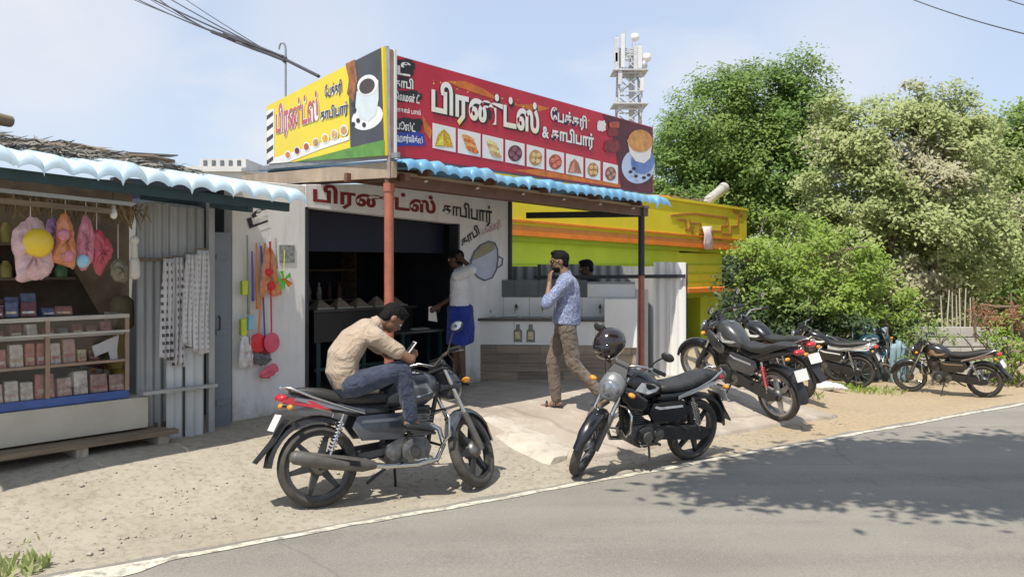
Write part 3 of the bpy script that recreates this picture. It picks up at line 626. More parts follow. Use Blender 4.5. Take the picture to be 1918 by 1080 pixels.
ypn.tpix("பேக்கரி".replace("பே", "ேப"), [(611, 190), (643, 178), (643, 148), (611, 160)], .008, .02).build('lettering', MATS['print_navy'], yel)
ypn.tpix("காபிபார்", [(602, 232), (654, 217), (654, 188), (602, 203)], .005, .07).build('letter_outline', m_pw, yel)
ypn.tpix("காபிபார்", [(602, 232), (654, 217), (654, 188), (602, 203)], .008, .02).build('lettering', MATS['print_navy'], yel)
for k in range(7):
    x = 540 + k * 17.6; y = 290 - k * 7.6; ypn.epix(x, y, 6 + k*.3, 8 + k*.5, .006).build('picture', [m_pw, mat('print_white2', (.72, .66, .55), .4)][k % 2], yel)
    ypn.epix(x, y, 4 + k*.3, 5.4 + k*.4, .009).build('food', MATS['food_%d' % ((k*2+1) % 9)], yel)
# steel corner mast between the boards
cm = thing('sign_mast', 'pale steel angle standing between the red and yellow signboards', 'post', (-.05, -.03, 2.8), SHOP)
MB().bar((-.06, -.035, 2.72), (-.06, -.035, 3.94), .045, .045).build('angle', mat('mast_paint', (.30, .22, .19), .6, var=.3), cm)
MB().bar((-.015, -.05, 2.90), (-.015, -.05, 3.95), .03, .03).build('edge_strip', m_pw, cm)
for k in range(3): MB().bar((.4 + k*1.8, .0, 2.9), (.4 + k*1.8, .5, 3.5), .03, .03).build('stay', m_grey, cm)
# ---------------------------------------------------------------- the stall left of the shop
m_galv = mat('galvanised', (.30, .31, .31), .55, metal=.25, var=.22, scale=3, col2=(.42, .42, .41), stretch=(1, 1, .2))
m_palesheet = mat('pale_sheet', (.50, .51, .50), .55, var=.15, scale=3, stretch=(1, 1, .25))
m_stallroof = mat('pale_blue_roof', (.36, .50, .60), .55, var=.12, scale=4, col2=(.56, .68, .74))
add_noise_layer(m_stallroof, (.34, .36, .36), 2.5, .52, .74, .6, (4, 1, 1)); add_noise_layer(m_stallroof, (.24, .19, .14), 8, .64, .78, .45)
m_wood = mat('weathered_wood', (.20, .15, .10), .85, var=.35, scale=5, bump=.3, bscale=30, stretch=(.3, 3, 3))
m_teal = mat('teal_steel', (.02, .055, .065), .5, var=.2)
stall = thing('market_stall', 'low tin walled stall with scalloped pale blue roof sheets and open front', 'stall', (-2.2, 1.3, .3), SHOP)
def ez(x): return 2.655 - .052 * (x + 3.233)
for k in range(5):                        # five overlapping roof sheets, four ribs each
    xa = -4.49 + k * .765
    def sp(s, r, xa=xa, k=k): x = xa + .765 * s; y = .5 + 2.2 * r; return (x, y, ez(x) + .16 * (y - .5) + .004 * (k % 2) + .03)
    rows = [(0, (0, -.07), -.10), (0, (0, -.068), -.065), (0, (0, -.055), -.038), (0, (0, -.03), -.014), (0, (0, 0), 0), (.5, (0, 0), 0), (1, (0, 0), 0)]
    corrugated(sp, 12, rows, 4, .05, None, jit=.012).build('roof_sheet', m_stallroof, stall, smooth=60)
MB().bar((-4.5, .62, ez(-4.5) - .09), (-.75, .62, ez(-.75) - .09), .05, .08).build('eave_beam', m_teal, stall)
MB().bar((-4.5, .78, ez(-4.5) - .2), (-2.15, .78, ez(-2.15) - .2), .03, .03).build('tie_rod', m_galv, stall)
MB().bar((-4.5, .86, ez(-4.5) - .27), (-2.3, .86, ez(-2.3) - .27), .05, .04).build('tie_rod', m_wood, stall)
for x in (-1.16, -4.4): MB().box(x - .03, x + .03, 1.27, 1.33, .2, ez(x) + .02).build('post', m_galv, stall, bevel=.004)
MB().bar((-1.16, .6, 2.40), (-1.16, 2.7, 2.62), .05, .06).build('side_beam', m_teal, stall)
def vsheet(x0, x1, y, z0, z1, ribs, m, parent, name='wall_sheet', amp=.012, frame_off=0, lean=0):
    mb = MB(); n = ribs * 8
    for z in (z0, z1):
        for i in range(n + 1):
            x = x0 + (x1 - x0) * i / n; mb.v.append((x, y + amp * math.sin(2*math.pi*ribs*i/n) + lean * (z - z0), z))
    for z in (z0, z1):
        for i in range(n + 1):
            x = x0 + (x1 - x0) * i / n; mb.v.append((x, y + .004 + amp * math.sin(2*math.pi*ribs*i/n) + lean * (z - z0), z))
    N = n + 1
    for i in range(n):
        mb.f += [(i, i+1, N+i+1, N+i), (2*N+i+1, 2*N+i, 3*N+i, 3*N+i+1), (N+i, N+i+1, 3*N+i+1, 3*N+i), (i+1, i, 2*N+i, 2*N+i+1)]
    return mb.build(name, m, parent, smooth=40)
vsheet(-1.82, -1.50, 1.42, .28, 2.46, 4, m_galv, stall); vsheet(-1.52, -1.17, 1.40, .28, 2.44, 4, m_galv, stall)
vsheet(-1.60, -1.44, 1.30, .29, 1.10, 2, m_palesheet, stall, 'skirt_sheet'); vsheet(-1.43, -1.25, 1.27, .27, 1.12, 2, m_palesheet, stall, 'skirt_sheet')
MB().box(-1.83, -1.14, 1.36, 1.40, 1.93, 1.96).build('rail', m_wood, stall)
MB().box(-1.86, -1.14, 1.20, 1.265, .735, .765).build('ledge', m_galv, stall)
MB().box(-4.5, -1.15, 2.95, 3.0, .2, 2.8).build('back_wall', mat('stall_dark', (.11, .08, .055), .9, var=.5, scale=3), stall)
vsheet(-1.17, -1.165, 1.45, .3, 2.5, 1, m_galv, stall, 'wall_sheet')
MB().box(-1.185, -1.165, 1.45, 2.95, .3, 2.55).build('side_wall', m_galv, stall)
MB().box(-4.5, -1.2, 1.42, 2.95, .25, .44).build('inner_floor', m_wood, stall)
for z in (1.75, 2.08): MB().box(-4.4, -1.9, 2.55, 2.95, z, z + .025).build('shelf', m_wood, stall)
# hanging fringe of dry leaves under the roof
mb = MB(); r = random.Random(3)
for k in range(420):
    x = r.uniform(-4.3, -1.9); y = r.uniform(1.0, 1.2); z = ez(x) - .16 - r.uniform(0, .08); d = Vector((r.uniform(-.08, .08), r.uniform(-.03, .03), -r.uniform(.05, .17))); w = Vector((r.uniform(.006, .014), r.uniform(-.01, .01), 0))
    p = Vector((x, y, z)); mb.add([p - w, p + w, p + d + w*.3, p + d - w*.3], [(0, 1, 2, 3)])
mb.build('leaf_fringe', mat('dry_leaf', (.20, .14, .07), .9, var=.5, scale=12), stall, kind='stuff')
for k in range(30):
    x = -4.3 + (k % 15) * .165; z = 1.776 if k < 15 else 2.106; rr = random.Random(k); h = rr.uniform(.10, .2); w = rr.uniform(.045, .065)
    MB().lathe([(w, 0), (w * 1.05, h * .6), (w * .8, h * .85), (w * .5, h), (w * .5, h * 1.1)], 10, Matrix.Translation((x, 2.68, z))).solo('tin', 'small %s tin standing on the %s back shelf of the stall' % (['red', 'mustard', 'blue', 'pale', 'green'][k % 5], 'lower' if k < 15 else 'upper'), 'tin', mat('tin_%d' % (k % 5), [(.4, .1, .06), (.42, .34, .1), (.12, .2, .32), (.45, .43, .4), (.14, .28, .12)][k % 5], .4, var=.3), (x, 2.68, z), SHOP, 'tins on the back shelves of the stall', smooth=50)
# dark steel door leaf leaning between stall and shop
dl = thing('door_leaf', 'grey steel door leaf standing upright between the stall and the whitewashed wall', 'door', (-.95, 1.5, .3), SHOP)
xa, xb = onF(401, 0, 1.52).x, onF(433, 0, 1.52).x
MB().box(xa, xb, 1.52, 1.56, .28, 2.22).build('leaf', mat('blue_grey_paint', (.20, .22, .25), .6, var=.15, scale=2), dl, bevel=.004)
for z in (.5, 1.2, 1.95): MB().box(xa + .02, xb - .02, 1.508, 1.52, z, z + .05).build('brace', MATS['blue_grey_paint'], dl)
MB().tube([(xa + .04, 1.50, 1.25), (xa + .04, 1.48, 1.27), (xa + .04, 1.48, 1.37), (xa + .04, 1.50, 1.39)], .008, 6).build('handle', m_dark, dl)
# thatch and junk on the stall roof
th = thing('thatch_heap', 'heap of dry grey palm thatch lying on the stall roof', 'thatch', (-2.8, 1.6, 2.85), SHOP)
mb = MB(); r = random.Random(5)
for k in range(3200):
    x = r.uniform(-4.4, -1.45); hgt = .10 * (1 - max(0, (x + 2.7) / 1.5) ** 1.5) if x > -2.7 else .11 + .05 * math.sin(x*5)
    y = r.uniform(1.0, 2.3); z = ez(x) + .16 * (y - .5) + .08 + r.random() ** 1.4 * max(hgt, .03) * (1.15 - abs(y - 1.5))
    L = r.uniform(.06, .28); a = r.gauss(0, 1.1); d = Vector((math.cos(a), math.sin(a), r.gauss(-.02, .07))) * L; w = Vector((-math.sin(a), math.cos(a), r.gauss(0, .8))).normalized() * r.uniform(.004, .013)
    p = Vector((x, y, z)); q = p + d * .5 + Vector((0, 0, r.gauss(0, .015)))
    mb.add([p - w, p + w, q + w, q - w, p + d + w*.3, p + d - w*.3], [(0, 1, 2, 3), (3, 2, 4, 5)])
mb.build('straw', mat('grey_straw', (.11, .10, .085), .95, var=.5, scale=9, col2=(.30, .27, .23)), th, kind='stuff')
for (x, z, l, rr) in ((-3.35, .30, .5, .06), (-2.6, .16, .55, .03), (-1.95, .17, .5, .025)):
    MB().tube([(x, 1.3, ez(x) + z + .1), (x + l*.5, 1.35, ez(x) + z + .12), (x + l, 1.45, ez(x) + z + .11)], [rr, rr*.95, rr*.8], 9).build('stick', m_wood, th, smooth=60)
mb = MB()
for k in range(2):
    p0 = atY(303 - 8*k, 294 + 14*k, 8.0); q = SHOP.m.transposed() @ (p0 - SHOP.o); mb.bar(q + Vector((-.35, 0, .0)), q + Vector((.12, 0, .02)), .16, .012)
mb.build('tin_scrap', mat('weathered_tin', (.26, .25, .23), .7, metal=.2, var=.3), th)
# ---------------------------------------------------------------- display case on its plinth
m_frame = mat('case_frame', (.30, .20, .14), .5, var=.2, scale=10); m_alu = mat('case_rail', (.45, .42, .36), .45, metal=.3, var=.15)
XL, XR, Y0, Y1 = -3.95, -1.95, 1.28, 1.72
pl = thing('stall_plinth', 'cream plinth with plank platform raised on blocks under the display case', 'plinth', (-2.8, 1.3, .3), SHOP)
MB().box(XL, XR + .16, Y0 - .03, Y1, .44, .715).build('panel', mat('cream_board', (.48, .44, .36), .75, var=.12, scale=2), pl, bevel=.006)
for k in range(3):
    MB().bar((XL, Y0 - .17 + .105*k - .0, .40 + .001*k), (XR + .35 - .05*k, Y0 - .17 + .105*k, .40 + .001*k), .098, .04).build('plank', m_wood, pl)
for x in (-3.4, -2.42, -1.72): MB().box(x - .05, x + .05, Y0 - .18, Y0 + .2, .2, .378).build('block', conc, pl, bevel=.01)
case = thing('display_case', 'glass fronted display case with brown frame and blue base rail at the stall', 'display case', (-2.8, 1.5, .72), SHOP)
MB().box(XL, XR, Y0, Y1, .72, .79).build('base_rail', mat('blue_rail', (.05, .10, .30), .45, var=.2), case, bevel=.004)
MB().box(XL, XR, Y0 + .012, Y1, 1.05, 1.065).build('shelf', m_alu, case); MB().box(XL, XR, Y0 + .012, Y1, 1.285, 1.30).build('shelf', m_alu, case)
MB().box(XL, XR, Y1, Y1 + .015, .79, 1.45).build('back_panel', m_dark, case)
for x in (XL, F_(85, 0, Y0).x, XR - .035): MB().box(x, x + .035, Y0 - .006, Y0 + .025, .79, 1.43).build('upright', m_frame, case, bevel=.003)
MB().box(XR - .035, XR, Y1 - .03, Y1, .79, 1.43).build('upright', m_frame, case)
MB().box(XL, XR, Y0 - .012, Y0 + .03, 1.43, 1.465).build('top_rail', m_alu, case, bevel=.003); MB().box(XL, XR, Y0 - .009, Y0 + .02, 1.305, 1.325).build('mid_rail', m_alu, case)
MB().box(XL, XR, Y0 - .002, Y0 + .012, 1.045, 1.068).build('mid_rail', m_frame, case)
MB().box(XR - .03, XR, Y0, Y1, 1.43, 1.464).build('top_rail', m_alu, case)
m_glass = bpy.data.materials.new('case_glass'); m_glass.use_nodes = True
_n = m_glass.node_tree.nodes; _l = m_glass.node_tree.links
_t = _n.new('ShaderNodeBsdfTransparent'); _g = _n.new('ShaderNodeBsdfGlossy'); _g.inputs['Roughness'].default_value = .03; _f = _n.new('ShaderNodeFresnel'); _f.inputs['IOR'].default_value = 1.45; _m = _n.new('ShaderNodeMixShader')
_l.new(_f.outputs[0], _m.inputs[0]); _l.new(_t.outputs[0], _m.inputs[1]); _l.new(_g.outputs[0], _m.inputs[2]); _l.new(_m.outputs[0], _n['Material Output'].inputs['Surface'])
xd = F_(85, 0, Y0).x
for a, b in ((XL + .035, xd), (xd + .035, XR - .035)):
    for z0, z1 in ((.79, 1.045), (1.07, 1.305), (1.327, 1.43)): MB().box(a, b, Y0 + .004, Y0 + .008, z0, z1).build('glass_pane', m_glass, case)
# goods inside: packets, jars, cards
goods = [mat('goods_%d' % i, c, .45, var=.35, scale=22, detail=2) for i, c in enumerate([(.50, .20, .18), (.62, .46, .40), (.66, .60, .54), (.16, .06, .06), (.30, .12, .10), (.58, .50, .30), (.10, .12, .2), (.5, .34, .30)])]
r = random.Random(21)
def packet(x, y, z, w, d, h, m, label, group, rot=0, lid=None):
    label = ['red', 'tan', 'cream', 'dark maroon', 'brownish red', 'mustard', 'navy', 'dusty pink'][goods.index(m)] + label[label.index(' packet'):]
    p = thing('packet', label, 'packet', (x, y, z), SHOP, group)
    b = MB(); b.hexa([(x-w/2, y-d/2, z), (x+w/2, y-d/2, z), (x+w/2, y+d/2, z), (x-w/2, y+d/2, z)], [(x-w*.47, y-d*.3, z+h), (x+w*.47, y-d*.3, z+h), (x+w*.47, y+d*.3, z+h), (x-w*.47, y+d*.3, z+h)])
    b.build('pack', m, p, bevel=.006)
    MB().add([(x-w*.36, y-d*.46, z+h*.22), (x+w*.36, y-d*.46, z+h*.22), (x+w*.36, y-d*.37, z+h*.62), (x-w*.36, y-d*.37, z+h*.62)], [(0, 1, 2, 3)]).build('label_print', lid or goods[2], p)
    p.rotation_euler.z += rot; return p
x = -3.9
while x < -2.02:
    w = r.uniform(.10, .16); m = goods[r.choice([1, 2, 2, 7, 0])]
    packet(x + w/2, 1.36, .791, w * .94, .09, r.uniform(.14, .2), m, 'pale pink and cream packet on the bottom shelf of the display case', 'packets on the bottom shelf of the case', r.uniform(-.08, .08), goods[r.choice([0, 2, 1])]); x += w + .008
x = -3.9
while x < -2.66:
    w = r.uniform(.075, .12); m = goods[r.choice([0, 0, 4, 3, 7, 2])]
    packet(x + w/2, 1.36, 1.066, w * .94, .08, r.uniform(.12, .19), m, 'red and white packet on the middle shelf of the display case', 'packets on the middle shelf of the case', r.uniform(-.1, .1), goods[r.choice([2, 5])]); x += w + .01
x = -2.58
for w, h, m in ((.09, .17, 2), (.11, .2, 7), (.08, .1, 5), (.09, .09, 3)):
    packet(x + w/2, 1.4, 1.066, w * .94, .08, h, goods[m], 'pale packet beside the folded white card in the display case', 'packets beside the white card', r.uniform(-.1, .1), goods[0]); x += w + .012
cd = thing('folded_card', 'folded white card standing askew in the display case', 'card', (-2.12, 1.36, 1.066), SHOP)
MB().hexa([(-2.22, 1.34, 1.10), (-2.02, 1.36, 1.16), (-2.02, 1.372, 1.16), (-2.22, 1.352, 1.10)], [(-2.24, 1.35, 1.19), (-2.0, 1.37, 1.275), (-2.0, 1.382, 1.275), (-2.24, 1.362, 1.19)]).build('upper_leaf', m_pw, cd)
MB().hexa([(-2.09, 1.33, 1.067), (-2.03, 1.33, 1.067), (-2.03, 1.342, 1.067), (-2.09, 1.342, 1.067)], [(-2.11, 1.37, 1.2), (-2.02, 1.37, 1.22), (-2.02, 1.382, 1.22), (-2.11, 1.382, 1.2)]).build('lower_leaf', m_pw, cd)
x = -3.9
while x < -2.1:
    w = r.uniform(.07, .13); packet(x + w/2, 1.42, 1.301, w*.9, .09, r.uniform(.05, .11), goods[r.choice([3, 4, 6, 2, 3])], 'low dark packet on the top shelf of the display case', 'packets on the top shelf of the case', r.uniform(-.2, .2), goods[r.choice([2, 0, 5])]); x += w + .02
x = -3.9
while x < -2.35:
    w = r.uniform(.09, .15); packet(x + w/2, 1.52, 1.466, w*.95, .12, r.uniform(.06, .15), goods[r.choice([3, 3, 4, 6])], 'dark shiny packet heaped on top of the display case', 'packets heaped on the case', r.uniform(-.5, .5), goods[r.choice([2, 5, 7])])
    if r.random() < .6: packet(x + w/2 + .03, 1.62, 1.53, w*.9, .1, r.uniform(.06, .14), goods[r.choice([3, 3, 6])], 'dark shiny packet heaped on top of the display case', 'packets heaped on the case', r.uniform(-.5, .5), goods[r.choice([2, 7])])
    x += w + .01
# sacks and tins behind, on the floor at the right of the case
for k, (x, z0, w, h, c) in enumerate(((-1.90, .44, .17, .5, (.30, .22, .03)), (-1.93, .95, .16, .35, (.26, .20, .04)), (-1.86, 1.31, .2, .3, (.13, .10, .05)))):
    s_ = MB()
    s_.loft([[(x + (w/2) * f * math.copysign(abs(math.cos(t))**.7, math.cos(t)), 1.62 + .09 * f * math.sin(t), z0 + h * zz) for t in [2*math.pi*i/14 for i in range(14)]] for f, zz in ((.8, 0), (1, .1), (1.02, .5), (.98, .85), (.55, 1))])
    s_.solo('sack', ['plump mustard sack on the stall floor beside the display case', 'smaller mustard sack stacked on the plump one', 'dark brown carton sack on top of the mustard sacks'][k], 'sack', mat('sack_%d' % k, c, .8, var=.3, scale=9), (x, 1.62, z0), SHOP, smooth=60)
# ---------------------------------------------------------------- hanging toy bags
def shp(px, py, yl): return onF(px, py, yl)
def film(name, c, a=.75): return mat(name, c, .22, var=.3, scale=14, spec=.6, coat=.3, alpha=a)
def pouch(label, pts, yl, m, thick=.05, hook=None, group='toy bags hung under the stall roof', inner=None, name='toy_bag'):
    """soft bag whose outline runs through picture points; it bulges towards its middle"""
    rq = random.Random(int(pts[0][0]) * 3 + len(pts)); L = []
    for i in range(len(pts)):
        p0, p1, p2, p3 = [Vector(pts[(i + j) % len(pts)]) for j in (-1, 0, 1, 2)]
        for t in (0, .25, .5, .75):
            q = .5 * ((2*p1) + (p2 - p0)*t + (2*p0 - 5*p1 + 4*p2 - p3)*t*t + (3*p1 - p0 - 3*p2 + p3)*t**3); L.append(shp(q.x + rq.uniform(-1.5, 1.5), q.y + rq.uniform(-1.5, 1.5), yl))
    c = sum(L, Vector()) / len(L)
    t = thing(name, label, 'toy bag', (c.x, yl, max(p.z for p in L)), SHOP, group)
    b = MB(); rings = []; r = random.Random(len(pts) * 17 + int(pts[0][0]))
    for f, h in ((1, 0), (.93, .35), (.82, .6), (.66, .8), (.48, .92), (.28, 1), (.04, 1)):
        rings.append([c + (p - c) * f * (1 + r.uniform(-.03, .03)) + Vector((0, -h * thick * (1 + .28 * math.sin(i * 1.1 + f * 5) + r.uniform(-.22, .22)), 0)) for i, p in enumerate(L)])
    back = [[c + (p - c) * f + Vector((0, h * thick * .6, 0)) for p in L] for f, h in ((.04, 1), (.5, .9), (.86, .5))]
    b.loft(back + rings); b.build('bag', m, t, smooth=70)
    if hook:
        top = max(L, key=lambda p: p.z); MB().tube([top, Vector((top.x, yl, shp(*hook, yl).z))], .003, 5).build('string', m_pw, t)
    for i, (x, y, rr, mm) in enumerate(inner or []):
        p = shp(x, y, yl - thick); MB().ell((p.x, yl - thick * .9, p.z), (rr, rr * .6, rr)).build('toy', mm, t, smooth=180)
    return t
YH = .95
pk = film('pink_film', (.75, .28, .36)); rd = film('red_film', (.62, .09, .13)); og = film('orange_film', (.80, .30, .12)); wt_ = film('clear_film', (.66, .60, .62), .55); bl = film('blue_film', (.15, .38, .62))
m_ylw = mat('yellow_ball', (.80, .56, .03), .35, var=.1, coat=.3)
pouch('bag with a big yellow ball above ruffled pale pink wrapping', [(22, 440), (40, 418), (62, 405), (85, 425), (100, 470), (98, 505), (78, 522), (55, 527), (32, 528), (28, 495)], YH, film('pale_pink_film', (.78, .52, .52)), .06, (62, 372), inner=[(72, 455, .115, m_ylw)])
pouch('coral pink and orange bag hung beside the yellow ball', [(108, 415), (122, 398), (134, 418), (141, 455), (139, 500), (120, 497), (98, 488), (104, 455)], YH - .02, og, .05, (122, 374), inner=[(120, 440, .05, pk), (128, 480, .05, pk)])
pouch('narrow pink bag with a pale blue ball at its bottom', [(148, 425), (160, 400), (172, 420), (176, 455), (170, 495), (155, 508), (144, 490), (143, 455)], YH + .02, pk, .045, (160, 376), inner=[(156, 489, .055, mat('pale_blue_toy', (.35, .60, .75), .35))])
pouch('crumpled red bag hung beside the narrow pink one', [(172, 440), (186, 432), (202, 448), (212, 470), (204, 490), (188, 515), (176, 505), (170, 480)], YH + .05, rd, .04, (182, 378))
pouch('lilac pouch half hidden between the yellow ball and coral bag', [(86, 420), (96, 405), (108, 420), (110, 450), (100, 470), (88, 455)], YH + .12, film('lilac_film', (.45, .22, .45)), .04, (96, 374))
pouch('dull olive bag hanging beside the white doll', [(206, 500), (220, 485), (236, 492), (242, 515), (230, 530), (212, 524)], YH + .2, film('olive_film', (.25, .23, .15)), .05, (222, 420))
dl2 = thing('white_doll', 'slim white plastic doll hanging by a string in the stall', 'doll', (shp(252, 500, 1.1).x, 1.1, shp(252, 530, 1.1).z), SHOP)
b = MB(); p = shp(252, 500, 1.1); q = shp(252, 450, 1.1); b.capsule(p + Vector((0, 0, -.06)), p + Vector((0, 0, .05)), .05, .042); b.ell(q, (.038, .035, .042)); b.capsule(q, p + Vector((0, 0, .08)), .02, .03)
b.build('figure', mat('doll_white', (.60, .57, .50), .45, var=.15), dl2, smooth=70); MB().tube([q, Vector((q.x, 1.1, 2.42))], .003, 5).build('string', m_pw, dl2)
bu = thing('light_bulb', 'white lamp bulb hanging unlit under the stall roof', 'bulb', (shp(213, 395, .9).x, .9, shp(213, 410, .9).z), SHOP)
q = shp(213, 398, .9); b = MB(); b.lathe([(.001, -.055), (.022, -.045), (.03, -.02), (.026, .01), (.016, .03)], 14, Matrix.Translation(q)); b.build('globe', mat('bulb_glass', (.75, .72, .68), .25), bu, smooth=60)
MB().lathe([(.017, .03), (.017, .06), (.006, .07)], 10, Matrix.Translation(q)).build('cap', m_alu, bu, smooth=40); MB().tube([q + Vector((0, 0, .06)), q + Vector((0, .02, .2))], .004, 5).build('flex', m_dark, bu)
# ---------------------------------------------------------------- checked towels hung on the tin wall
def checkmat(name, base, dark, fx, fz, mixz=.8):
    m = mat(name, base, .9, var=.1, scale=5, spec=.2); N = m.node_tree.nodes; L = m.node_tree.links; p = N['Principled BSDF']; src = p.inputs['Base Color'].links[0].from_socket
    tc = N.new('ShaderNodeTexCoord'); sp = N.new('ShaderNodeSeparateXYZ'); L.new(tc.outputs['Object'], sp.inputs[0])
    def band(sock, f, th):
        a = N.new('ShaderNodeMath'); a.operation = 'MULTIPLY'; a.inputs[1].default_value = f; L.new(sock, a.inputs[0]); b = N.new('ShaderNodeMath'); b.operation = 'SINE'; L.new(a.outputs[0], b.inputs[0]); c = N.new('ShaderNodeMapRange'); c.inputs['From Min'].default_value = th; c.inputs['From Max'].default_value = th + .35; L.new(b.outputs[0], c.inputs['Value']); return c.outputs[0]
    bx, bz = band(sp.outputs['X'], fx, .1), band(sp.outputs['Z'], fz, .0)
    mu = N.new('ShaderNodeMath'); mu.operation = 'MULTIPLY'; L.new(bx, mu.inputs[0]); L.new(bz, mu.inputs[1]); sc = N.new('ShaderNodeMath'); sc.operation = 'MULTIPLY'; sc.inputs[1].default_value = mixz; L.new(mu.outputs[0], sc.inputs[0])
    mx = N.new('ShaderNodeMixRGB'); mx.inputs['Color2'].default_value = (*dark, 1); L.new(sc.outputs[0], mx.inputs['Fac']); L.new(src, mx.inputs['Color1']); L.new(mx.outputs[0], p.inputs['Base Color']); return m
tw_d = checkmat('towel_dark_check', (.56, .54, .53), (.06, .055, .06), 150, 88, .92); tw_p = checkmat('towel_pale_check', (.60, .585, .57), (.24, .23, .23), 210, 120, .55)
def towel(x0, x1, y0, y1, yl, m, label, seed):
    r = random.Random(seed); a = onF(x0, y0, yl); b_ = onF(x1, y0, yl); z1 = onF((x0 + x1) / 2, y1, yl).z
    t = thing('checked_towel', label, 'towel', (a.x, yl, a.z), SHOP, 'checked towels hung on the tin wall'); rows = []; n = 22; ph = r.uniform(0, 6)
    for j in range(19):
        v = j / 18; z = a.z + (z1 - a.z) * v; row = []
        for i in range(n + 1):
            u = i / n; pinch = .72 + .28 * min(1, v * 3); x = (a.x + b_.x) / 2 + (u - .5) * (b_.x - a.x) * pinch + .012 * math.sin(v * 4 + ph)
            row.append((x, yl + .020 * math.sin(u * 15 + ph + v * 1.3) * (.5 + .6 * v) + .008 * math.sin(u * 31 + v * 5), z + .018 * math.sin(u * 5 + ph) * v))
        rows.append(row)
    o = MB().loft(rows, closed=False).build('cloth', m, t, smooth=180); so = o.modifiers.new('s', 'SOLIDIFY'); so.thickness = .006
    MB().tube([((a.x + b_.x) / 2 - .06, yl, a.z + .01), ((a.x + b_.x) / 2 + .06, yl, a.z + .012)], .007, 6).build('hanger_rod', m_wood, t)
towel(302, 325, 484, 672, 1.22, tw_d, 'boldly checked dark and white towel hanging closest to the display case', 1)
towel(322, 347, 482, 684, 1.25, tw_d, 'boldly checked dark and white towel hanging lowest of its row', 2)
towel(344, 368, 476, 646, 1.22, tw_p, 'pale finely checked towel beside the boldly checked ones', 3)
towel(364, 391, 468, 660, 1.19, tw_p, 'pale finely checked towel hanging against the stall post', 4)
# ---------------------------------------------------------------- toys on the whitewashed wall
YT = 1.56
def hang(name, label, px, py, yl=YT): p = onF(px, py, yl); return thing(name, label, 'toy', (p.x, yl, p.z), SHOP, 'toys hung on the whitewashed wall')
m_tr = mat('toy_red', (.72, .03, .035), .35, var=.12); m_tp = mat('toy_pink', (.75, .10, .17), .35, var=.12); m_tg = mat('toy_green', (.16, .68, .08), .35, var=.15); m_tl = mat('toy_lime', (.58, .68, .05), .35, var=.15); m_to = mat('toy_orange', (.80, .24, .02), .35, var=.15); m_tb = mat('toy_blue', (.08, .10, .42), .35, var=.15)
def bat(label, top, head, rr, m, hm, yl):
    t = hang('toy_bat', label, *top, yl=yl); a = onF(*top, yl); c = onF(*head, yl); d = (c - a).normalized()
    MB().tube([a, c - d * rr * .8], [.011, .008], 8).build('handle', hm, t, smooth=50)
    mb = MB(); nrm = Vector((0, 1, 0)); e = d.cross(nrm)
    ring = lambda f, y: [c + (d * math.cos(q) * 1.15 + e * math.sin(q)) * rr * f + nrm * y for q in [2*math.pi*i/24 for i in range(24)]]
    mb.loft([ring(.9, .008), ring(1, .004), ring(1, -.006), ring(.9, -.012), ring(.02, -.014)]); mb.build('blade', m, t, smooth=50)
    MB().tube([a, a + Vector((0, 0, .06))], .003, 5).build('string', m_pw, t)
bat('red toy bat with an orange handle on the whitewashed wall', (497, 455), (483, 642), .088, m_tr, m_to, YT)
bat('crimson toy bat hanging right of the orange handled one', (506, 452), (509, 641), .092, m_tp, m_tr, YT - .03)
bat('small red toy bat partly behind the two larger ones', (489, 460), (497, 655), .07, mat('toy_dark_red', (.45, .02, .03), .4), m_tb, YT + .03)
pouch('tall orange and red bag of toys on the whitewashed wall', [(494, 480), (503, 462), (514, 476), (520, 520), (527, 548), (515, 556), (500, 548), (490, 556), (488, 520)], YT - .01, og, .03, (503, 448), group='toys hung on the whitewashed wall', inner=[(504, 510, .045, m_tr), (508, 535, .05, m_tr)])
pouch('half round pink toy fan hanging lowest on the whitewashed wall', [(484, 705), (500, 709), (515, 700), (522, 690), (516, 680), (504, 684), (490, 694)], YT, mat('fan_pink', (.75, .13, .19), .4), .02, (500, 660), group='toys hung on the whitewashed wall')
pouch('dark net pouch under the red toy bats', [(474, 664), (488, 660), (505, 662), (507, 676), (492, 684), (476, 680)], YT, film('dark_net', (.12, .12, .13)), .02, (490, 655), group='toys hung on the whitewashed wall')
pouch('long white plastic tassel at the left of the toy bats', [(449, 640), (456, 628), (464, 632), (466, 660), (463, 684), (455, 690), (446, 682)], YT, film('white_film', (.80, .74, .72), .9), .025, (456, 600), group='toys hung on the whitewashed wall')
pouch('second slim white tassel beside the long one', [(465, 650), (470, 645), (473, 660), (472, 686), (466, 684)], YT - .01, film('white_film2', (.78, .66, .64), .9), .015, (470, 600), group='toys hung on the whitewashed wall')
for k, (x, y0, y1, m, lb) in enumerate(((456, 525, 552, m_tl, 'upper lime green toy block strung above the white tassel'), (454, 596, 628, m_tl, 'lower lime green toy block strung above the white tassel'), (468, 590, 618, mat('toy_sky', (.25, .55, .70), .4), 'sky blue toy block beside the lime green ones'))):
    t = hang('toy_block', lb, x, y1); a = onF(x - 5, y1, YT); c = onF(x + 6, y0, YT); MB().box(a.x, c.x, YT - .03, YT + .02, a.z, c.z).build('block', m, t, bevel=.01); MB().tube([((a.x+c.x)/2, YT, c.z), ((a.x+c.x)/2, YT, c.z + .3)], .003, 5).build('string', m_tl, t)
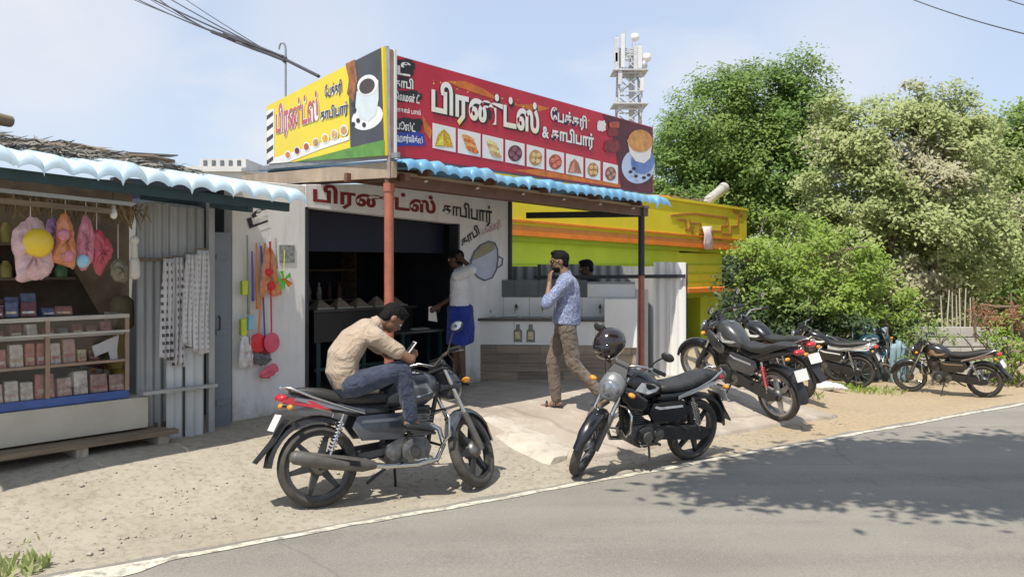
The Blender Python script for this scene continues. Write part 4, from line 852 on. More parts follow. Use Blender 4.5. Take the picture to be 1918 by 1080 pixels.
for k, (x, y0, y1, m, lb) in enumerate(((472, 470, 560, m_tb, 'thin blue toy stick hung on the whitewashed wall'), (480, 455, 575, m_to, 'thin orange toy stick hung on the whitewashed wall'), (463, 440, 585, mat('toy_grey', (.3, .32, .3), .5), 'thin grey toy stick hung on the whitewashed wall'), (516, 445, 500, MATS['toy_grey'], 'short grey toy stick beside the green windmill'))):
    t = hang('toy_stick', lb, x, y1); MB().tube([onF(x, y0, YT + .02), onF(x + 2, y1, YT + .02)], [.008, .014], 8).build('stick', m, t, smooth=60); MB().ell(onF(x + 2, y1, YT + .02), (.018, .018, .022)).build('knob', m, t, smooth=180)
t = hang('toy_windmill', 'green and orange toy windmill on the whitewashed wall', 535, 520)
c = onF(531, 524, YT)
for k in range(5):
    a = k * 2*math.pi/5 + .3; e1 = Vector((math.cos(a), 0, math.sin(a))); e2 = Vector((-math.sin(a), -.35, math.cos(a)))
    MB().add([c, c + e1 * .10, c + e1 * .09 + e2 * .06, c + e2 * .02 + Vector((0, -.02, 0))], [(0, 1, 2, 3)]).build('vane', m_tg if k != 4 else m_to, t)
MB().ell(c, (.018, .02, .018)).build('hub', m_to, t, smooth=180); MB().tube([c, c + Vector((.02, .01, .32))], .005, 6).build('stick', m_tl, t)
t = hang('paper_notice', 'small dark printed notice pasted on the whitewashed wall', 540, 470)
a = onF(523, 492, WY - .006); b_ = onF(552, 459, WY - .006); MB().box(a.x, b_.x, WY - .008, WY - .002, a.z, b_.z).build('sheet', mat('notice_grey', (.26, .27, .26), .7, var=.5, scale=25), t)
# ---------------------------------------------------------------- wash counter
Aw = atY(888, 0, 11.52); Bw = atY(1192, 0, 11.32)
WASH = Frame(Aw, math.atan2(Bw.y - Aw.y, Bw.x - Aw.x)); WL = (Bw.xy - Aw.xy).length
wz = .34
wash = thing('wash_counter', 'tiled hand wash counter with taps and wood look base under the canopy', 'counter', (WL/2, .2, wz), WASH)
m_core = mat('mortar', (.34, .33, .31), .9); m_tile = mat('white_tile', (.80, .79, .76), .25, var=.06, scale=3, spec=.6); m_slate = mat('slate_tile', (.11, .12, .125), .4, var=.25, scale=5)
planks = [mat('wood_tile_%d' % i, c, .5, var=.3, scale=3, stretch=(.6, 4, 9)) for i, c in enumerate([(.27, .21, .16), (.33, .26, .19), (.22, .175, .135)])]
MB().box(0, WL, .012, .36, wz - .12, 1.14).box(0, WL, .36, .5, wz - .12, 1.66).build('core', m_core, wash)
rows_ = 4; ph = (.82 - wz) / rows_
for r_i in range(rows_):
    x = -.3 * (r_i % 2); 
    while x < WL:
        a, b = max(0, x), min(WL, x + .6)
        if b - a > .03: MB().box(a + .003, b - .003, -.002 - .001 * (r_i % 2), .014, wz + ph * r_i + .003, wz + ph * (r_i + 1) - .003).build('plank_tile', planks[R_.randrange(3)], wash)
        x += .6
for k in range(4): MB().box(WL/4*k + .003, WL/4*(k+1) - .003, -.006, .013, .825, 1.138).build('white_tile', m_tile, wash)
MB().box(-.02, WL + .01, -.045, .362, 1.14, 1.178).build('granite_ledge', mat('granite', (.09, .08, .075), .3, var=.5, scale=60, detail=2), wash, bevel=.005)
x1 = onFr(WASH, 1100, 0, .35).x
for k in range(6): MB().box(WL/6*k + .003, WL/6*(k+1) - .003, .35, .362, 1.18, 1.445).build('white_tile', m_tile, wash)
x0 = onFr(WASH, 918, 0, .35).x
for k in range(4):
    w = (x1 - x0) / 4; MB().box(x0 + w*k + .003, x0 + w*(k+1) - .003, .346, .362, 1.452, 1.685).build('slate_tile', m_slate, wash)
MB().box(0, x0 - .003, .352, .362, 1.452, 1.66).build('white_tile', m_tile, wash)
MB().box(x1 + .003, WL, .354, .362, 1.452, 1.63).build('white_tile', m_tile, wash)
xa = onFr(WASH, 1132, 0, -.04).x
MB().box(xa, WL + .005, -.05, .2, .80, 1.44).build('end_block', m_tile, wash, bevel=.006)
m_chrome = mat('tap_metal', (.42, .38, .28), .25, metal=.9, var=.2)
for px in (921, 967, 1017, 1124):
    p = onFr(WASH, px, 578, .30); x = p.x; z = 1.30
    b = MB().tube([(x, .36, z), (x, .26, z), (x, .19, z - .005), (x, .16, z - .03), (x, .16, z - .06)], [.012, .012, .011, .010, .010], 8).build('tap', m_chrome, wash, smooth=60)
    MB().lathe([(.02, 0), (.02, .02), (.012, .03), (.006, .05)], 10, Matrix.Translation((x, .27, z + .01))).build('tap_knob', m_dark, b, smooth=40)
    MB().lathe([(.03, 0), (.03, .008)], 12, Matrix.Translation((x, .352, z)) @ Matrix.Rotation(math.radians(90), 4, 'X')).build('tap_flange', m_chrome, b)
    MB().ell((x + .05, .12, 1.185), (.05, .04, .018)).build('soap_dish', mat('soap_dish', (.55, .50, .38), .4), wash, smooth=180)
m_pr = mat('bottle_print', (.20, .19, .17), .5, var=.5, scale=40)
for px in (970, 994):
    p = onFr(WASH, px, 0, -.006).x
    MB().add([(p + dx * .058, -.0075, .86 + dz * .25) for dx, dz in ((-1, 0), (1, 0), (1, .6), (.5, .72), (.45, .95), (-.45, .95), (-.5, .72), (-1, .6))], [tuple(range(8))]).build('bottle_picture', m_pr, wash)
    MB().add([(p + dx * .035, -.009, .90 + dz * .1) for dx, dz in ((-1, 0), (1, 0), (1, 1), (-1, 1))], [(0, 1, 2, 3)]).build('bottle_picture', goods[5], wash)
# tin fence behind the counter and beside the right post
fen = thing('tin_fence', 'tin sheet fence behind the wash counter, bright white at its sunny end', 'fence', atY(1130, 660, 12.6), WORLD)
def wsheet(p0, p1, z0, z1, ribs, m, amp=.014):
    p0 = Vector(p0); p1 = Vector(p1); d = (p1 - p0); nrm = Vector((-d.y, d.x)).normalized(); mb = MB(); n = ribs * 8; N = n + 1
    for off in (0, .004):
        for z in (z0, z1):
            for i in range(N): q = p0 + d * i / n + nrm * (amp * math.sin(2*math.pi*ribs*i/n) + off); mb.v.append((q.x, q.y, z))
    for i in range(n): mb.f += [(i, i+1, N+i+1, N+i), (2*N+i+1, 2*N+i, 3*N+i, 3*N+i+1), (N+i, N+i+1, 3*N+i+1, 3*N+i), (i+1, i, 2*N+i, 2*N+i+1)]
    return mb.build('sheet', m, fen, smooth=40)
m_ws = mat('white_sheet', (.74, .73, .70), .5, var=.08, scale=3, stretch=(1, 1, .2))
xs = [955, 1010, 1062, 1112, 1165, 1222]
for a, b in zip(xs, xs[1:]): wsheet(atY(a, 0, 12.75).xy, atY(b + 2, 0, 12.7).xy, .2, 1.9 + R_.uniform(-.04, .03), 3, m_galv)
wsheet(atY(1224, 0, 12.02).xy, atY(1256, 0, 12.0).xy, .1, 1.935, 2, m_ws); wsheet(atY(1255, 0, 11.98).xy, atY(1285, 0, 11.95).xy, .08, 1.93, 2, m_ws)
wsheet(atY(1190, 0, 11.95).xy, atY(1214, 0, 12.0).xy, .15, 1.55, 1, m_palesheet)
MB().bar(atY(1000, 519, 12.1), atY(1284, 517, 11.9), .04, .05).build('rail', m_dark, fen)
for px in (1010, 1284): p = atY(px, 0, 12.1 if px < 1100 else 12.06); MB().box(p.x - .025, p.x + .025, p.y - .02, p.y + .03, 0, 1.9).build('stake', m_dark, fen)
# ---------------------------------------------------------------- inside the shop
sc = thing('sweet_counter', 'dark glass sweet counter with teal legs inside the open shop', 'counter', (1.6, 2.5, .36), SHOP)
MB().box(.75, 2.35, 2.3, 2.9, .95, 1.32).build('body', mat('counter_dark', (.018, .017, .016), .4, var=.3), sc, bevel=.01)
MB().box(.72, 2.38, 2.26, 2.93, 1.32, 1.35).build('top', mat('counter_top', (.05, .045, .04), .4), sc)
m_tealp = mat('teal_paint', (.008, .04, .045), .5)
for x in (.8, 1.5, 2.27): MB().box(x, x + .06, 2.32, 2.38, .36, .95).build('leg', m_tealp, sc)
MB().box(.78, 2.33, 2.33, 2.36, .6, .64).build('stretcher', m_tealp, sc)
m_past = mat('pastry', (.30, .23, .16), .7, var=.3, scale=14)
for k in range(5):
    x = .95 + .3 * k; t = thing('sweet_tray', 'heaped tray of pale pastries on the sweet counter', 'tray', (x, 2.45, 1.35), SHOP, 'pastry trays on the sweet counter')
    MB().box(x - .13, x + .13, 2.33, 2.6, 1.351, 1.37).build('tray', m_alu, t)
    b = MB(); b.hexa([(x-.11, 2.36, 1.37), (x+.11, 2.36, 1.37), (x+.11, 2.57, 1.37), (x-.11, 2.57, 1.37)], [(x-.015, 2.45, 1.47 + .03*(k%2)), (x+.02, 2.45, 1.47), (x+.02, 2.48, 1.47), (x-.015, 2.48, 1.47)]); b.build('pastry', m_past, t, bevel=.012)
rack = thing('bottle_rack', 'dark wooden rack of bottles and jars at the back of the shop', 'rack', (1.4, 4.3, .36), SHOP)
for z in (.9, 1.35, 1.8): MB().box(.3, 2.9, 4.2, 4.55, z, z + .03).build('shelf', m_wood, rack)
for x in (.3, 1.6, 2.87): MB().box(x, x + .03, 4.2, 4.55, .36, 2.2).build('upright', m_wood, rack)
for k in range(26):
    x = .42 + (k % 13) * .19; z = .93 if k < 13 else 1.38
    if abs(x - 1.615) < .06: continue
    MB().lathe([(.04, 0), (.042, .12), (.035, .16), (.016, .2), (.016, .25)], 10, Matrix.Translation((x, 4.36, z))).solo('jar', '%s jar on the %s shelf of the rack at the back of the shop' % (['red', 'tan', 'cream', 'dark maroon', 'brownish red', 'mustard', 'navy'][k % 7], 'lowest' if k < 13 else 'middle'), 'jar', goods[k % 7], (x, 4.36, z), SHOP, 'jars on the shop rack', smooth=50)
tb = thing('serving_table', 'low dark serving table with steel tray at the shop opening', 'table', (2.25, 1.95, .36), SHOP)
MB().box(1.75, 2.5, 1.85, 2.15, 1.02, 1.05).build('top', mat('steel_top', (.12, .12, .12), .35, metal=.6), tb)
for x, y in ((1.78, 1.87), (2.44, 1.87), (1.78, 2.1), (2.44, 2.1)): MB().box(x, x + .035, y, y + .035, .36, 1.02).build('leg', m_tealp, tb)
MB().ell((2.2, 2.0, 1.06), (.17, .1, .02)).build('tray', m_alu, tb, smooth=180)
# ---------------------------------------------------------------- yellow and green house beyond
Ah = Vector((-.02, 16)); Bh = Vector((6.32, 23)); HSE = Frame(Ah, math.atan2(Bh.y - Ah.y, Bh.x - Ah.x)); HL = (Bh - Ah).length
hz = lambda x: 2.45 - .02 * x
m_lime = mat('lime_paint', (.48, .62, .04), .75, var=.1, scale=1.5, bump=.1); m_lime2 = mat('lime_shade_paint', (.33, .48, .025), .75, var=.1, scale=2)  # second lime is darker, shade under the parapet put into the colour
m_yp = mat('house_yellow', (.70, .58, .02), .7, var=.08, scale=1.4); m_or = mat('house_orange', (.72, .20, .02), .7, var=.15, scale=3); m_trim = mat('house_trim', (.40, .17, .03), .7, var=.15)
hs = thing('painted_house', 'single storey house painted lime green and yellow with stepped parapet motifs', 'house', (4, .7, -.4), HSE)
def slab(x0, x1, y0, y1, a, b): return MB().hexa([(x0, y0, hz(x0)+a), (x1, y0, hz(x1)+a), (x1, y1, hz(x1)+a), (x0, y1, hz(x0)+a)], [(x0, y0, hz(x0)+b), (x1, y0, hz(x1)+b), (x1, y1, hz(x1)+b), (x0, y1, hz(x0)+b)])
x_end = onFr(HSE, 1352, 0, .1).x
slab(-1.2, HL, 0, 2.5, .0, 1.08).build('parapet', m_yp, hs)
slab(-1.2, HL - .002, -.05, -.0, .0, .09).build('band', m_or, hs); slab(-1.2, HL - .002, -.025, -.0, .09, .2).build('band', m_trim, hs); slab(-1.2, HL - .002, -.035, 0, .26, .30).build('band', m_or, hs)
slab(-1.2, HL + .03, -.04, 2.5, 1.08, 1.14).build('coping', m_yp, hs)
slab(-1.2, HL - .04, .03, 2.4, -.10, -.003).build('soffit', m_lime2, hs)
MB().hexa([(-1.2, .1, -1), (x_end - 2.1, .1, -1), (x_end - 2.1, 2.4, -1), (-1.2, 2.4, -1)], [(-1.2, .1, hz(-1.2)-.102), (x_end - 2.1, .1, hz(x_end)-.06), (x_end - 2.1, 2.4, hz(x_end)-.06), (-1.2, 2.4, hz(-1.2)-.102)]).build('wall', m_lime, hs)
xo0 = x_end - 2.1; xo1 = onFr(HSE, 1312, 0, .1).x; zo = 1.22
MB().box(xo0 + .002, x_end, .1, 2.4, zo + .0, hz(x_end) - .102).build('wall', m_lime, hs)
MB().box(xo1, x_end, .1, 2.4, -1, zo - .002).build('pillar', m_lime, hs)
MB().box(xo0 + .004, xo1 - .004, 0.5, 0.6, -1, zo - .004).build('door', m_dark, hs)
MB().box(xo0 - .6, onFr(HSE, 1392, 0, -.5).x, -.5, .095, zo + .02, zo + .12).build('sunshade', m_or, hs)
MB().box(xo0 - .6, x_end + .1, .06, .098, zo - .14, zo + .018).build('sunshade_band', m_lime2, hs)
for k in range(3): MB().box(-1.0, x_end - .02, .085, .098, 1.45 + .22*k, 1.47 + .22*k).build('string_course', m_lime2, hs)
pp = Plane((0, -.002, hz(0)), (HL, -.002, hz(HL)), (HL, -.002, hz(HL) + 1.1), (0, -.002, hz(0) + 1.1)); pp.fr = HSE
def line3(pts, w=.05):
    mb = MB(); q = [pp.q(*pp.inv(x, y), .0) for x, y in pts]
    for a, b in zip(q, q[1:]): mb.bar(a, b, .05, w)
    return mb.build('motif_moulding', m_trim, hs)
line3([(1268, 411), (1284, 412), (1284, 430), (1297, 431), (1297, 441), (1352, 448), (1352, 438), (1368, 439), (1368, 424), (1381, 424), (1381, 403), (1391, 403)])
line3([(1256, 404), (1272, 402), (1300, 400), (1362, 408), (1362, 424), (1350, 424), (1350, 434), (1312, 430), (1312, 419), (1292, 418), (1292, 411)])
line3([(1380, 388), (1374, 388), (1374, 397), (1384, 397)]); line3([(1308, 436), (1336, 439)]); line3([(1290, 425), (1300, 426)])
tp = thing('hanging_cloth', 'small pale pink cloth draped over the front of the yellow parapet', 'cloth', pp.q(*pp.inv(1316, 466), .06), HSE)
mb = MB(); cl = [(1308, 424, .05), (1310, 440, .07), (1309, 455, .06), (1309, 467, .07)]
mb.loft([[pp.q(*pp.inv(x + dx, y), .06 + d + .03 * math.sin(dx * .7 + y)) for dx in (0, 4, 8, 12, 16)] for x, y, d in cl], closed=False); o = mb.build('cloth', mat('pale_pink_cloth', (.72, .60, .60), .9, var=.1), tp, smooth=180); so = o.modifiers.new('s', 'SOLIDIFY'); so.thickness = .008
t = thing('grey_pipe', 'short grey pipe tilted up on the yellow house roof', 'pipe', onFr(HSE, 1322, 382, .6), HSE)
MB().tube([onFr(HSE, 1316, 384, .6), onFr(HSE, 1356, 352, .6)], .13, 14).build('tube', mat('pipe_grey', (.40, .38, .34), .7, var=.15), t, smooth=50)
MB().tube([onFr(HSE, 1352, 355, .6), onFr(HSE, 1357, 351, .6)], .15, 14).build('collar', MATS['pipe_grey'], t, smooth=50)
t = thing('roof_clutter', 'twigs and torn sheet scraps lying on the yellow house roof', 'clutter', onFr(HSE, 1270, 385, .8), HSE)
mb = MB(); r = random.Random(9)
for k in range(160):
    p = onFr(HSE, r.uniform(1240, 1330), r.uniform(372, 388), r.uniform(.3, 1)); a = r.uniform(0, 6.3); d = Vector((math.cos(a), math.sin(a)*.5, r.uniform(-.1, .3))) * r.uniform(.15, .5); mb.bar(p, p + d, .02, .02)
mb.build('twigs', m_wood, t)
MB().hexa([onFr(HSE, 1223, 392, .4), onFr(HSE, 1262, 386, .4), onFr(HSE, 1262, 386, .9), onFr(HSE, 1223, 392, .9)], [onFr(HSE, 1226, 378, .5), onFr(HSE, 1250, 374, .5), onFr(HSE, 1250, 374, .8), onFr(HSE, 1226, 378, .8)]).build('blue_scrap', mat('blue_scrap', (.25, .42, .62), .6, var=.2), t)
MB().hexa([onFr(HSE, 1223, 377, .5), onFr(HSE, 1268, 377, .5), onFr(HSE, 1268, 377, .9), onFr(HSE, 1223, 377, .9)], [onFr(HSE, 1223, 364, .6), onFr(HSE, 1252, 366, .6), onFr(HSE, 1252, 366, .8), onFr(HSE, 1223, 364, .8)]).build('orange_scrap', m_or, t)
# ---------------------------------------------------------------- distant pale house behind the stall
fh = thing('distant_house', 'pale distant house with flat parapet roof behind the stall', 'house', atY(390, 520, 30), WORLD)
m_pale = mat('far_plaster', (.55, .54, .53), .9, var=.12, scale=.6)
a = atY(318, 322, 30); b = atY(470, 308, 31)
MB().box(a.x, b.x, 30, 38, -.5, a.z).build('wall', m_pale, fh); MB().box(a.x - .2, b.x + .2, 29.8, 38.2, a.z, a.z + .18).build('roof', m_pale, fh)
c1 = atY(385, 301, 31); MB().box(c1.x, b.x, 30.4, 36, a.z + .18, c1.z).build('parapet', m_pale, fh)
for k in range(5): x = c1.x + .15 + k * .3; MB().box(x, x + .12, 30.36, 30.4, a.z + .22, c1.z - .06).build('vent', m_slate, fh)
for x in (a.x + .6, a.x + 1.7): MB().box(x, x + .6, 29.96, 30, 2.0, 3.2).build('window', m_slate, fh)
# ---------------------------------------------------------------- phone mast
tw = thing('phone_mast', 'tall grey lattice phone mast with antenna panels and white dishes', 'mast', (atY(1180, 0, 62).x, 62, -.5), WORLD)
m_tow = mat('hazed_mast_steel', (.52, .53, .55), .6, metal=.2, var=.15); cxm = atY(1178, 0, 62).x; ztop = atY(0, 96, 62).z  # steel tone lightened, distant haze put into the colour
hw = lambda z: .72 + (ztop - z) * .028
def corner(k, z): sx, sy = ((-1, -1), (1, -1), (1, 1), (-1, 1))[k % 4]; return Vector((cxm + sx * hw(z), 62 + sy * hw(z), z))
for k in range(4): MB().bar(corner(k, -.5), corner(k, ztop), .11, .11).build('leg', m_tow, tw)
zz = [0 + i * 1.3 for i in range(int(ztop / 1.3) + 1)] + [ztop]
for k in range(4):
    mb = MB()
    for i, (z0, z1) in enumerate(zip(zz, zz[1:])):
        if z1 - z0 < .1: continue
        mb.bar(corner(k, z0), corner(k+1, z1), .07, .07); mb.bar(corner(k+1, z0), corner(k, z1), .07, .07); mb.bar(corner(k, z1), corner(k+1, z1), .09, .09)
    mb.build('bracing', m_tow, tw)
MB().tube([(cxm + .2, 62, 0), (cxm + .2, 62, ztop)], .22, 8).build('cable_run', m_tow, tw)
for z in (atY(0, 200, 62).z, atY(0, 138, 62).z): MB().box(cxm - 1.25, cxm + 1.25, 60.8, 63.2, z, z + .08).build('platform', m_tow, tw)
m_ant = mat('antenna_white', (.62, .62, .62), .5, var=.08)
for k, (px, y0, y1) in enumerate(((1155, 72, 132), (1166, 66, 128), (1190, 90, 135), (1198, 88, 130), (1161, 130, 160), (1202, 148, 172), (1153, 100, 118))):
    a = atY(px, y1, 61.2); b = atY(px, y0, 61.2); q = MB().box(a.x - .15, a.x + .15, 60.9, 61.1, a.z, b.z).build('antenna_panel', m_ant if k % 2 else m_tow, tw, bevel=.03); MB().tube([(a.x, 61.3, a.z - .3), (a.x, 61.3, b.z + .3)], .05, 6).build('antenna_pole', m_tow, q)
for px, py, rr in ((1190, 70, .30), (1212, 108, .32), (1205, 122, .36)):
    p = atY(px, py, 61.3); MB().lathe([(.05, .3), (rr * .8, .2), (rr, 0), (rr * .95, -.18), (.03, -.28)], 18, Matrix.Translation(p) @ Matrix.Rotation(math.radians(60), 4, 'Z') @ Matrix.Rotation(math.radians(90), 4, 'X')).build('dish', m_pw if py < 115 else m_tow, tw, smooth=40)
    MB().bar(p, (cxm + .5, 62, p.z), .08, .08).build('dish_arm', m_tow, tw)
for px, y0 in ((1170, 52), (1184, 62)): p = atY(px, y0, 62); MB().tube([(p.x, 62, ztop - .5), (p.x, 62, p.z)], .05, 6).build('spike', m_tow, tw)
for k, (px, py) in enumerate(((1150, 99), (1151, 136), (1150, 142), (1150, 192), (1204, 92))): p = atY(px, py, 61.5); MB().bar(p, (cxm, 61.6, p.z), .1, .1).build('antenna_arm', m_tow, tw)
# ---------------------------------------------------------------- service pipe and cables above the stall
m_cable = mat('cable_black', (.05, .05, .055), .6)
pp0 = atY(535, 112, 11.6)
sp_ = thing('service_pipe', 'thin service pipe with a curled top holding the cable bundle', 'pipe', (pp0.x, pp0.y, 2.6), WORLD)
hk = [(pp0.x, pp0.y, 2.6), (pp0.x, pp0.y, pp0.z + .1)]
for i in range(9): a = math.pi * i / 8; hk.append((pp0.x - .045 + .045 * math.cos(a), pp0.y, pp0.z + .14 + .09 * math.sin(a)))
MB().tube(hk, .014, 8).build('pipe', m_grey, sp_, smooth=60)
MB().tube([pp0 + Vector((-.02, 0, -.04)), pp0 + Vector((.0, 0, .03))], .03, 8).build('clamp', m_cable, sp_)
q1 = atY(597, 143, 10.6)
def cable(p, q, sag, rr, label, n=18):
    p = Vector(p); q = Vector(q); pts = [p.lerp(q, i/n) - Vector((0, 0, sag * 4 * (i/n) * (1 - i/n))) for i in range(n + 1)]
    c = thing('overhead_cable', label, 'cable', q, WORLD, 'overhead cables')
    MB().tube(pts, rr, 6).build('wire', m_cable, c, smooth=180); return c, pts
far = [(225, -12), (252, -14), (276, -16), (300, -20), (322, -22), (338, -24), (356, -30)]
for i, (x, y) in enumerate(far):
    d = atY(x - 130, y - 62, 20 + i * .4); c, pts = cable(d, pp0 + Vector((R_.uniform(-.02, .02), 0, R_.uniform(-.04, .04))), .10 + .05 * i * (i % 2), .008 + .003 * (i % 3), 'thin black cable running from the service pipe up over the stall')
    if i in (1, 3): MB().capsule(pts[14], pts[15], .03, .03).build('cable_joint', m_cable, c, smooth=180)
cable(pp0, q1, .0, .022, 'thick black cable bundle dropping from the service pipe behind the yellow signboard')
cable(atY(420, 62, 13.2), pp0 + Vector((0, 0, -.01)), .02, .024, 'thick twisted cable bundle arriving at the service pipe')
for k, (a, b, l) in enumerate((((1640, -30, 22), (1990, 80, 15), 'long black cable crossing the sky above the trees'), ((1800, -40, 22), (2000, 28, 16), 'upper black cable crossing the corner of the sky above the trees'))): cable(atY(*a), atY(*b), .12, .012, l)
# ---------------------------------------------------------------- trees and shrubs
m_bark = mat('bark', (.16, .12, .085), .95, var=.35, scale=6, bump=.5, bscale=25, stretch=(1, 1, .25))
def leaves(P, Nrm, L, W, rng):
    """one folded rhombus per leaf; P centres, Nrm facing, L length, W width"""
    n = len(P); T = rng.normal(size=(n, 3)); T -= (T * Nrm).sum(1, keepdims=True) * Nrm; T /= np.linalg.norm(T, axis=1, keepdims=True) + 1e-9
    B = np.cross(Nrm, T); L = L[:, None]; W = W[:, None]
    V = np.stack([P - T * L * .5, P + B * W * .5 + Nrm * W * .12, P + T * L * .5, P - B * W * .5 + Nrm * W * .12], 1).reshape(-1, 3)
    F = np.arange(n * 4).reshape(n, 4); return V, F
def leafmesh(name, V, F, m, parent, off):
    me = bpy.data.meshes.new(name); V = V - np.array(off)
    me.vertices.add(len(V)); me.vertices.foreach_set('co', V.ravel()); me.loops.add(F.size); me.loops.foreach_set('vertex_index', F.ravel().astype(np.int32))
    me.polygons.add(len(F)); me.polygons.foreach_set('loop_start', np.arange(0, F.size, 4, dtype=np.int32)); me.materials.append(m); me.update(calc_edges=True); me.validate()
    o = bpy.data.objects.new(name, me); COL.objects.link(o); o.parent = parent; OFF[o.name] = Vector(off); return o
def foliage(blobs, dens, clump, llen, rng, lwr=.45, shell=.76, per=None, droop=0):
    Ps = []; Ns = []; cl = []
    for c, r in blobs:
        c = np.array(c); r = np.array(r); area = (r[0]*r[1] + r[1]*r[2] + r[0]*r[2]) / 3 * 4
        n = max(4, int(area * dens)); d = rng.normal(size=(n, 3)); d /= np.linalg.norm(d, axis=1, keepdims=True)
        rad = shell + (1 - shell) * rng.random(n) ** .6; rad *= 1 + .16 * np.sin(d[:, 0] * 5 + c[0]) * np.cos(d[:, 2] * 6 + c[1]) + rng.normal(0, .06, n)
        C = c + d * r * rad[:, None]; cl.append(C)
        k = per or 26; s = clump * (.6 + .8 * rng.random(n))
        off = rng.normal(size=(n, k, 3)) * s[:, None, None] * np.array([1, 1, .62]); off[:, :, 2] -= droop * np.abs(off[:, :, 0])
        Ps.append((C[:, None, :] + off).reshape(-1, 3))
        nn = rng.normal(size=(n, k, 3)) * .42 + d[:, None, :] * .45 + np.array([-.22, -.45, .75]); Ns.append(nn.reshape(-1, 3))
    P = np.concatenate(Ps); N = np.concatenate(Ns); N /= np.linalg.norm(N, axis=1, keepdims=True)
    L = llen * (.65 + .7 * rng.random(len(P))); V, F = leaves(P, N, L, L * lwr, rng)
    return V, F, np.concatenate(cl)
def limb(mb, p, q, r0, r1, rng, n=6, wob=.08):
    p = Vector(p); q = Vector(q); L = (q - p).length; pts = []
    for i in range(n + 1):
        t = i / n; e = Vector(rng.normal(size=3)) * wob * L * .25 * math.sin(math.pi * t); pts.append(p.lerp(q, t) + e + Vector((0, 0, .08 * L * math.sin(math.pi * t))))
    mb.tube(pts, [r0 + (r1 - r0) * i / n for i in range(n + 1)], 7); return pts
def tree(name, label, cat, base, blobs, m, dens, clump, llen, seed, trunk_r=.18, stems=1, group=None, n_limbs=26, lwr=.45, shell=.76, per=26, m2=None, f2=.0, twig=.012, droop=0):
    rng = np.random.default_rng(seed); t = thing(name, label, cat, base, WORLD, group)
    V, F, C = foliage(blobs, dens, clump, llen, rng, lwr, shell, per, droop)
    base = Vector(base)
    if m2 and f2:
        cn = V.reshape(-1, 4, 3).mean(1); key = np.sin(cn[:, 0]*1.9 + seed) + np.sin(cn[:, 2]*2.3 + cn[:, 0]*.7 + seed*2) + rng.normal(0, .5, len(cn)); sel = key > np.quantile(key, 1 - f2)
        for nm, s_, mm in (('crown', ~sel, m), ('dry_foliage', sel, m2)):
            VV = V.reshape(-1, 4, 3)[s_].reshape(-1, 3); leafmesh(nm, VV, np.arange(len(VV)).reshape(-1, 4), mm, t, base)
    else: leafmesh('crown', V, F, m, t, base)
    top = Vector(np.mean([np.array(b[0]) for b in blobs], axis=0)); mb = MB(); nodes = []
    for s in range(stems):
        b0 = base + Vector((rng.normal(0, .25) * (stems > 1), rng.normal(0, .2) * (stems > 1), -.15)); e = base.lerp(top, .75) + Vector((rng.normal(0, .5), rng.normal(0, .3), 0)) * (stems > 1)
        pts = limb(mb, b0, e, trunk_r, trunk_r * .55, rng, 7, .12); nodes += pts[3:]
    idx = rng.choice(len(C), min(n_limbs, len(C)), replace=False)
    for i in idx:
        q = Vector(C[i]); p = min(nodes, key=lambda a: (a - q).length + max(0, a.z - q.z)); pts = limb(mb, p, q, trunk_r * .32, twig, rng, 5, .15); nodes.append(pts[2])
    mb.build('trunk', m_bark, t, smooth=60); return t
def B(px, py, Y, rx, ry, rd=None):
    c = atY(px, py, Y); k = Y / FPX; return ((c.x, c.y, c.z), (rx * k, (rd or (rx + ry) / 2) * k, ry * k))
lf_dark = leafmat('leaf_dark', (.10, .195, .035), (.26, .38, .10), .9)
lf_pale = leafmat('leaf_pale', (.25, .32, .10), (.47, .50, .23), 1.1, .3); lf_dry = leafmat('leaf_dry', (.36, .34, .19), (.52, .49, .34), 1.5, .3)
lf_bright = leafmat('leaf_bright', (.17, .28, .035), (.36, .47, .09), 1.4, .4); lf_mid = leafmat('leaf_mid', (.11, .19, .035), (.25, .34, .08), 1.1, .35)
lf_shade = leafmat('leaf_shade', (.03, .06, .02), (.08, .12, .045), 1.6, .25); lf_red = leafmat('leaf_russet', (.22, .075, .04), (.36, .17, .09), 2.5, .3)
Y1 = 27
tree('dark_tree', 'tall dense dark green tree rising behind the yellow house', 'tree', (atY(1400, 0, Y1).x, Y1, -.6),
     [B(1330, 250, Y1, 92, 95), B(1285, 340, Y1, 70, 75), B(1425, 205, Y1, 88, 80), B(1495, 150, Y1, 52, 46), B(1405, 300, Y1, 105, 90), B(1262, 270, Y1+1, 40, 55), B(1500, 235, Y1, 60, 85), B(1345, 165, Y1, 42, 32), B(1330, 390, Y1, 110, 50), B(1430, 390, Y1, 90, 60), B(1400, 300, Y1 + 1, 130, 120), B(1480, 330, Y1, 70, 90)],
     lf_dark, 10, .24, .14, 1, .28, n_limbs=60, per=105, m2=lf_mid, f2=.4)
Y2 = 21
tree('pale_tree', 'broad pale yellow green tree with dry patches beyond the parked motorcycles', 'tree', (atY(1690, 0, Y2).x, Y2, -.5),
     [B(1655, 265, Y2, 120, 85), B(1590, 340, Y2, 88, 110), B(1735, 330, Y2, 120, 130), B(1680, 430, Y2, 165, 115), B(1800, 235, Y2, 58, 62), B(1560, 215, Y2, 42, 42), B(1815, 455, Y2, 75, 100), B(1650, 530, Y2, 115, 60), B(1740, 185, Y2, 50, 35), B(1560, 450, Y2, 60, 80), B(1680, 340, Y2 + .8, 150, 130), B(1850, 350, Y2 + .5, 60, 90), B(1700, 590, Y2, 120, 40)],
     lf_pale, 13, .17, .115, 2, .10, stems=6, n_limbs=90, lwr=.5, per=88, m2=lf_dry, f2=.16, shell=.7, droop=.3)
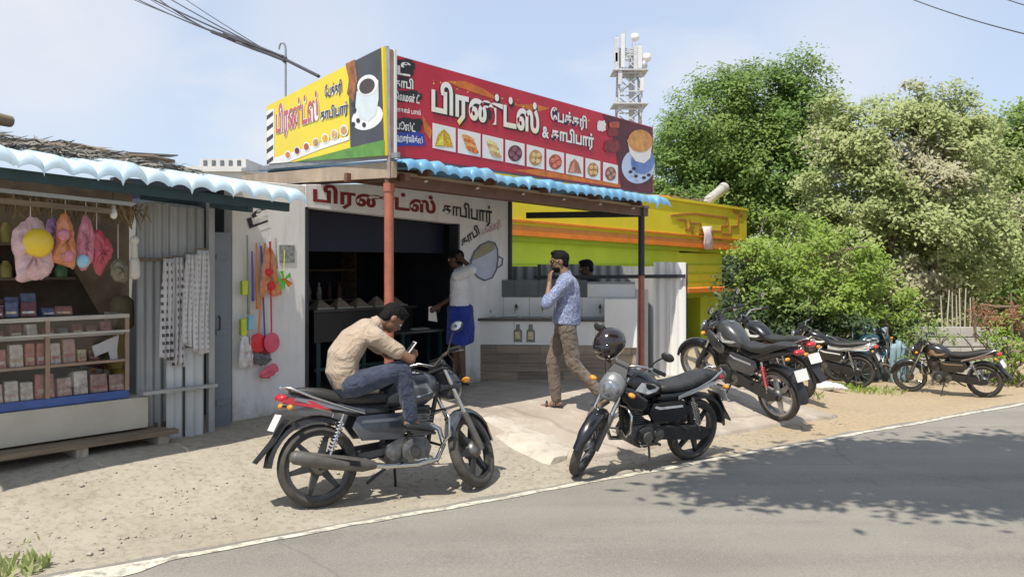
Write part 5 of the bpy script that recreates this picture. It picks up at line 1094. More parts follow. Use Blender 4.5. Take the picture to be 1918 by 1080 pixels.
tree('right_tree', 'mid green tree at the far side of the pale tree', 'tree', (atY(1910, 0, 26).x, 26, -.5),
     [B(1850, 300, 26, 60, 70), B(1885, 290, 26, 60, 80), B(1935, 260, 26, 70, 70), B(1905, 410, 26, 75, 110), B(1900, 520, 26, 65, 70), B(1980, 380, 26, 90, 130)], lf_mid, 10, .26, .15, 3, .2, per=90, m2=lf_bright, f2=.3)
Y3 = 17.6
tree('leafy_shrub', 'bright green leafy shrub overhanging the space beside the yellow house', 'shrub', (atY(1500, 0, Y3).x, Y3, -.4),
     [B(1470, 455, Y3, 82, 62), B(1555, 500, Y3, 85, 75), B(1440, 540, Y3, 62, 55), B(1600, 560, Y3, 62, 50), B(1510, 560, Y3, 105, 50), B(1415, 480, Y3, 40, 40), B(1620, 505, Y3, 40, 40), B(1660, 580, Y3 + .5, 50, 45)],
     lf_bright, 17, .12, .10, 4, .06, stems=7, n_limbs=50, per=55, m2=lf_mid, f2=.25)
tree('shade_shrub', 'added shrub whose dark leaf colour stands for the shade under the bright leafy one', 'shrub', (atY(1480, 0, 17.4).x, 17.4, -.4),
     [B(1410, 620, 17.5, 60, 50), B(1490, 625, 17.5, 80, 48), B(1570, 620, 17.5, 66, 50), B(1390, 560, 18.6, 40, 70), B(1650, 610, 18.4, 50, 40)], lf_shade, 22, .14, .12, 5, .05, stems=6, n_limbs=30, per=50)  # dark leaves put the bright shrub's lower shade into the colour
Y4 = 16.2
tree('low_bush', 'low olive bush in front of the pale broken wall', 'bush', (atY(1742, 0, Y4).x, Y4, -.35), [B(1740, 640, Y4, 40, 36), B(1712, 655, Y4, 25, 25)], lf_mid, 34, .075, .07, 6, .02, stems=5, n_limbs=16, per=24)
tree('low_bush', 'green bush growing at the foot of the russet heap', 'bush', (atY(1895, 0, Y4).x, Y4, -.35), [B(1888, 645, Y4, 38, 50), B(1925, 630, Y4, 45, 60), B(1860, 690, Y4, 22, 20)], lf_bright, 30, .08, .08, 7, .02, stems=5, n_limbs=16, per=24)
tree('russet_heap', 'heap of cut russet branches piled above the green bush', 'branches', (atY(1880, 0, 16.6).x, 16.6, -.35), [B(1872, 596, 16.6, 46, 24), B(1920, 590, 16.6, 40, 26), B(1840, 592, 16.6, 20, 22)], lf_red, 34, .08, .085, 8, .02, stems=8, n_limbs=26, per=16, lwr=.3)
tree('hedge', 'dusky unkempt hedge closing the plot behind the pale tree', 'hedge', (13, 29, -.6), [((4 + 2.1*k, 29 + (k % 3) * .6, .5 + .3*(k % 2)), (1.8, 1.3, 1.7)) for k in range(13)], lf_mid, 12, .26, .18, 12, .06, stems=9, n_limbs=40, per=60)
# a far wood closes the view
rng = np.random.default_rng(77); wd = thing('far_wood', 'distant dull green wood along the horizon', 'wood', (10, 75, -1), WORLD, kind='stuff')
bl_ = []
for k in range(46):
    a = -1.35 + 2.7 * k / 45; R = 80 + rng.normal(0, 8); h = 3.3 + rng.random() * 3.0; bl_.append(((math.sin(a) * R, math.cos(a) * R, h * .45), (4.6, 4.2, h * .6)))
V, F, C = foliage(bl_, .75, .75, .65, rng, .6, .55, 34); leafmesh('crown', V, F, lf_mid, wd, (10, 75, -1))
# roadside tree on the near side of the road; its crown hangs over the road above the picture
tree('roadside_tree', 'roadside tree whose crown hangs over the road and shades it', 'tree', (5.6, .6, -.05),
     [((1.9, 4.6, 6.3), (1.3, 1.0, .9)), ((3.8, 4.6, 6.4), (1.9, 1.3, 1.2)), ((6.0, 5.1, 6.5), (1.9, 1.3, 1.2)), ((5.0, 3.6, 6.8), (1.7, 1.3, 1.1)), ((3.2, 3.7, 6.9), (1.3, 1.0, .9)), ((7.4, 4.8, 6.4), (1.6, 1.4, 1.1)), ((.55, 4.35, 6.0), (.75, .35, .4)), ((2.6, 4.0, 6.6), (1.2, .8, .8))],
     lf_mid, 14, .22, .17, 9, .2, n_limbs=26, per=75)
# small weeds and tufts
def weed(px, py, n, h, sp, seed, label, m=lf_mid):
    g = G(px, py); r = random.Random(seed); t = thing('weed', label, 'weed', g, WORLD, 'weeds at the roadside'); mb = MB()
    for k in range(n):
        a = r.uniform(0, 6.28); d = r.random() ** .6 * sp; p = g + Vector((math.cos(a)*d, math.sin(a)*d, -.01)); L = h * r.uniform(.5, 1.1); o = Vector((r.gauss(0, .45), r.gauss(0, .45), 1)).normalized() * L; w = Vector((r.uniform(-1, 1), r.uniform(-1, 1), 0)).normalized() * L * .13
        mb.add([p - w*.4, p + w*.4, p + o*.55 + w, p + o, p + o*.55 - w], [(0, 1, 2, 3, 4)])
    mb.build('leaves', m, t)
weed(18, 1068, 130, .12, .22, 1, 'spreading weed at the ragged edge of the road', lf_pale)
weed(1600, 732, 90, .16, .4, 2, 'grass tuft beside the white sack', lf_bright); weed(1500, 742, 60, .14, .3, 3, 'thin grass tuft behind the parked motorcycles', lf_pale)
weed(1882, 715, 120, .22, .45, 4, 'tall grass tuft under the green bush', lf_bright); weed(1660, 735, 70, .14, .4, 5, 'grass tuft in front of the blue sheeting', lf_pale); weed(60, 1010, 14, .05, .1, 6, 'tiny weed on the dusty verge', lf_pale)
# ---------------------------------------------------------------- broken wall, canes, blue sheeting
wl_ = thing('broken_wall', 'low pale wall of stacked blocks between the bushes', 'wall', atY(1785, 660, 18), WORLD)
m_blk = mat('pale_block', (.44, .42, .38), .9, var=.2, scale=4, bump=.3)
a = atY(1700, 0, 18).x; n = 7
for row in range(5):
    for k in range(n):
        x = a + k * .28 + (.14 if row % 2 else 0); z = -.45 + row * .21; MB().box(x, x + .27, 18 + R_.uniform(-.01, .01), 18.2, z, z + .182).build('block', m_blk, wl_)
cn = thing('cane_stakes', 'row of pale upright canes standing behind the low block wall', 'canes', atY(1795, 620, 18.6), WORLD)
for k, px in enumerate((1766, 1774, 1783, 1790, 1800, 1806, 1815)):
    p = atY(px, 640, 18.6); q = atY(px + R_.uniform(-5, 5), 545 + R_.uniform(-10, 12), 18.6); MB().tube([p, p.lerp(q, .5) + Vector((R_.uniform(-.03, .03), 0, 0)), q], [.02, .018, .012], 6).build('cane', mat('cane', (.50, .44, .34), .8), cn, smooth=60)
gt = thing('stick_gate', 'crooked stick frame standing behind the russet heap', 'gate', atY(1850, 640, 17.2), WORLD)
for (x0, y0), (x1, y1) in (((1828, 640), (1822, 556)), ((1836, 570), (1906, 574)), ((1895, 640), (1893, 548)), ((1824, 590), (1900, 596))): MB().tube([atY(x0, y0, 17.2), atY((x0+x1)/2 + 1, (y0+y1)/2 + 2, 17.2), atY(x1, y1, 17.2)], .025, 6).build('stick', m_wood, gt, smooth=60)
m_bt = mat('blue_sheeting', (.16, .27, .32), .6, var=.25, scale=2, col2=(.30, .40, .44))
def sheeting(pts, Y, label):
    t = thing('tarpaulin', label, 'tarpaulin', atY(*pts[0], Y)); mb = MB(); r = random.Random(pts[0][0]); rows = []
    (x0, y0), (x1, y1) = pts
    for j in range(7): rows.append([atY(x0 + (x1-x0)*i/12, y0 + (y1-y0)*j/6 + (4*math.sin(i*.9) if j == 0 else 0), Y) + Vector((0, .06 * math.sin(i*1.7 + j*.4) + r.uniform(-.02, .02), 0)) for i in range(13)])
    mb.loft(rows, closed=False); o = mb.build('sheet', m_bt, t, smooth=180); s_ = o.modifiers.new('s', 'SOLIDIFY'); s_.thickness = .006
    for px in (x0 + 2, x1 - 2): MB().tube([atY(px, y1 + 4, Y + .05), atY(px, y0 - 6, Y + .05)], .02, 6).build('stake', m_wood, t)
sheeting([(1596, 612), (1664, 712)], 17.0, 'pale blue tarpaulin hung up behind the parked motorcycles'); sheeting([(1668, 640), (1702, 716)], 16.6, 'narrow teal tarpaulin hung beside the larger pale one')
# white sack on the ground
g = G(1546, 730); sk = thing('rubbish_sack', 'crumpled white plastic sack lying on the orange earth', 'sack', g)
mb = MB(); mb.ell((0, 0, .06), (.22, .13, .08)); mb.ell((.18, .03, .05), (.15, .1, .06)); mb.ell((-.18, -.02, .07), (.12, .1, .08)); mb.ell((.3, .0, .03), (.08, .06, .03))
fb = fuse(mb, .02, 2, .05, .08); fb.v = [(x + g.x, y + g.y, z + g.z) for x, y, z in fb.v]; fb.build('sack', mat('white_plastic', (.68, .67, .64), .45, var=.1), sk, smooth=180)
# pebbles on the verge
mb = MB(); r = random.Random(31)
for k in range(1500):
    s = r.uniform(-6, 9); t = abs(r.gauss(0, .9)) + .12; p = rp(s, t, 0); q = terr(p[0], p[1]); rr = r.uniform(.004, .013) * (1.9 if r.random() < .05 else 1)
    c = Vector((p[0], p[1], q + rr * .3)); a = r.uniform(0, 6.28); e = [Vector((math.cos(a + i*1.57), math.sin(a + i*1.57), 0)) * rr * r.uniform(.7, 1.3) for i in range(4)]
    mb.add([c + e[0], c + e[1], c + e[2], c + e[3], c + Vector((0, 0, rr * .8)), c - Vector((0, 0, rr * .5))], [(0, 1, 4), (1, 2, 4), (2, 3, 4), (3, 0, 4), (1, 0, 5), (2, 1, 5), (3, 2, 5), (0, 3, 5)])
o = mb.build('gravel', mat('pebble', (.30, .26, .20), .9, var=.4, scale=3, col2=(.46, .42, .36)), None, smooth=180, base=(0, 6, 0)); props(o, 'loose pebbles scattered over the dusty verge', 'gravel', None, 'stuff')
# ---------------------------------------------------------------- motorcycles (x forward, y left, z up; rear axle x=-.64, front axle x=.64)
m_tyre = mat('tyre_rubber', (.035, .033, .031), .85, var=.25, scale=8, col2=(.09, .08, .068), bump=.2); m_rim = mat('rim_dark', (.06, .06, .062), .4, metal=.5, var=.2); m_rimlt = mat('rim_pale', (.36, .34, .32), .4, metal=.6, var=.2)
m_chr = mat('chrome', (.58, .57, .55), .18, metal=1, var=.1); m_eng = mat('engine_alloy', (.15, .147, .14), .42, metal=.75, var=.45, scale=14, bump=.15, bscale=60); m_blk = mat('satin_black', (.022, .022, .023), .42, var=.25, scale=7); m_seat = mat('seat_vinyl', (.03, .029, .028), .5, var=.2, scale=10, bump=.12, bscale=90)
m_lens = mat('headlamp_glass', (.26, .28, .30), .12, metal=.5, var=.4, scale=22, spec=.8, coat=.8); m_tail = mat('tail_lamp', (.5, .02, .03), .18, var=.1, coat=.6); m_ind = mat('indicator', (.75, .28, .03), .25); m_plate = mat('number_plate', (.74, .73, .70), .45, var=.05)
m_dust = mat('dusty_metal', (.13, .12, .11), .55, metal=.4, var=.3, scale=9)
STEER_P = Vector((.345, 0, .92)); STEER_A = Vector((-.42, 0, .908)).normalized()
def paint(name, c, dusty=.2): return mat(name, c, .28, var=dusty, scale=5, coat=.5)
def motorcycle(label, pos, heading, lean=8, steer=25, p=None, accent=None, style='alloy', sport=False, rimm=None, group='motorcycles parked outside the shops', plate_text=None, scale=1.0, simple=False, fair=None, tailm=None, sparkle=True):
    rt = thing('motorcycle', label, 'motorcycle', pos, WORLD, group); OFF[rt.name] = Vector((0, 0, 0))
    rt.rotation_euler = (Matrix.Rotation(math.radians(heading), 3, 'Z') @ Matrix.Rotation(math.radians(-lean), 3, 'X')).to_euler(); rt.scale = (scale,) * 3
    hv = Vector((math.cos(math.radians(heading)), math.sin(math.radians(heading)))) * .64 * scale; zr = gh(pos[0] - hv.x, pos[1] - hv.y); zf = gh(pos[0] + hv.x, pos[1] + hv.y)
    rt.location.z = (zr + zf) / 2 + .002
    rt.rotation_euler = (Matrix.Rotation(math.radians(heading), 3, 'Z') @ Matrix.Rotation(-math.atan2(zf - zr, 1.28 * scale), 3, 'Y') @ Matrix.Rotation(math.radians(-lean), 3, 'X')).to_euler()
    rt.location.z -= .05 * math.sin(math.radians(abs(lean))) * .6
    p = p or paint('bike_black', (.012, .012, .014)); accent = accent or p; rimm = rimm or m_rim; fair = fair or p; tailm = tailm or p
    SM = Matrix.Translation(STEER_P) @ Matrix.Rotation(math.radians(steer), 4, STEER_A) @ Matrix.Translation(-STEER_P)
    def W(x, steered, hw, name):          # wheel: tyre > rim, hub, spokes
        c = Vector((x, 0, .305)); X = Matrix.Translation(c) @ Matrix.Rotation(math.radians(90), 4, 'X'); st = (lambda m: m.xf(SM)) if steered else (lambda m: m)
        R = .305; prof = [(R - .062, -hw*.72), (R - .04, -hw*.98), (R - .016, -hw*.82), (R - .003, -hw*.4), (R, 0), (R - .003, hw*.4), (R - .016, hw*.82), (R - .04, hw*.98), (R - .062, hw*.72)]
        w = st(MB().lathe(prof, 40, X, True)).build('wheel', m_tyre, rt, smooth=50)
        st(MB().lathe([(R - .082, -hw*.66), (R - .058, -hw*.74), (R - .06, 0), (R - .058, hw*.74), (R - .082, hw*.66), (R - .075, 0)], 36, X, True)).build('rim', rimm, w, smooth=40)
        st(MB().lathe([(.02, -.075), (.06, -.055), (.075, -.03), (.075, .03), (.06, .055), (.02, .075)], 20, X)).build('hub', m_eng, w, smooth=40)
        if style == 'alloy' or not steered and style == 'mix':
            for k in range(6):
                a = k * math.pi / 3 + .2; d = Vector((math.cos(a), 0, math.sin(a))); e = Vector((-math.sin(a), 0, math.cos(a)))
                st(MB().hexa([c + d*.05 - e*.03 + Vector((0, s_, 0)) for s_ in (-.022, .022)] + [c + d*.05 + e*.03 + Vector((0, s_, 0)) for s_ in (.022, -.022)],
                             [c + d*.235 - e*.014 + Vector((0, s_, 0)) for s_ in (-.014, .014)] + [c + d*.235 + e*.014 + Vector((0, s_, 0)) for s_ in (.014, -.014)])).build('spoke', rimm, w)
        else:
            mb = MB()
            for k in range(18 if not simple else 12):
                a = k * 2*math.pi / (18 if not simple else 12); d = Vector((math.cos(a), 0, math.sin(a))); d2 = Vector((math.cos(a + .5), 0, math.sin(a + .5))); mb.tube([c + d2*.07 + Vector((0, .05 * (-1)**k, 0)), c + d*.235], .0028, 5)
            st(mb).build('spokes', m_chr, w)
        return w
    W(-.64, False, .056, 'rear'); W(.64, True, .044, 'front')
    st = lambda m: m.xf(SM)
    # front end
    for s in (-1, 1):
        f = st(MB().tube([(.655, s*.085, .29), (.64, s*.085, .33), (.51, s*.085, .60)], [.026, .029, .027], 10)).build('fork_leg', m_blk if sport else m_dust, rt, smooth=50)
        st(MB().tube([(.51, s*.085, .60), (.345, s*.085, .96)], .019, 10)).build('fork_tube', m_chr, f, smooth=50)
    st(MB().box(.36, .46, -.115, .115, .79, .82)).build('yoke', m_blk, rt, bevel=.006); st(MB().box(.295, .385, -.11, .11, .945, .97)).build('yoke', m_blk, rt, bevel=.006)
    fm = []; cw = Vector((.64, 0, .305))
    for k in range(12):
        a = math.radians(12 + k * 13.5); rr = .345; w = .062 * (1 if 1 < k < 10 else .75)
        fm.append([cw + Vector((math.cos(a) * (rr + dz), y, math.sin(a) * (rr + dz))) for y, dz in ((-w, -.045), (-w*.9, -.012), (-w*.4, .008), (w*.4, .008), (w*.9, -.012), (w, -.045), (w*.85, -.04), (w*.35, 0), (-w*.35, 0), (-w*.85, -.04))])
    st(MB().loft(fm)).build('front_mudguard', tailm if sport else p, rt, smooth=50)
    # headlamp cowl
    sec = []
    for x, w, h, zc in ((.40, .085, .10, .86), (.47, .115, .135, .86), (.53, .11, .12, .845), (.565, .085, .09, .825), (.575, .06, .06, .815)):
        sec.append([(x - .06 * max(0, math.sin(t)) * (h / .13), w * math.copysign(abs(math.cos(t))**.75, math.cos(t)), zc + h * math.sin(t)) for t in [2*math.pi*i/18 for i in range(18)]])
    hd = st(MB().loft(sec)).build('headlamp_cowl', fair, rt, smooth=50)
    st(MB().ell((.54, 0, .835), (.05, .095, .088))).build('headlamp', m_lens, hd, smooth=180)
    st(MB().hexa([(.47, -.09, .955), (.47, .09, .955), (.455, .09, .96), (.455, -.09, .96)], [(.39, -.06, 1.07), (.39, .06, 1.07), (.38, .06, 1.07), (.38, -.06, 1.07)])).build('visor', m_blk, hd, bevel=.004)
    for s in (-1, 1):
        i = st(MB().tube([(.47, s*.10, .84), (.47, s*.17, .84)], .008, 6)).build('indicator_stalk', m_blk, hd); st(MB().ell((.475, s*.19, .84), (.028, .035, .022))).build('indicator', m_ind, hd, smooth=180)
    # bars
    hb = [(.20, -.355, 1.04), (.24, -.24, 1.055), (.325, -.12, 1.06), (.345, 0, 1.0), (.325, .12, 1.06), (.24, .24, 1.055), (.20, .355, 1.04)]
    hb2 = [Vector(a).lerp(Vector(b), t) for a, b in zip(hb, hb[1:]) for t in (0, .5)] + [Vector(hb[-1])]
    bar = st(MB().tube(hb2, .0115, 9)).build('handlebar', m_chr if not sport else m_blk, rt, smooth=60)
    for s in (-1, 1):
        st(MB().tube([(.198, s*.36, 1.04), (.238, s*.245, 1.055)], .019, 10)).build('grip', m_blk, bar, smooth=50)
        st(MB().tube([(.255, s*.215, 1.05), (.30, s*.33, 1.035)], .006, 6)).build('lever', m_chr, bar)
        st(MB().tube([(.26, s*.21, 1.06), (.28, s*.25, 1.15), (.275, s*.30, 1.21)], .007, 7)).build('mirror_stalk', m_blk, bar, smooth=60)
        st(MB().ell((.27, s*.335, 1.23), (.018, .062, .042))).build('mirror', m_blk, bar, smooth=180)
        st(MB().add([(.253 - .0, s*.335 + .05*math.cos(t), 1.23 + .033*math.sin(t)) for t in [2*math.pi*i/14 for i in range(14)]], [tuple(range(14))])).build('mirror_glass', m_chr, bar)
        st(MB().tube([(.26, s*.2, 1.05), (.44, s*.14, 1.0), (.45, s*.06, .80)], .006, 5)).build('brake_cable', m_blk, bar, smooth=60)
    st(MB().box(.37, .42, -.075, .075, .985, 1.045)).build('instrument_pod', m_blk, bar, bevel=.012)
    # tank, seat, panels
    def body(secs, n=16, pw=.8):
        L = []
        for x, w, z0, z1 in secs:
            zc = (z0 + z1) / 2; h = (z1 - z0) / 2; L.append([(x, w * math.copysign(abs(math.cos(t))**pw, math.cos(t)), zc + h * math.copysign(abs(math.sin(t))**pw, math.sin(t))) for t in [2*math.pi*i/n for i in range(n)]])
        return MB().loft(L)
    bt = .03 if sport else 0
    tk = body([(.335, .045, .80, .90), (.31, .09, .755, .93 + bt), (.22, .135 + bt*.5, .70, .965 + bt), (.10, .14 + bt*.5, .68, .955 + bt), (-.02, .115, .69, .90), (-.10, .085, .70, .83), (-.13, .05, .72, .80)]).build('tank', p, rt, smooth=60)
    MB().lathe([(.035, 0), (.035, .012), (.02, .018)], 14, Matrix.Translation((.14, 0, .955 + bt))).build('filler_cap', m_chr, tk, smooth=40)
    for s in (-1, 1):
        MB().add([(x, s * (w + .003), z) for x, w, z in ((.26, .128 + bt*.5, .80), (.12, .143 + bt*.5, .76), (.0, .122, .77), (-.05, .108, .80), (.05, .135 + bt*.4, .85), (.2, .137 + bt*.5, .875))], [tuple(range(6)) if s > 0 else tuple(reversed(range(6)))]).build('tank_graphic', accent, tk)
        if sport or fair is not p: body([(.33, .02, .70, .82), (.24, .03, .60, .80), (.12, .03, .57, .72), (.05, .01, .6, .68)]).xf(Matrix.Translation((.06, s*.135, .03))).build('tank_shroud', p, tk, smooth=50)
    up = .10 if sport else .02
    st_ = body([(-.08, .07, .735, .80), (-.14, .115, .735, .815), (-.30, .13, .735, .815), (-.46, .125, .745, .835 + up*.3), (-.60, .115, .77 + up*.5, .865 + up*.7), (-.76, .09, .80 + up, .875 + up), (-.84, .05, .83 + up, .865 + up)], pw=.6).build('seat', m_seat, rt, smooth=60)
    tl = body([(-.10, .09, .62, .745), (-.25, .105, .62, .745), (-.45, .11, .67, .755), (-.62, .105, .71 + up*.5, .79 + up*.5), (-.80, .085, .755 + up, .83 + up), (-.90, .05, .785 + up, .835 + up)], pw=.6).build('tail_cowl', tailm, rt, smooth=60)
    MB().ell((-.90, 0, .80 + up), (.05, .075, .035)).build('tail_lamp', m_tail, tl, smooth=180)
    for s in (-1, 1):
        MB().add([(x, s*.112, z) for x, z in ((-.30, .665), (-.60, .725 + up*.5), (-.84, .785 + up), (-.82, .80 + up), (-.55, .765 + up*.4), (-.3, .70))], [tuple(range(6)) if s > 0 else tuple(reversed(range(6)))]).build('tail_graphic', accent if not sport else m_blk, tl)
        i = MB().tube([(-.86, s*.05, .735 + up), (-.87, s*.13, .735 + up)], .008, 6).build('indicator_stalk', m_blk, rt); MB().ell((-.875, s*.15, .735 + up), (.022, .035, .022)).build('indicator', m_ind, i, smooth=180)
        MB().loft([[(x, s*(.125 + d), z) for x, z in pts] for d, pts in ((-.02, ((-.33, .47), (-.02, .46), (.06, .56), (.02, .66), (-.36, .655), (-.40, .57))), (.012, ((-.33, .47), (-.02, .46), (.06, .56), (.02, .66), (-.36, .655), (-.40, .57))), (.02, ((-.30, .49), (-.04, .48), (.03, .56), (.0, .64), (-.33, .635), (-.37, .57))))] if s > 0 else [[(x, s*(.125 + d), z) for x, z in reversed(pts)] for d, pts in ((-.02, ((-.33, .47), (-.02, .46), (.06, .56), (.02, .66), (-.36, .655), (-.40, .57))), (.012, ((-.33, .47), (-.02, .46), (.06, .56), (.02, .66), (-.36, .655), (-.40, .57))), (.02, ((-.30, .49), (-.04, .48), (.03, .56), (.0, .64), (-.33, .635), (-.37, .57))))]).build('side_panel', p, rt, smooth=30)
        # suspension
        sh = MB().tube([(-.60, s*.135, .34), (-.47, s*.125, .68)], .012, 8).build('shock_absorber', m_chr, rt, smooth=50)
        mb = MB(); a, b = Vector((-.575, s*.134, .41)), Vector((-.49, s*.127, .63)); hel = []
        ax = (b - a).normalized(); e1 = Vector((0, 1, 0)); e1 = (e1 - ax * e1.dot(ax)).normalized(); e2 = ax.cross(e1)
        for k in range(73): t = k / 72; q = t * 2*math.pi*9; hel.append(a.lerp(b, t) + (e1*math.cos(q) + e2*math.sin(q)) * .027)
        MB().tube(hel, .006, 5).build('spring', m_tail if sport else m_chr, sh, smooth=60)
        MB().bar((-.66, s*.10, .305), (-.10, s*.09, .38), .03, .05).build('swingarm', m_blk, rt)
        MB().tube([(-.02, s*.12, .30), (-.02, s*.23, .30)], .014, 8).build('footpeg', m_blk, rt); MB().tube([(-.38, s*.12, .38), (-.38, s*.20, .40)], .012, 8).build('footpeg', m_blk, rt)
        MB().tube([(-.30, s*.11, .67), (-.70, s*.115, .80 + up), (-.86, s*.09, .875 + up), (-.90, s*.03, .88 + up)], .011, 8).build('grab_rail', m_chr if not sport else m_blk, rt, smooth=60)
    # frame and engine
    MB().tube([(.36, 0, .85), (.30, 0, .62), (.25, 0, .38)], .02, 8).build('frame_tube', m_blk, rt, smooth=50); MB().tube([(.36, 0, .86), (.1, 0, .70), (-.3, 0, .66), (-.5, 0, .70)], .02, 8).build('frame_tube', m_blk, rt, smooth=50); MB().tube([(-.10, 0, .68), (-.12, 0, .34)], .022, 8).build('frame_tube', m_blk, rt, smooth=50)
    eng = MB().loft([[(x*.94, y, z) if abs(y) > .1 else (x, y, z) for x, z in ((.22, .30), (.25, .38), (.2, .46), (-.02, .47), (-.14, .42), (-.16, .32), (-.06, .25), (.14, .25))] for y in (-.12, -.08, .08, .12)]).build('engine', m_eng, rt, smooth=30)
    for s in (-1, 1):
        MB().lathe([(.105, 0), (.1, .03), (.07, .045), (.03, .05)], 22, Matrix.Translation((.08, s*.118, .355)) @ Matrix.Rotation(math.radians(-90*s), 4, 'X')).build('crankcase_cover', m_blk if s > 0 else m_eng, eng, smooth=40)
        MB().lathe([(.065, 0), (.06, .025), (.02, .032)], 18, Matrix.Translation((-.09, s*.118, .36)) @ Matrix.Rotation(math.radians(-90*s), 4, 'X')).build('crankcase_cover', m_eng, eng, smooth=40)
    fin = MB()
    for k in range(8):
        z = .47 + k * .022; x = .15 + k * .006; w = .085 if k < 6 else .07; fin.box(x - .085, x + .085, -w, w, z, z + .009)
    fin.box(.10, .23, -.06, .06, .46, .65); fin.build('cylinder_fins', m_eng, eng)
    MB().box(.11, .26, -.07, .07, .635, .70).build('cylinder_head', m_blk, eng, bevel=.015)
    MB().tube([(.02, -.02, .60), (-.08, -.03, .60)], .035, 10).build('carburettor', m_eng, eng, smooth=50); MB().tube([(.1, -.10, .52), (.05, -.13, .50), (.0, -.13, .40)], .007, 6).build('hose', m_blk, eng)
    ex = MB().tube([(.24, -.02, .56), (.33, -.06, .50), (.345, -.10, .38), (.27, -.135, .275), (.1, -.14, .255), (-.15, -.145, .265), (-.3, -.15, .29)], .021, 10).build('exhaust_pipe', m_chr if not sport else m_blk, rt, smooth=60)
    MB().tube([(-.24, -.15, .28), (-.34, -.165, .295), (-.62, -.18, .345), (-.86, -.19, .40), (-.89, -.191, .407)], [.028, .052, .056, .05, .03], 14).build('muffler', m_dust if not sport else m_blk, ex, smooth=60)
    MB().loft([[(x, -.222 - .012*abs(x + .55), z) for x, z in ((-.38, .325 + d), (-.38, .29 - d*.2), (-.76, .36 - d*.2), (-.76, .41 + d))] for d in (0, .004)]).build('heat_shield', m_blk, ex)
    MB().loft([[(x, .10, z), (x, .145, z), (x, .145, z + h), (x, .10, z + h)] for x, z, h in ((-.73, .29, .06), (-.62, .25, .13), (-.1, .31, .12), (-.04, .34, .07))]).build('chain_cover', m_blk, rt, smooth=30)
    # rear mudguard and plate
    rm = []; cr = Vector((-.64, 0, .305))
    for k in range(11):
        a = math.radians(62 + k * 11.5); rr = .355 + .004*k; w = .068; rm.append([cr + Vector((math.cos(a)*(rr + dz), y, math.sin(a)*(rr + dz))) for y, dz in ((-w, -.04), (-w*.9, -.008), (0, .01), (w*.9, -.008), (w, -.04), (0, 0))])
    e = cr + Vector((math.cos(math.radians(62 + 115)) * .40, 0, math.sin(math.radians(62 + 115)) * .40))
    rmg = MB().loft(rm).build('rear_mudguard', m_blk, rt, smooth=50)
    if not sport: MB().loft([[(-.86, -.07, .66), (-.86, .07, .66), (-.875, .07, .665), (-.875, -.07, .665)], [(-.97, -.07, .50), (-.97, .07, .50), (-.985, .07, .507), (-.985, -.07, .507)], [(-1.10, -.055, .36), (-1.10, .055, .36), (-1.112, .055, .368), (-1.112, -.055, .368)]]).build('mud_flap', m_blk, rmg)
    pq = [Vector((-.905, s*.095, .70)) for s in (-1, 1)] + [Vector((-.965, s*.095, .585)) for s in (1, -1)]; nrm = Vector((-.85, 0, .45)) * .006
    pq = [q + Vector((-.02, 0, .0)) for q in pq]
    pt = MB().hexa([q for q in pq], [q + nrm for q in pq]).build('number_plate', m_plate, rt)
    for s in (-1, 1):                     # cover bolts, ridges, levers, side stripe
        for k in range(6):
            a = k * math.pi / 3; MB().lathe([(.009, 0), (.009, .012), (.004, .016)], 6, Matrix.Translation((.08 + .088 * math.cos(a), s*.135, .355 + .088 * math.sin(a))) @ Matrix.Rotation(math.radians(-90*s), 4, 'X')).build('cover_bolt', m_chr, eng)
        MB().lathe([(.055, 0), (.055, .006), (.048, .012), (.040, .006), (.03, .012), (.012, .012)], 18, Matrix.Translation((.08, s*.164, .355)) @ Matrix.Rotation(math.radians(-90*s), 4, 'X')).build('cover_ridge', m_dust, eng, smooth=30)
        MB().tube([(.0, s*.14, .30), (.10, s*.165, .29), (.17, s*.18, .30), (.175, s*.22, .30)], .007, 6).build('foot_lever', m_chr, eng, smooth=50)
        q = [(-.34, .60), (-.05, .60), (.02, .625), (.0, .64), (-.06, .625), (-.33, .622)]
        MB().add([(x, s*.1475, z) for x, z in q], [tuple(range(6)) if s > 0 else tuple(reversed(range(6)))]).build('panel_stripe', accent, rt)
        q = [(.20, .735), (.02, .735), (-.06, .752), (-.04, .765), (.04, .75), (.19, .748)]
        MB().tube([(.28, s*.05, .66), (.12, s*.10, .66), (-.05, s*.09, .60)], .006, 5).build('wiring', m_blk, eng, smooth=50)
    # stands and crash bar
    MB().tube([(.0, .10, .27), (.05, .22, .02), (.09, .235, .012)], .011, 7).build('side_stand', m_blk, rt, smooth=50)
    MB().tube([(-.12, -.09, .26), (-.26, -.10, .17), (-.30, -.12, .15)], .013, 7).build('centre_stand', m_blk, rt, smooth=50)
    if not sport:
        for s in (-1, 1): MB().tube([(.31, 0, .64), (.345, s*.14, .66), (.35, s*.22, .60), (.345, s*.225, .46), (.31, s*.14, .38), (.27, s*.02, .40)], .0115, 8).build('crash_bar', m_chr, rt, smooth=60)
    else: body([(.36, .07, .40, .55), (.30, .09, .30, .58), (.1, .09, .2, .34), (-.05, .07, .2, .28)]).build('belly_pan', m_blk, rt, smooth=50)
    return rt
g0, g1 = G(590, 950), G(893, 912)
bike_a = motorcycle('dark grey motorcycle with red tail and dusty exhaust, a man sitting on it', ((g0.x+g1.x)/2, (g0.y+g1.y)/2, .010), 28, 7, 38, paint('bike_slate', (.055, .06, .072), .3), mat('graphic_silver', (.22, .23, .25), .3, metal=.3), 'alloy', scale=1.04, rimm=m_rim, tailm=paint('bike_charcoal', (.035, .035, .038), .3))
BA = bike_a
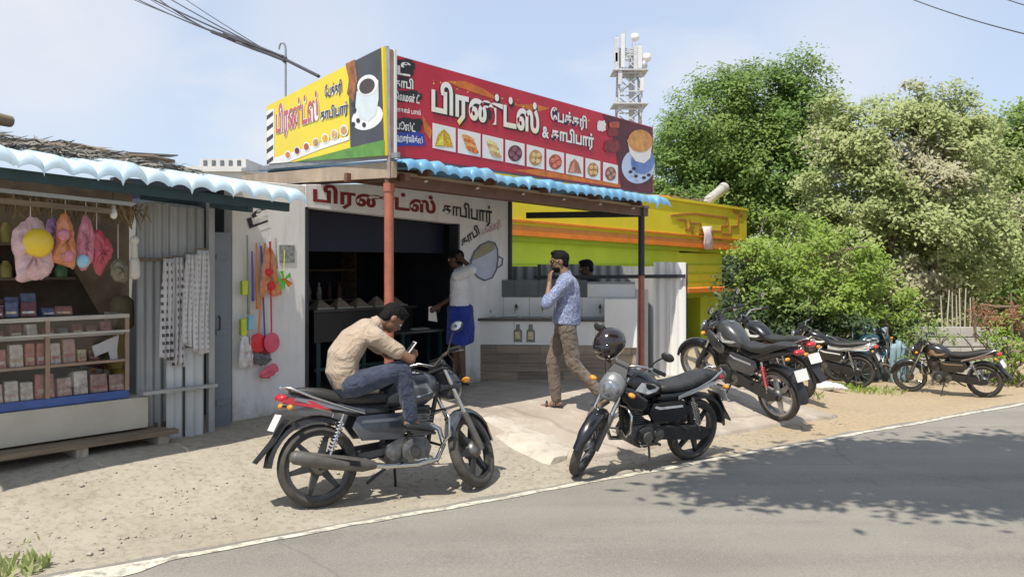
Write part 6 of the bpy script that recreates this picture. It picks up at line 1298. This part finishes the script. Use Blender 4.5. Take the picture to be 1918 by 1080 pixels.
# red wedge round the tail lamp of that motorcycle
mb = MB()
for s in (-1, 1): mb.loft([[(-.56, s*.118, .712), (-.86, s*.092, .775), (-.915, s*.05, .80), (-.86, s*.088, .825), (-.70, s*.108, .79)], [(-.56, s*.126, .712), (-.86, s*.102, .775), (-.93, s*.055, .80), (-.86, s*.098, .825), (-.70, s*.117, .79)]][::s])
mb.build('red_tail_panel', mat('tail_red', (.40, .02, .03), .25, var=.15, coat=.4), bike_a, smooth=30)
g0, g1 = G(1283, 860), G(1102, 890)
bike_b = motorcycle('black motorcycle with pale headlamp cowl and chrome crash bar, a helmet on its mirror', ((g0.x+g1.x)/2, (g0.y+g1.y)/2, .006), 212.5, 9, 36, paint('bike_gloss_black', (.010, .010, .012), .3), mat('graphic_white', (.62, .62, .62), .3), 'mix', fair=paint('bike_silver', (.16, .165, .17), .2), scale=1.0)
g0 = G(1457, 794); hd_ = 121; dv = Vector((math.cos(math.radians(hd_)), math.sin(math.radians(hd_))))
c = Vector((g0.x, g0.y)) + dv * .64; bike_c = motorcycle('black and grey naked motorcycle with upswept tail, rear wheel towards the road', (c.x, c.y, terr(c.x, c.y) + .03), hd_, 8, 20, paint('bike_grey', (.055, .057, .06), .25), mat('graphic_grey', (.4, .4, .4), .35), 'alloy', True, rimm=m_rimlt, tailm=paint('bike_black', (.012, .012, .014)))
g0 = G(1496, 748); hd_ = 116; dv = Vector((math.cos(math.radians(hd_)), math.sin(math.radians(hd_)))); c = Vector((g0.x, g0.y)) + dv * .64
bike_d = motorcycle('red motorcycle with white number plate parked behind the upswept black one', (c.x, c.y, terr(c.x, c.y) + .01), hd_, 8, 15, paint('bike_black', (.012, .012, .014)), m_plate, 'spoke', tailm=paint('bike_red', (.16, .014, .018)))
c = G(1535, 714); bike_e = motorcycle('black motorcycle with pale mudguards between the red one and the blue sheeting', (c.x, c.y, terr(c.x, c.y)), 150, 8, 20, paint('bike_black', (.012, .012, .014)), m_plate, 'spoke', simple=True, tailm=paint('bike_cream', (.55, .54, .50)))
c = G(1622, 716); bike_f = motorcycle('teal and black motorcycle parked in front of the pale blue sheeting', (c.x, c.y, terr(c.x, c.y)), 12, 8, 22, paint('bike_teal', (.02, .06, .075), .2), m_plate, 'spoke', simple=True, scale=.97)
c = G(1774, 739); bike_g = motorcycle('old black motorcycle standing alone before the low bush', (c.x, c.y, terr(c.x, c.y)), 138, 8, 14, paint('bike_worn_black', (.02, .018, .017), .4), mat('graphic_rust', (.26, .16, .10), .5), 'spoke', simple=True, scale=.95)
# ---------------------------------------------------------------- people
def skinmat(name, c):
    m = mat(name, c, .5, var=.12, scale=18, spec=.4); m.node_tree.nodes['Principled BSDF'].inputs['Subsurface Weight'].default_value = .08; return m
sk_a = skinmat('skin_a', (.19, .10, .06)); sk_b = skinmat('skin_b', (.24, .135, .085)); sk_c = skinmat('skin_c', (.11, .06, .038))
m_hair = mat('hair_black', (.009, .008, .008), .75, var=.3, scale=60, bump=.4, bscale=160, spec=.15)
def V3(p): return Vector(p)
def torso(mb, pts, wid, dep, sidev):
    pts = [V3(p) for p in pts]; n = 18; rings = []
    for i, p in enumerate(pts):
        t = (pts[min(i+1, len(pts)-1)] - pts[max(i-1, 0)]).normalized(); a = (V3(sidev) - t * V3(sidev).dot(t)).normalized(); b = t.cross(a)
        rings.append([p + a * wid[i] * math.copysign(abs(math.cos(q))**.85, math.cos(q)) + b * dep[i] * math.sin(q) for q in [2*math.pi*k/n for k in range(n)]])
    mb.loft(rings)
def limb2(mb, pts, rs):
    for a, b, r0, r1 in zip(pts, pts[1:], rs, rs[1:]): mb.capsule(a, b, r0, r1, 14)
def hand(mb, wrist, d, palm_n, curl=.5, mirror=1):
    """palm and five bent fingers of unequal length; d = along the hand, palm_n = out of the palm"""
    w = V3(wrist); d = V3(d).normalized(); nrm = V3(palm_n); nrm = (nrm - d * nrm.dot(d)).normalized(); s = d.cross(nrm) * mirror
    for k in (-1, 0, 1): mb.capsule(w + s * .018 * k, w + d * .085 + s * .026 * k, .014, .013, 8, 2)
    for k, L in enumerate((.068, .078, .073, .056)):
        b = w + d * .088 + s * (.030 - .020 * k); m1 = b + (d * math.cos(curl*.5) + nrm * math.sin(curl*.5)) * L * .5; e = m1 + (d * math.cos(curl*1.6) + nrm * math.sin(curl*1.6)) * L * .5
        mb.capsule(b, m1, .0095, .009, 8, 2); mb.capsule(m1, e, .009, .0075, 8, 2)
    b = w + d * .025 + s * .030; m1 = b + (d * .6 + s * .7 + nrm * .3) * .038; mb.capsule(b, m1, .012, .010, 8, 2); mb.capsule(m1, m1 + (d * .85 + s * .2 + nrm * .4) * .032, .010, .008, 8, 2)
def headshape(mb, c, f, u, k=1.0):
    c = V3(c); f = V3(f).normalized(); u = V3(u); u = (u - f * u.dot(f)).normalized(); s = u.cross(f); M = Matrix((f, s, u)).transposed()
    mb.ell(c + u * .025 * k - f * .008 * k, (.098*k, .077*k, .092*k), M, 20, 14); mb.ell(c - u * .035 * k + f * .018 * k, (.072*k, .060*k, .078*k), M, 18, 12)
    mb.ell(c - u * .085 * k + f * .052 * k, (.03*k, .028*k, .022*k), M); mb.capsule(c + f * .088 * k + u * .012 * k, c + f * .104 * k - u * .022 * k, .009*k, .014*k, 8, 3)
    for sg in (-1, 1): mb.ell(c + s * sg * .077 * k - f * .005 * k - u * .008 * k, (.02*k, .009*k, .032*k), M)
    mb.ell(c + f * .086 * k - u * .052 * k, (.012*k, .026*k, .010*k), M); mb.ell(c + f * .08 * k + u * .025 * k, (.016*k, .05*k, .012*k), M)
    return M
def person(label, pos, heading, J, skin, shirt, legm, opt):
    fr = Frame(pos, math.radians(heading)); z0 = pos[2]; rt = thing('person', label, 'person', (0, 0, z0), fr)
    OFF[rt.name] = Vector((0, 0, 0))
    side = V3(J.get('side', (0, 1, 0))); k = opt.get('k', 1)
    body = MB(); M = headshape(body, J['head'], J['face'], J['up'], opt.get('hk', 1)); nk = V3(J['neck'])
    body.capsule(nk, V3(J['head']) - M @ Vector((.02, 0, .05)), .060, .054)
    sp = [V3(p) for p in J['spine']]; torso(body, sp, [.125, .125, .13, .15, .13, .05], [.075, .075, .08, .082, .062, .04], side)
    for sd in ('L', 'R'):
        mr = 1 if sd == 'L' else -1
        limb2(body, [J['sh'+sd], J['el'+sd], J['wr'+sd]], [.050, .038, .026]); wr = V3(J['wr'+sd]); el = V3(J['el'+sd]); dd = (wr - el).normalized()
        hd = V3(J.get('hd'+sd, dd)); hand(body, wr, hd, J.get('pn'+sd, (0, -mr, 0)), opt.get('curl', .5), mr)
        limb2(body, [J['hip'+sd], J['kn'+sd], J['an'+sd]], [.078, .054, .036])
        an = V3(J['an'+sd]); ft = V3(J.get('ft'+sd, (1, 0, 0))).normalized(); body.capsule(an - ft * .035 + Vector((0, 0, -.035)), an + ft * .10 + Vector((0, 0, -.052)), .032, .027); body.capsule(an + ft * .10 + Vector((0, 0, -.055)), an + ft * .165 + Vector((0, 0, -.062)), .030, .02); body.capsule(an, an + ft * .06 + Vector((0, 0, -.045)), .036, .03)
    fb = fuse(body, .0075, 4, factor=.45); fb.build('body', skin, rt, smooth=180)
    c = V3(J['head']); f, s, u = M.col[0], M.col[1], M.col[2]
    # hair: a cap over the crown, back and sides
    hb = MB(); hk = opt.get('hk', 1); hb.ell(c + u * .036 * hk - f * .014 * hk, (.102*hk, .083*hk, .088*hk), M, 20, 14); hb.ell(c - f * .05 * hk - u * .01 * hk, (.052*hk, .074*hk, .085*hk), M, 18, 12)
    hb.ell(c + u * .10 * hk + f * .03 * hk, (.06*hk, .055*hk, .028*hk), M)
    h2 = fuse(hb, .008, 2, .012, .025)
    keep = []
    fc = c + f * .075 * hk - u * .03 * hk
    h2.v = [tuple(V3(p) if (V3(p) - c).dot(u) > .028 * hk or (V3(p) - c).dot(f) < .022 * hk else V3(p) - f * .05 * hk) for p in h2.v]
    h2.build('hair', opt.get('hair', m_hair), rt, smooth=180)
    for sg in (-1, 1):
        e = MB().ell(c + f * .081 * hk + s * sg * .032 * hk + u * .004 * hk, (.011*hk, .015*hk, .010*hk), M).build('eye', mat('eye_white', (.55, .53, .5), .3), rt, smooth=180); MB().ell(c + f * .090 * hk + s * sg * .032 * hk + u * .004 * hk, (.005*hk, .007*hk, .007*hk), M).build('iris', m_hair, e, smooth=180)
        MB().capsule(c + f * .088 * hk + s * sg * .016 * hk + u * .026 * hk, c + f * .076 * hk + s * sg * .05 * hk + u * .028 * hk, .006, .004).build('eyebrow', m_hair, rt, smooth=180)
    if opt.get('beard'):
        bb = MB(); bb.ell(c - u * .075 * hk + f * .036 * hk, (.056*hk, .058*hk, .045*hk), M); bb.ell(c - u * .04 * hk + f * .085 * hk, (.016, .034, .008), M); fuse(bb, .008, 1, .012, .02).build('beard', m_hair, rt, smooth=180)
    if opt.get('glasses'):
        gl = MB()
        for sg in (-1, 1): gl.ell(c + f * .096 * hk + s * sg * .034 * hk, (.008, .029, .021), M); gl.capsule(c + f * .088 * hk + s * sg * .062 * hk + u * .006, c - f * .01 + s * sg * .082 * hk + u * .006, .004, .004, 6, 2)
        gl.capsule(c + f * .1 * hk - s * .01 + u * .005, c + f * .1 * hk + s * .01 + u * .005, .004, .004, 6, 2); gl.build('sunglasses', mat('dark_lens', (.01, .01, .012), .1, coat=.5), rt, smooth=180)
    # shirt
    sh = MB(); sw = opt.get('shirt_w', [.19, .185, .18, .198, .178, .075]); sd_ = opt.get('shirt_d', [.135, .132, .128, .13, .11, .066]); torso(sh, J.get('shirt_spine', sp), sw, sd_, side)
    for sd in ('L', 'R'):
        a = V3(J['sh'+sd]); b = V3(J['el'+sd]); ex = opt.get('sleeve', .55); e = a.lerp(b, min(ex, 1)); sh.capsule(a, e, .070, .066, 14)
        if ex > 1: sh.capsule(b, b.lerp(V3(J['wr'+sd]), ex - 1), .066, .058, 14)
        sh.capsule(a, sp[4], .075, .09, 14)
    fs = fuse(sh, .011, 5, opt.get('fold', .02), .2); so = fs.build('shirt', shirt, rt, smooth=180)
    col = MB(); nd = (c - nk).normalized(); col.lathe([(.062, -.02), (.074, -.024), (.070, .026), (.060, .026)], 18, Matrix.Translation(nk) @ nd.to_track_quat('Z', 'Y').to_matrix().to_4x4(), True); col.build('collar', shirt, so, smooth=60)
    # trousers or wrap
    if opt.get('wrap'):
        w = MB(); n = 26; hp = sp[0]
        rings = []
        for z, a, b in ((.10, .165, .125), (.02, .185, .15), (-.10, .20, .165), (-.24, .205, .175), (-.40, .20, .17), (-.42, .19, .16), (-.40, .17, .14), (-.1, .15, .12)):
            rings.append([hp + Vector((b * math.sin(q) * (1 + .05*math.sin(5*q + z*9)), a * math.cos(q) * (1 + .06*math.sin(7*q + z*6)), z + .015*math.sin(3*q))) for q in [2*math.pi*i/n for i in range(n)]])
        w.loft(rings); w.build('wrap_skirt', legm, rt, smooth=60); MB().loft([[hp + Vector((b * math.sin(q), a * math.cos(q), z)) for q in [2*math.pi*i/n for i in range(n)]] for z, a, b in ((-.05, .195, .16), (-.02, .205, .17), (.05, .195, .155), (.06, .18, .14))]).build('waist_fold', legm, rt, smooth=60)
    else:
        tr = MB(); torso(tr, [sp[0] - (sp[1]-sp[0]).normalized() * .10, sp[0], sp[1]], [.13, .172, .165], [.10, .125, .118], side)
        for sd in ('L', 'R'):
            hp, kn, an = V3(J['hip'+sd]), V3(J['kn'+sd]), V3(J['an'+sd]); limb2(tr, [hp, kn, kn.lerp(an, .93)], [.104, .078, .060]); tr.capsule(hp.lerp(kn, .4), hp.lerp(kn, .6), .096, .09)
        fuse(tr, .011, 4, .02, .15).build('trousers', legm, rt, smooth=180)
    # footwear
    for sd in ('L', 'R'):
        an = V3(J['an'+sd]); ft = V3(J.get('ft'+sd, (1, 0, 0))).normalized(); dn = Vector((0, 0, -1)); sv = ft.cross(dn).normalized()
        so_ = []
        for t, w in ((-.075, .022), (-.06, .034), (0, .036), (.07, .044), (.14, .045), (.185, .030), (.20, .012)): so_.append((t, w))
        base = an + Vector((0, 0, -.088)); ring = [base + ft * t + sv * w for t, w in so_] + [base + ft * t - sv * w for t, w in reversed(so_)]
        upv = sv.cross(ft); upv = upv if upv.z > 0 else -upv
        sl = MB().loft([ring, [q + upv * .018 for q in ring]]).build('sandal' if opt.get('sandal') else 'shoe', m_blk, rt)
        if opt.get('sandal'):
            for t in (.11, .02): MB().tube([base + ft * t + sv * .04 + upv * .01, base + ft * t + sv * .035 + upv * .05, base + ft * t + upv * .075, base + ft * t - sv * .035 + upv * .05, base + ft * t - sv * .04 + upv * .01], .012, 6).build('strap', m_blk, sl, smooth=60)
        else:
            q = MB(); q.capsule(base + ft * -.03 + upv * .045, base + ft * .12 + upv * .04, .042, .036); q.capsule(base + ft * .12 + upv * .035, base + ft * .165 + upv * .03, .036, .024); q.build('upper', opt.get('shoe', m_blk), sl, smooth=180)
    return rt
def spine(*p): return [Vector(q) for q in p]
# the man bent over on the near motorcycle
m_beige = clothmat('beige_shirt', (.40, .315, .235), .1, .9); m_jean = clothmat('blue_jeans', (.030, .038, .065), .3, .9, (.065, .078, .115), 9)
bp = bike_a.location
rider = person('man in beige shirt and jeans bent over with head down, sitting on a motorcycle', (bp.x, bp.y, .03), 28, dict(
    spine=spine((-.43, .02, .94), (-.475, .02, 1.04), (-.46, .02, 1.15), (-.375, .02, 1.28), (-.28, .02, 1.35), (-.20, .02, 1.385)),
    neck=(-.185, .02, 1.385), head=(-.065, .0, 1.435), face=(.68, -.05, -.73), up=(.73, 0, .68),
    shL=(-.25, .19, 1.31), elL=(-.01, .24, 1.11), wrL=(.06, .04, 1.12), shR=(-.26, -.17, 1.30), elR=(-.0, -.25, 1.12), wrR=(.09, -.06, 1.12), pnL=(0, -.3, 1), pnR=(0, .3, 1),
    hipL=(-.42, .11, .93), knL=(-.02, .22, .93), anL=(-.02, .25, .45), hipR=(-.42, -.10, .93), knR=(-.06, -.20, 1.04), anR=(.02, -.215, .64), ftL=(1, .1, -.1), ftR=(1, -.1, -.2)), sk_a, m_beige, m_jean, dict(sleeve=.62, shirt_w=[.175, .178, .178, .185, .155, .068], shirt_d=[.125, .128, .122, .108, .084, .06], fold=.022, curl=.9))
ph = thing('mobile_phone', 'white mobile phone held low between the hands of the man on the motorcycle', 'phone', (.1, -.02, 1.14), Frame(bp, math.radians(28)))
MB().hexa([(.02, -.13, 1.17), (.02, -.06, 1.17), (.10, -.06, 1.27), (.10, -.13, 1.27)], [(.012, -.13, 1.177), (.012, -.06, 1.177), (.092, -.06, 1.277), (.092, -.13, 1.277)]).build('case', m_pw, ph, bevel=.003)
MB().add([(.0155, -.125, 1.184), (.0155, -.065, 1.184), (.087, -.065, 1.273), (.087, -.125, 1.273)], [(0, 1, 2, 3)]).build('screen', m_pk, ph)
# walking man
g = G(1048, 768, .055)
m_bshirt = clothmat('blue_check_shirt', (.20, .24, .40), .1, .7)
def checker(m, c1, c2, sc):
    N = m.node_tree.nodes; L = m.node_tree.links; p = N['Principled BSDF']; tc = N.new('ShaderNodeTexCoord'); v = N.new('ShaderNodeTexVoronoi'); v.inputs['Scale'].default_value = sc; L.new(tc.outputs['Object'], v.inputs['Vector'])
    r = N.new('ShaderNodeValToRGB'); r.color_ramp.elements[0].position = .25; r.color_ramp.elements[0].color = (*c1, 1); r.color_ramp.elements[1].position = .45; r.color_ramp.elements[1].color = (*c2, 1); L.new(v.outputs['Distance'], r.inputs['Fac']); L.new(r.outputs[0], p.inputs['Base Color'])
checker(m_bshirt, (.42, .43, .52), (.19, .225, .36), 46)
m_khaki = clothmat('brown_trousers', (.16, .125, .10), .2, .9, None, 9)
walker = person('man in blue patterned shirt and brown trousers walking, hand raised to his chin', (g.x + .06, g.y, g.z), 178, dict(
    spine=spine((-.01, 0, .95), (-.02, 0, 1.06), (-.03, 0, 1.18), (-.02, 0, 1.34), (-.01, 0, 1.43), (.0, 0, 1.49)),
    neck=(.0, 0, 1.49), head=(.06, .0, 1.635), face=(1, .12, -.12), up=(.1, 0, 1),
    shL=(-.01, .195, 1.42), elL=(.20, .24, 1.18), wrL=(.17, .08, 1.40), hdL=(-.05, -.3, .9), pnL=(-.8, -.5, .1), shR=(-.01, -.19, 1.42), elR=(-.03, -.25, 1.14), wrR=(.04, -.22, .90), pnR=(0, 1, 0),
    hipL=(-.02, .095, .93), knL=(-.09, .10, .52), anL=(-.42, .12, .16), ftL=(.85, .1, -.5), hipR=(.0, -.095, .93), knR=(.13, -.10, .52), anR=(.09, -.11, .09), ftR=(1, -.1, 0)), sk_b, m_bshirt, m_khaki, dict(sleeve=1.25, sandal=True, beard=True, glasses=True, shirt_w=[.205, .20, .195, .205, .18, .075], shirt_d=[.16, .15, .145, .14, .115, .066]))
# man in white at the shop opening
g = G(866, 722, .055); pz_ = SHOP.w((2.45, 1.15, 0)); fz = floor_z(pz_.x, pz_.y)
m_wshirt = clothmat('white_shirt', (.64, .64, .66), .06, .7); m_lungi = clothmat('blue_wrap', (.018, .04, .26), .3, .9, None, 12)
g = atY(862, 0, 10.72)
stander = person('man in white shirt and short blue wrap standing at the dark shop front', (g.x, g.y, .40), 172, dict(
    spine=spine((0, 0, .93), (.0, 0, 1.04), (.0, 0, 1.15), (.0, 0, 1.29), (.0, 0, 1.38), (.01, 0, 1.43)),
    neck=(.01, 0, 1.43), head=(.055, .0, 1.565), face=(1, -.25, -.15), up=(.1, 0, 1),
    shL=(-.0, .18, 1.36), elL=(-.20, .26, 1.44), wrL=(-.06, .17, 1.56), hdL=(.55, -.5, .5), pnL=(.3, -1, 0), shR=(.0, -.18, 1.36), elR=(.12, -.24, 1.10), wrR=(.30, -.20, .98), hdR=(.8, 0, -.5), pnR=(0, 1, 0),
    hipL=(0, .09, .90), knL=(-.03, .10, .48), anL=(-.06, .11, .09), ftL=(1, .2, 0), hipR=(0, -.09, .90), knR=(.07, -.10, .48), anR=(.10, -.11, .09), ftR=(1, -.1, 0)), sk_c, m_wshirt, m_lungi, dict(sleeve=1.1, wrap=True, sandal=True))
fr_ = Frame((g.x, g.y), math.radians(172)); npap = thing('folded_paper', 'folded white paper held by the man in the blue wrap', 'paper', (.40, -.20, .40 + .86), fr_)
MB().hexa([(.35, -.25, 1.16), (.46, -.22, 1.18), (.46, -.21, 1.18), (.35, -.24, 1.16)], [(.37, -.22, 1.36), (.45, -.19, 1.36), (.45, -.18, 1.36), (.37, -.21, 1.36)]).build('sheet', m_pw, npap)
# man behind the wash counter
g = atY(1104, 0, 12.25); m_drk = mat('dark_shirt', (.06, .05, .06), .85, var=.2)
person('man in dark shirt behind the wash counter, only his head showing', (g.x, g.y, .34), 200, dict(
    spine=spine((0, 0, .88), (.0, 0, .99), (.0, 0, 1.10), (.0, 0, 1.24), (.0, 0, 1.33), (.01, 0, 1.38)), neck=(.01, 0, 1.38), head=(.05, 0, 1.51), face=(1, -.3, -.3), up=(.1, 0, 1),
    shL=(0, .18, 1.31), elL=(.03, .24, 1.04), wrL=(.18, .18, .92), shR=(0, -.18, 1.31), elR=(.03, -.24, 1.04), wrR=(.18, -.18, .92), hipL=(0, .09, .86), knL=(.02, .1, .47), anL=(0, .1, .09), hipR=(0, -.09, .86), knR=(.02, -.1, .47), anR=(0, -.1, .09)), sk_c, m_drk, m_khaki, dict(sleeve=.6, sandal=True))
# helmet hung over the mirror of the black motorcycle
bike_b_m = Matrix.Translation(bike_b.location) @ bike_b.rotation_euler.to_matrix().to_4x4()
SMb = Matrix.Translation(STEER_P) @ Matrix.Rotation(math.radians(36), 4, STEER_A) @ Matrix.Translation(-STEER_P)
hp = atY(1142, 641, 7.78)
hel = thing('helmet', 'glossy dark brown helmet hung on the handlebar of the black motorcycle', 'helmet', hp - Vector((0, 0, .14)))
Mh = Matrix.Rotation(math.radians(205), 3, 'Z') @ Matrix.Rotation(math.radians(14), 3, 'Y')
mb = MB(); mb.ell(hp, (.155, .132, .138), Mh, 24, 16); mb.ell(hp + Mh @ Vector((.035, 0, -.06)), (.125, .122, .088), Mh, 24, 16)
fuse(mb, .01, 3).build('shell', mat('helmet_gloss', (.022, .014, .013), .15, var=.2, coat=.8), hel, smooth=180)
vz = []
for a in range(-8, 9):
    t = a * .13; vz.append([hp + Mh @ Vector((.158 * math.cos(t), .137 * math.sin(t), z)) for z in (-.055, -.02, .02)])
o = MB().loft(vz, closed=False).build('visor', mat('visor_smoke', (.02, .02, .022), .08, coat=.8), hel, smooth=180); so = o.modifiers.new('s', 'SOLIDIFY'); so.thickness = .005
MB().tube([hp + Mh @ Vector((.10, .11, -.09)), hp + Mh @ Vector((.06, .04, -.17)), hp + Mh @ Vector((.08, -.08, -.1))], .009, 6).build('chin_strap', m_blk, hel, smooth=60)
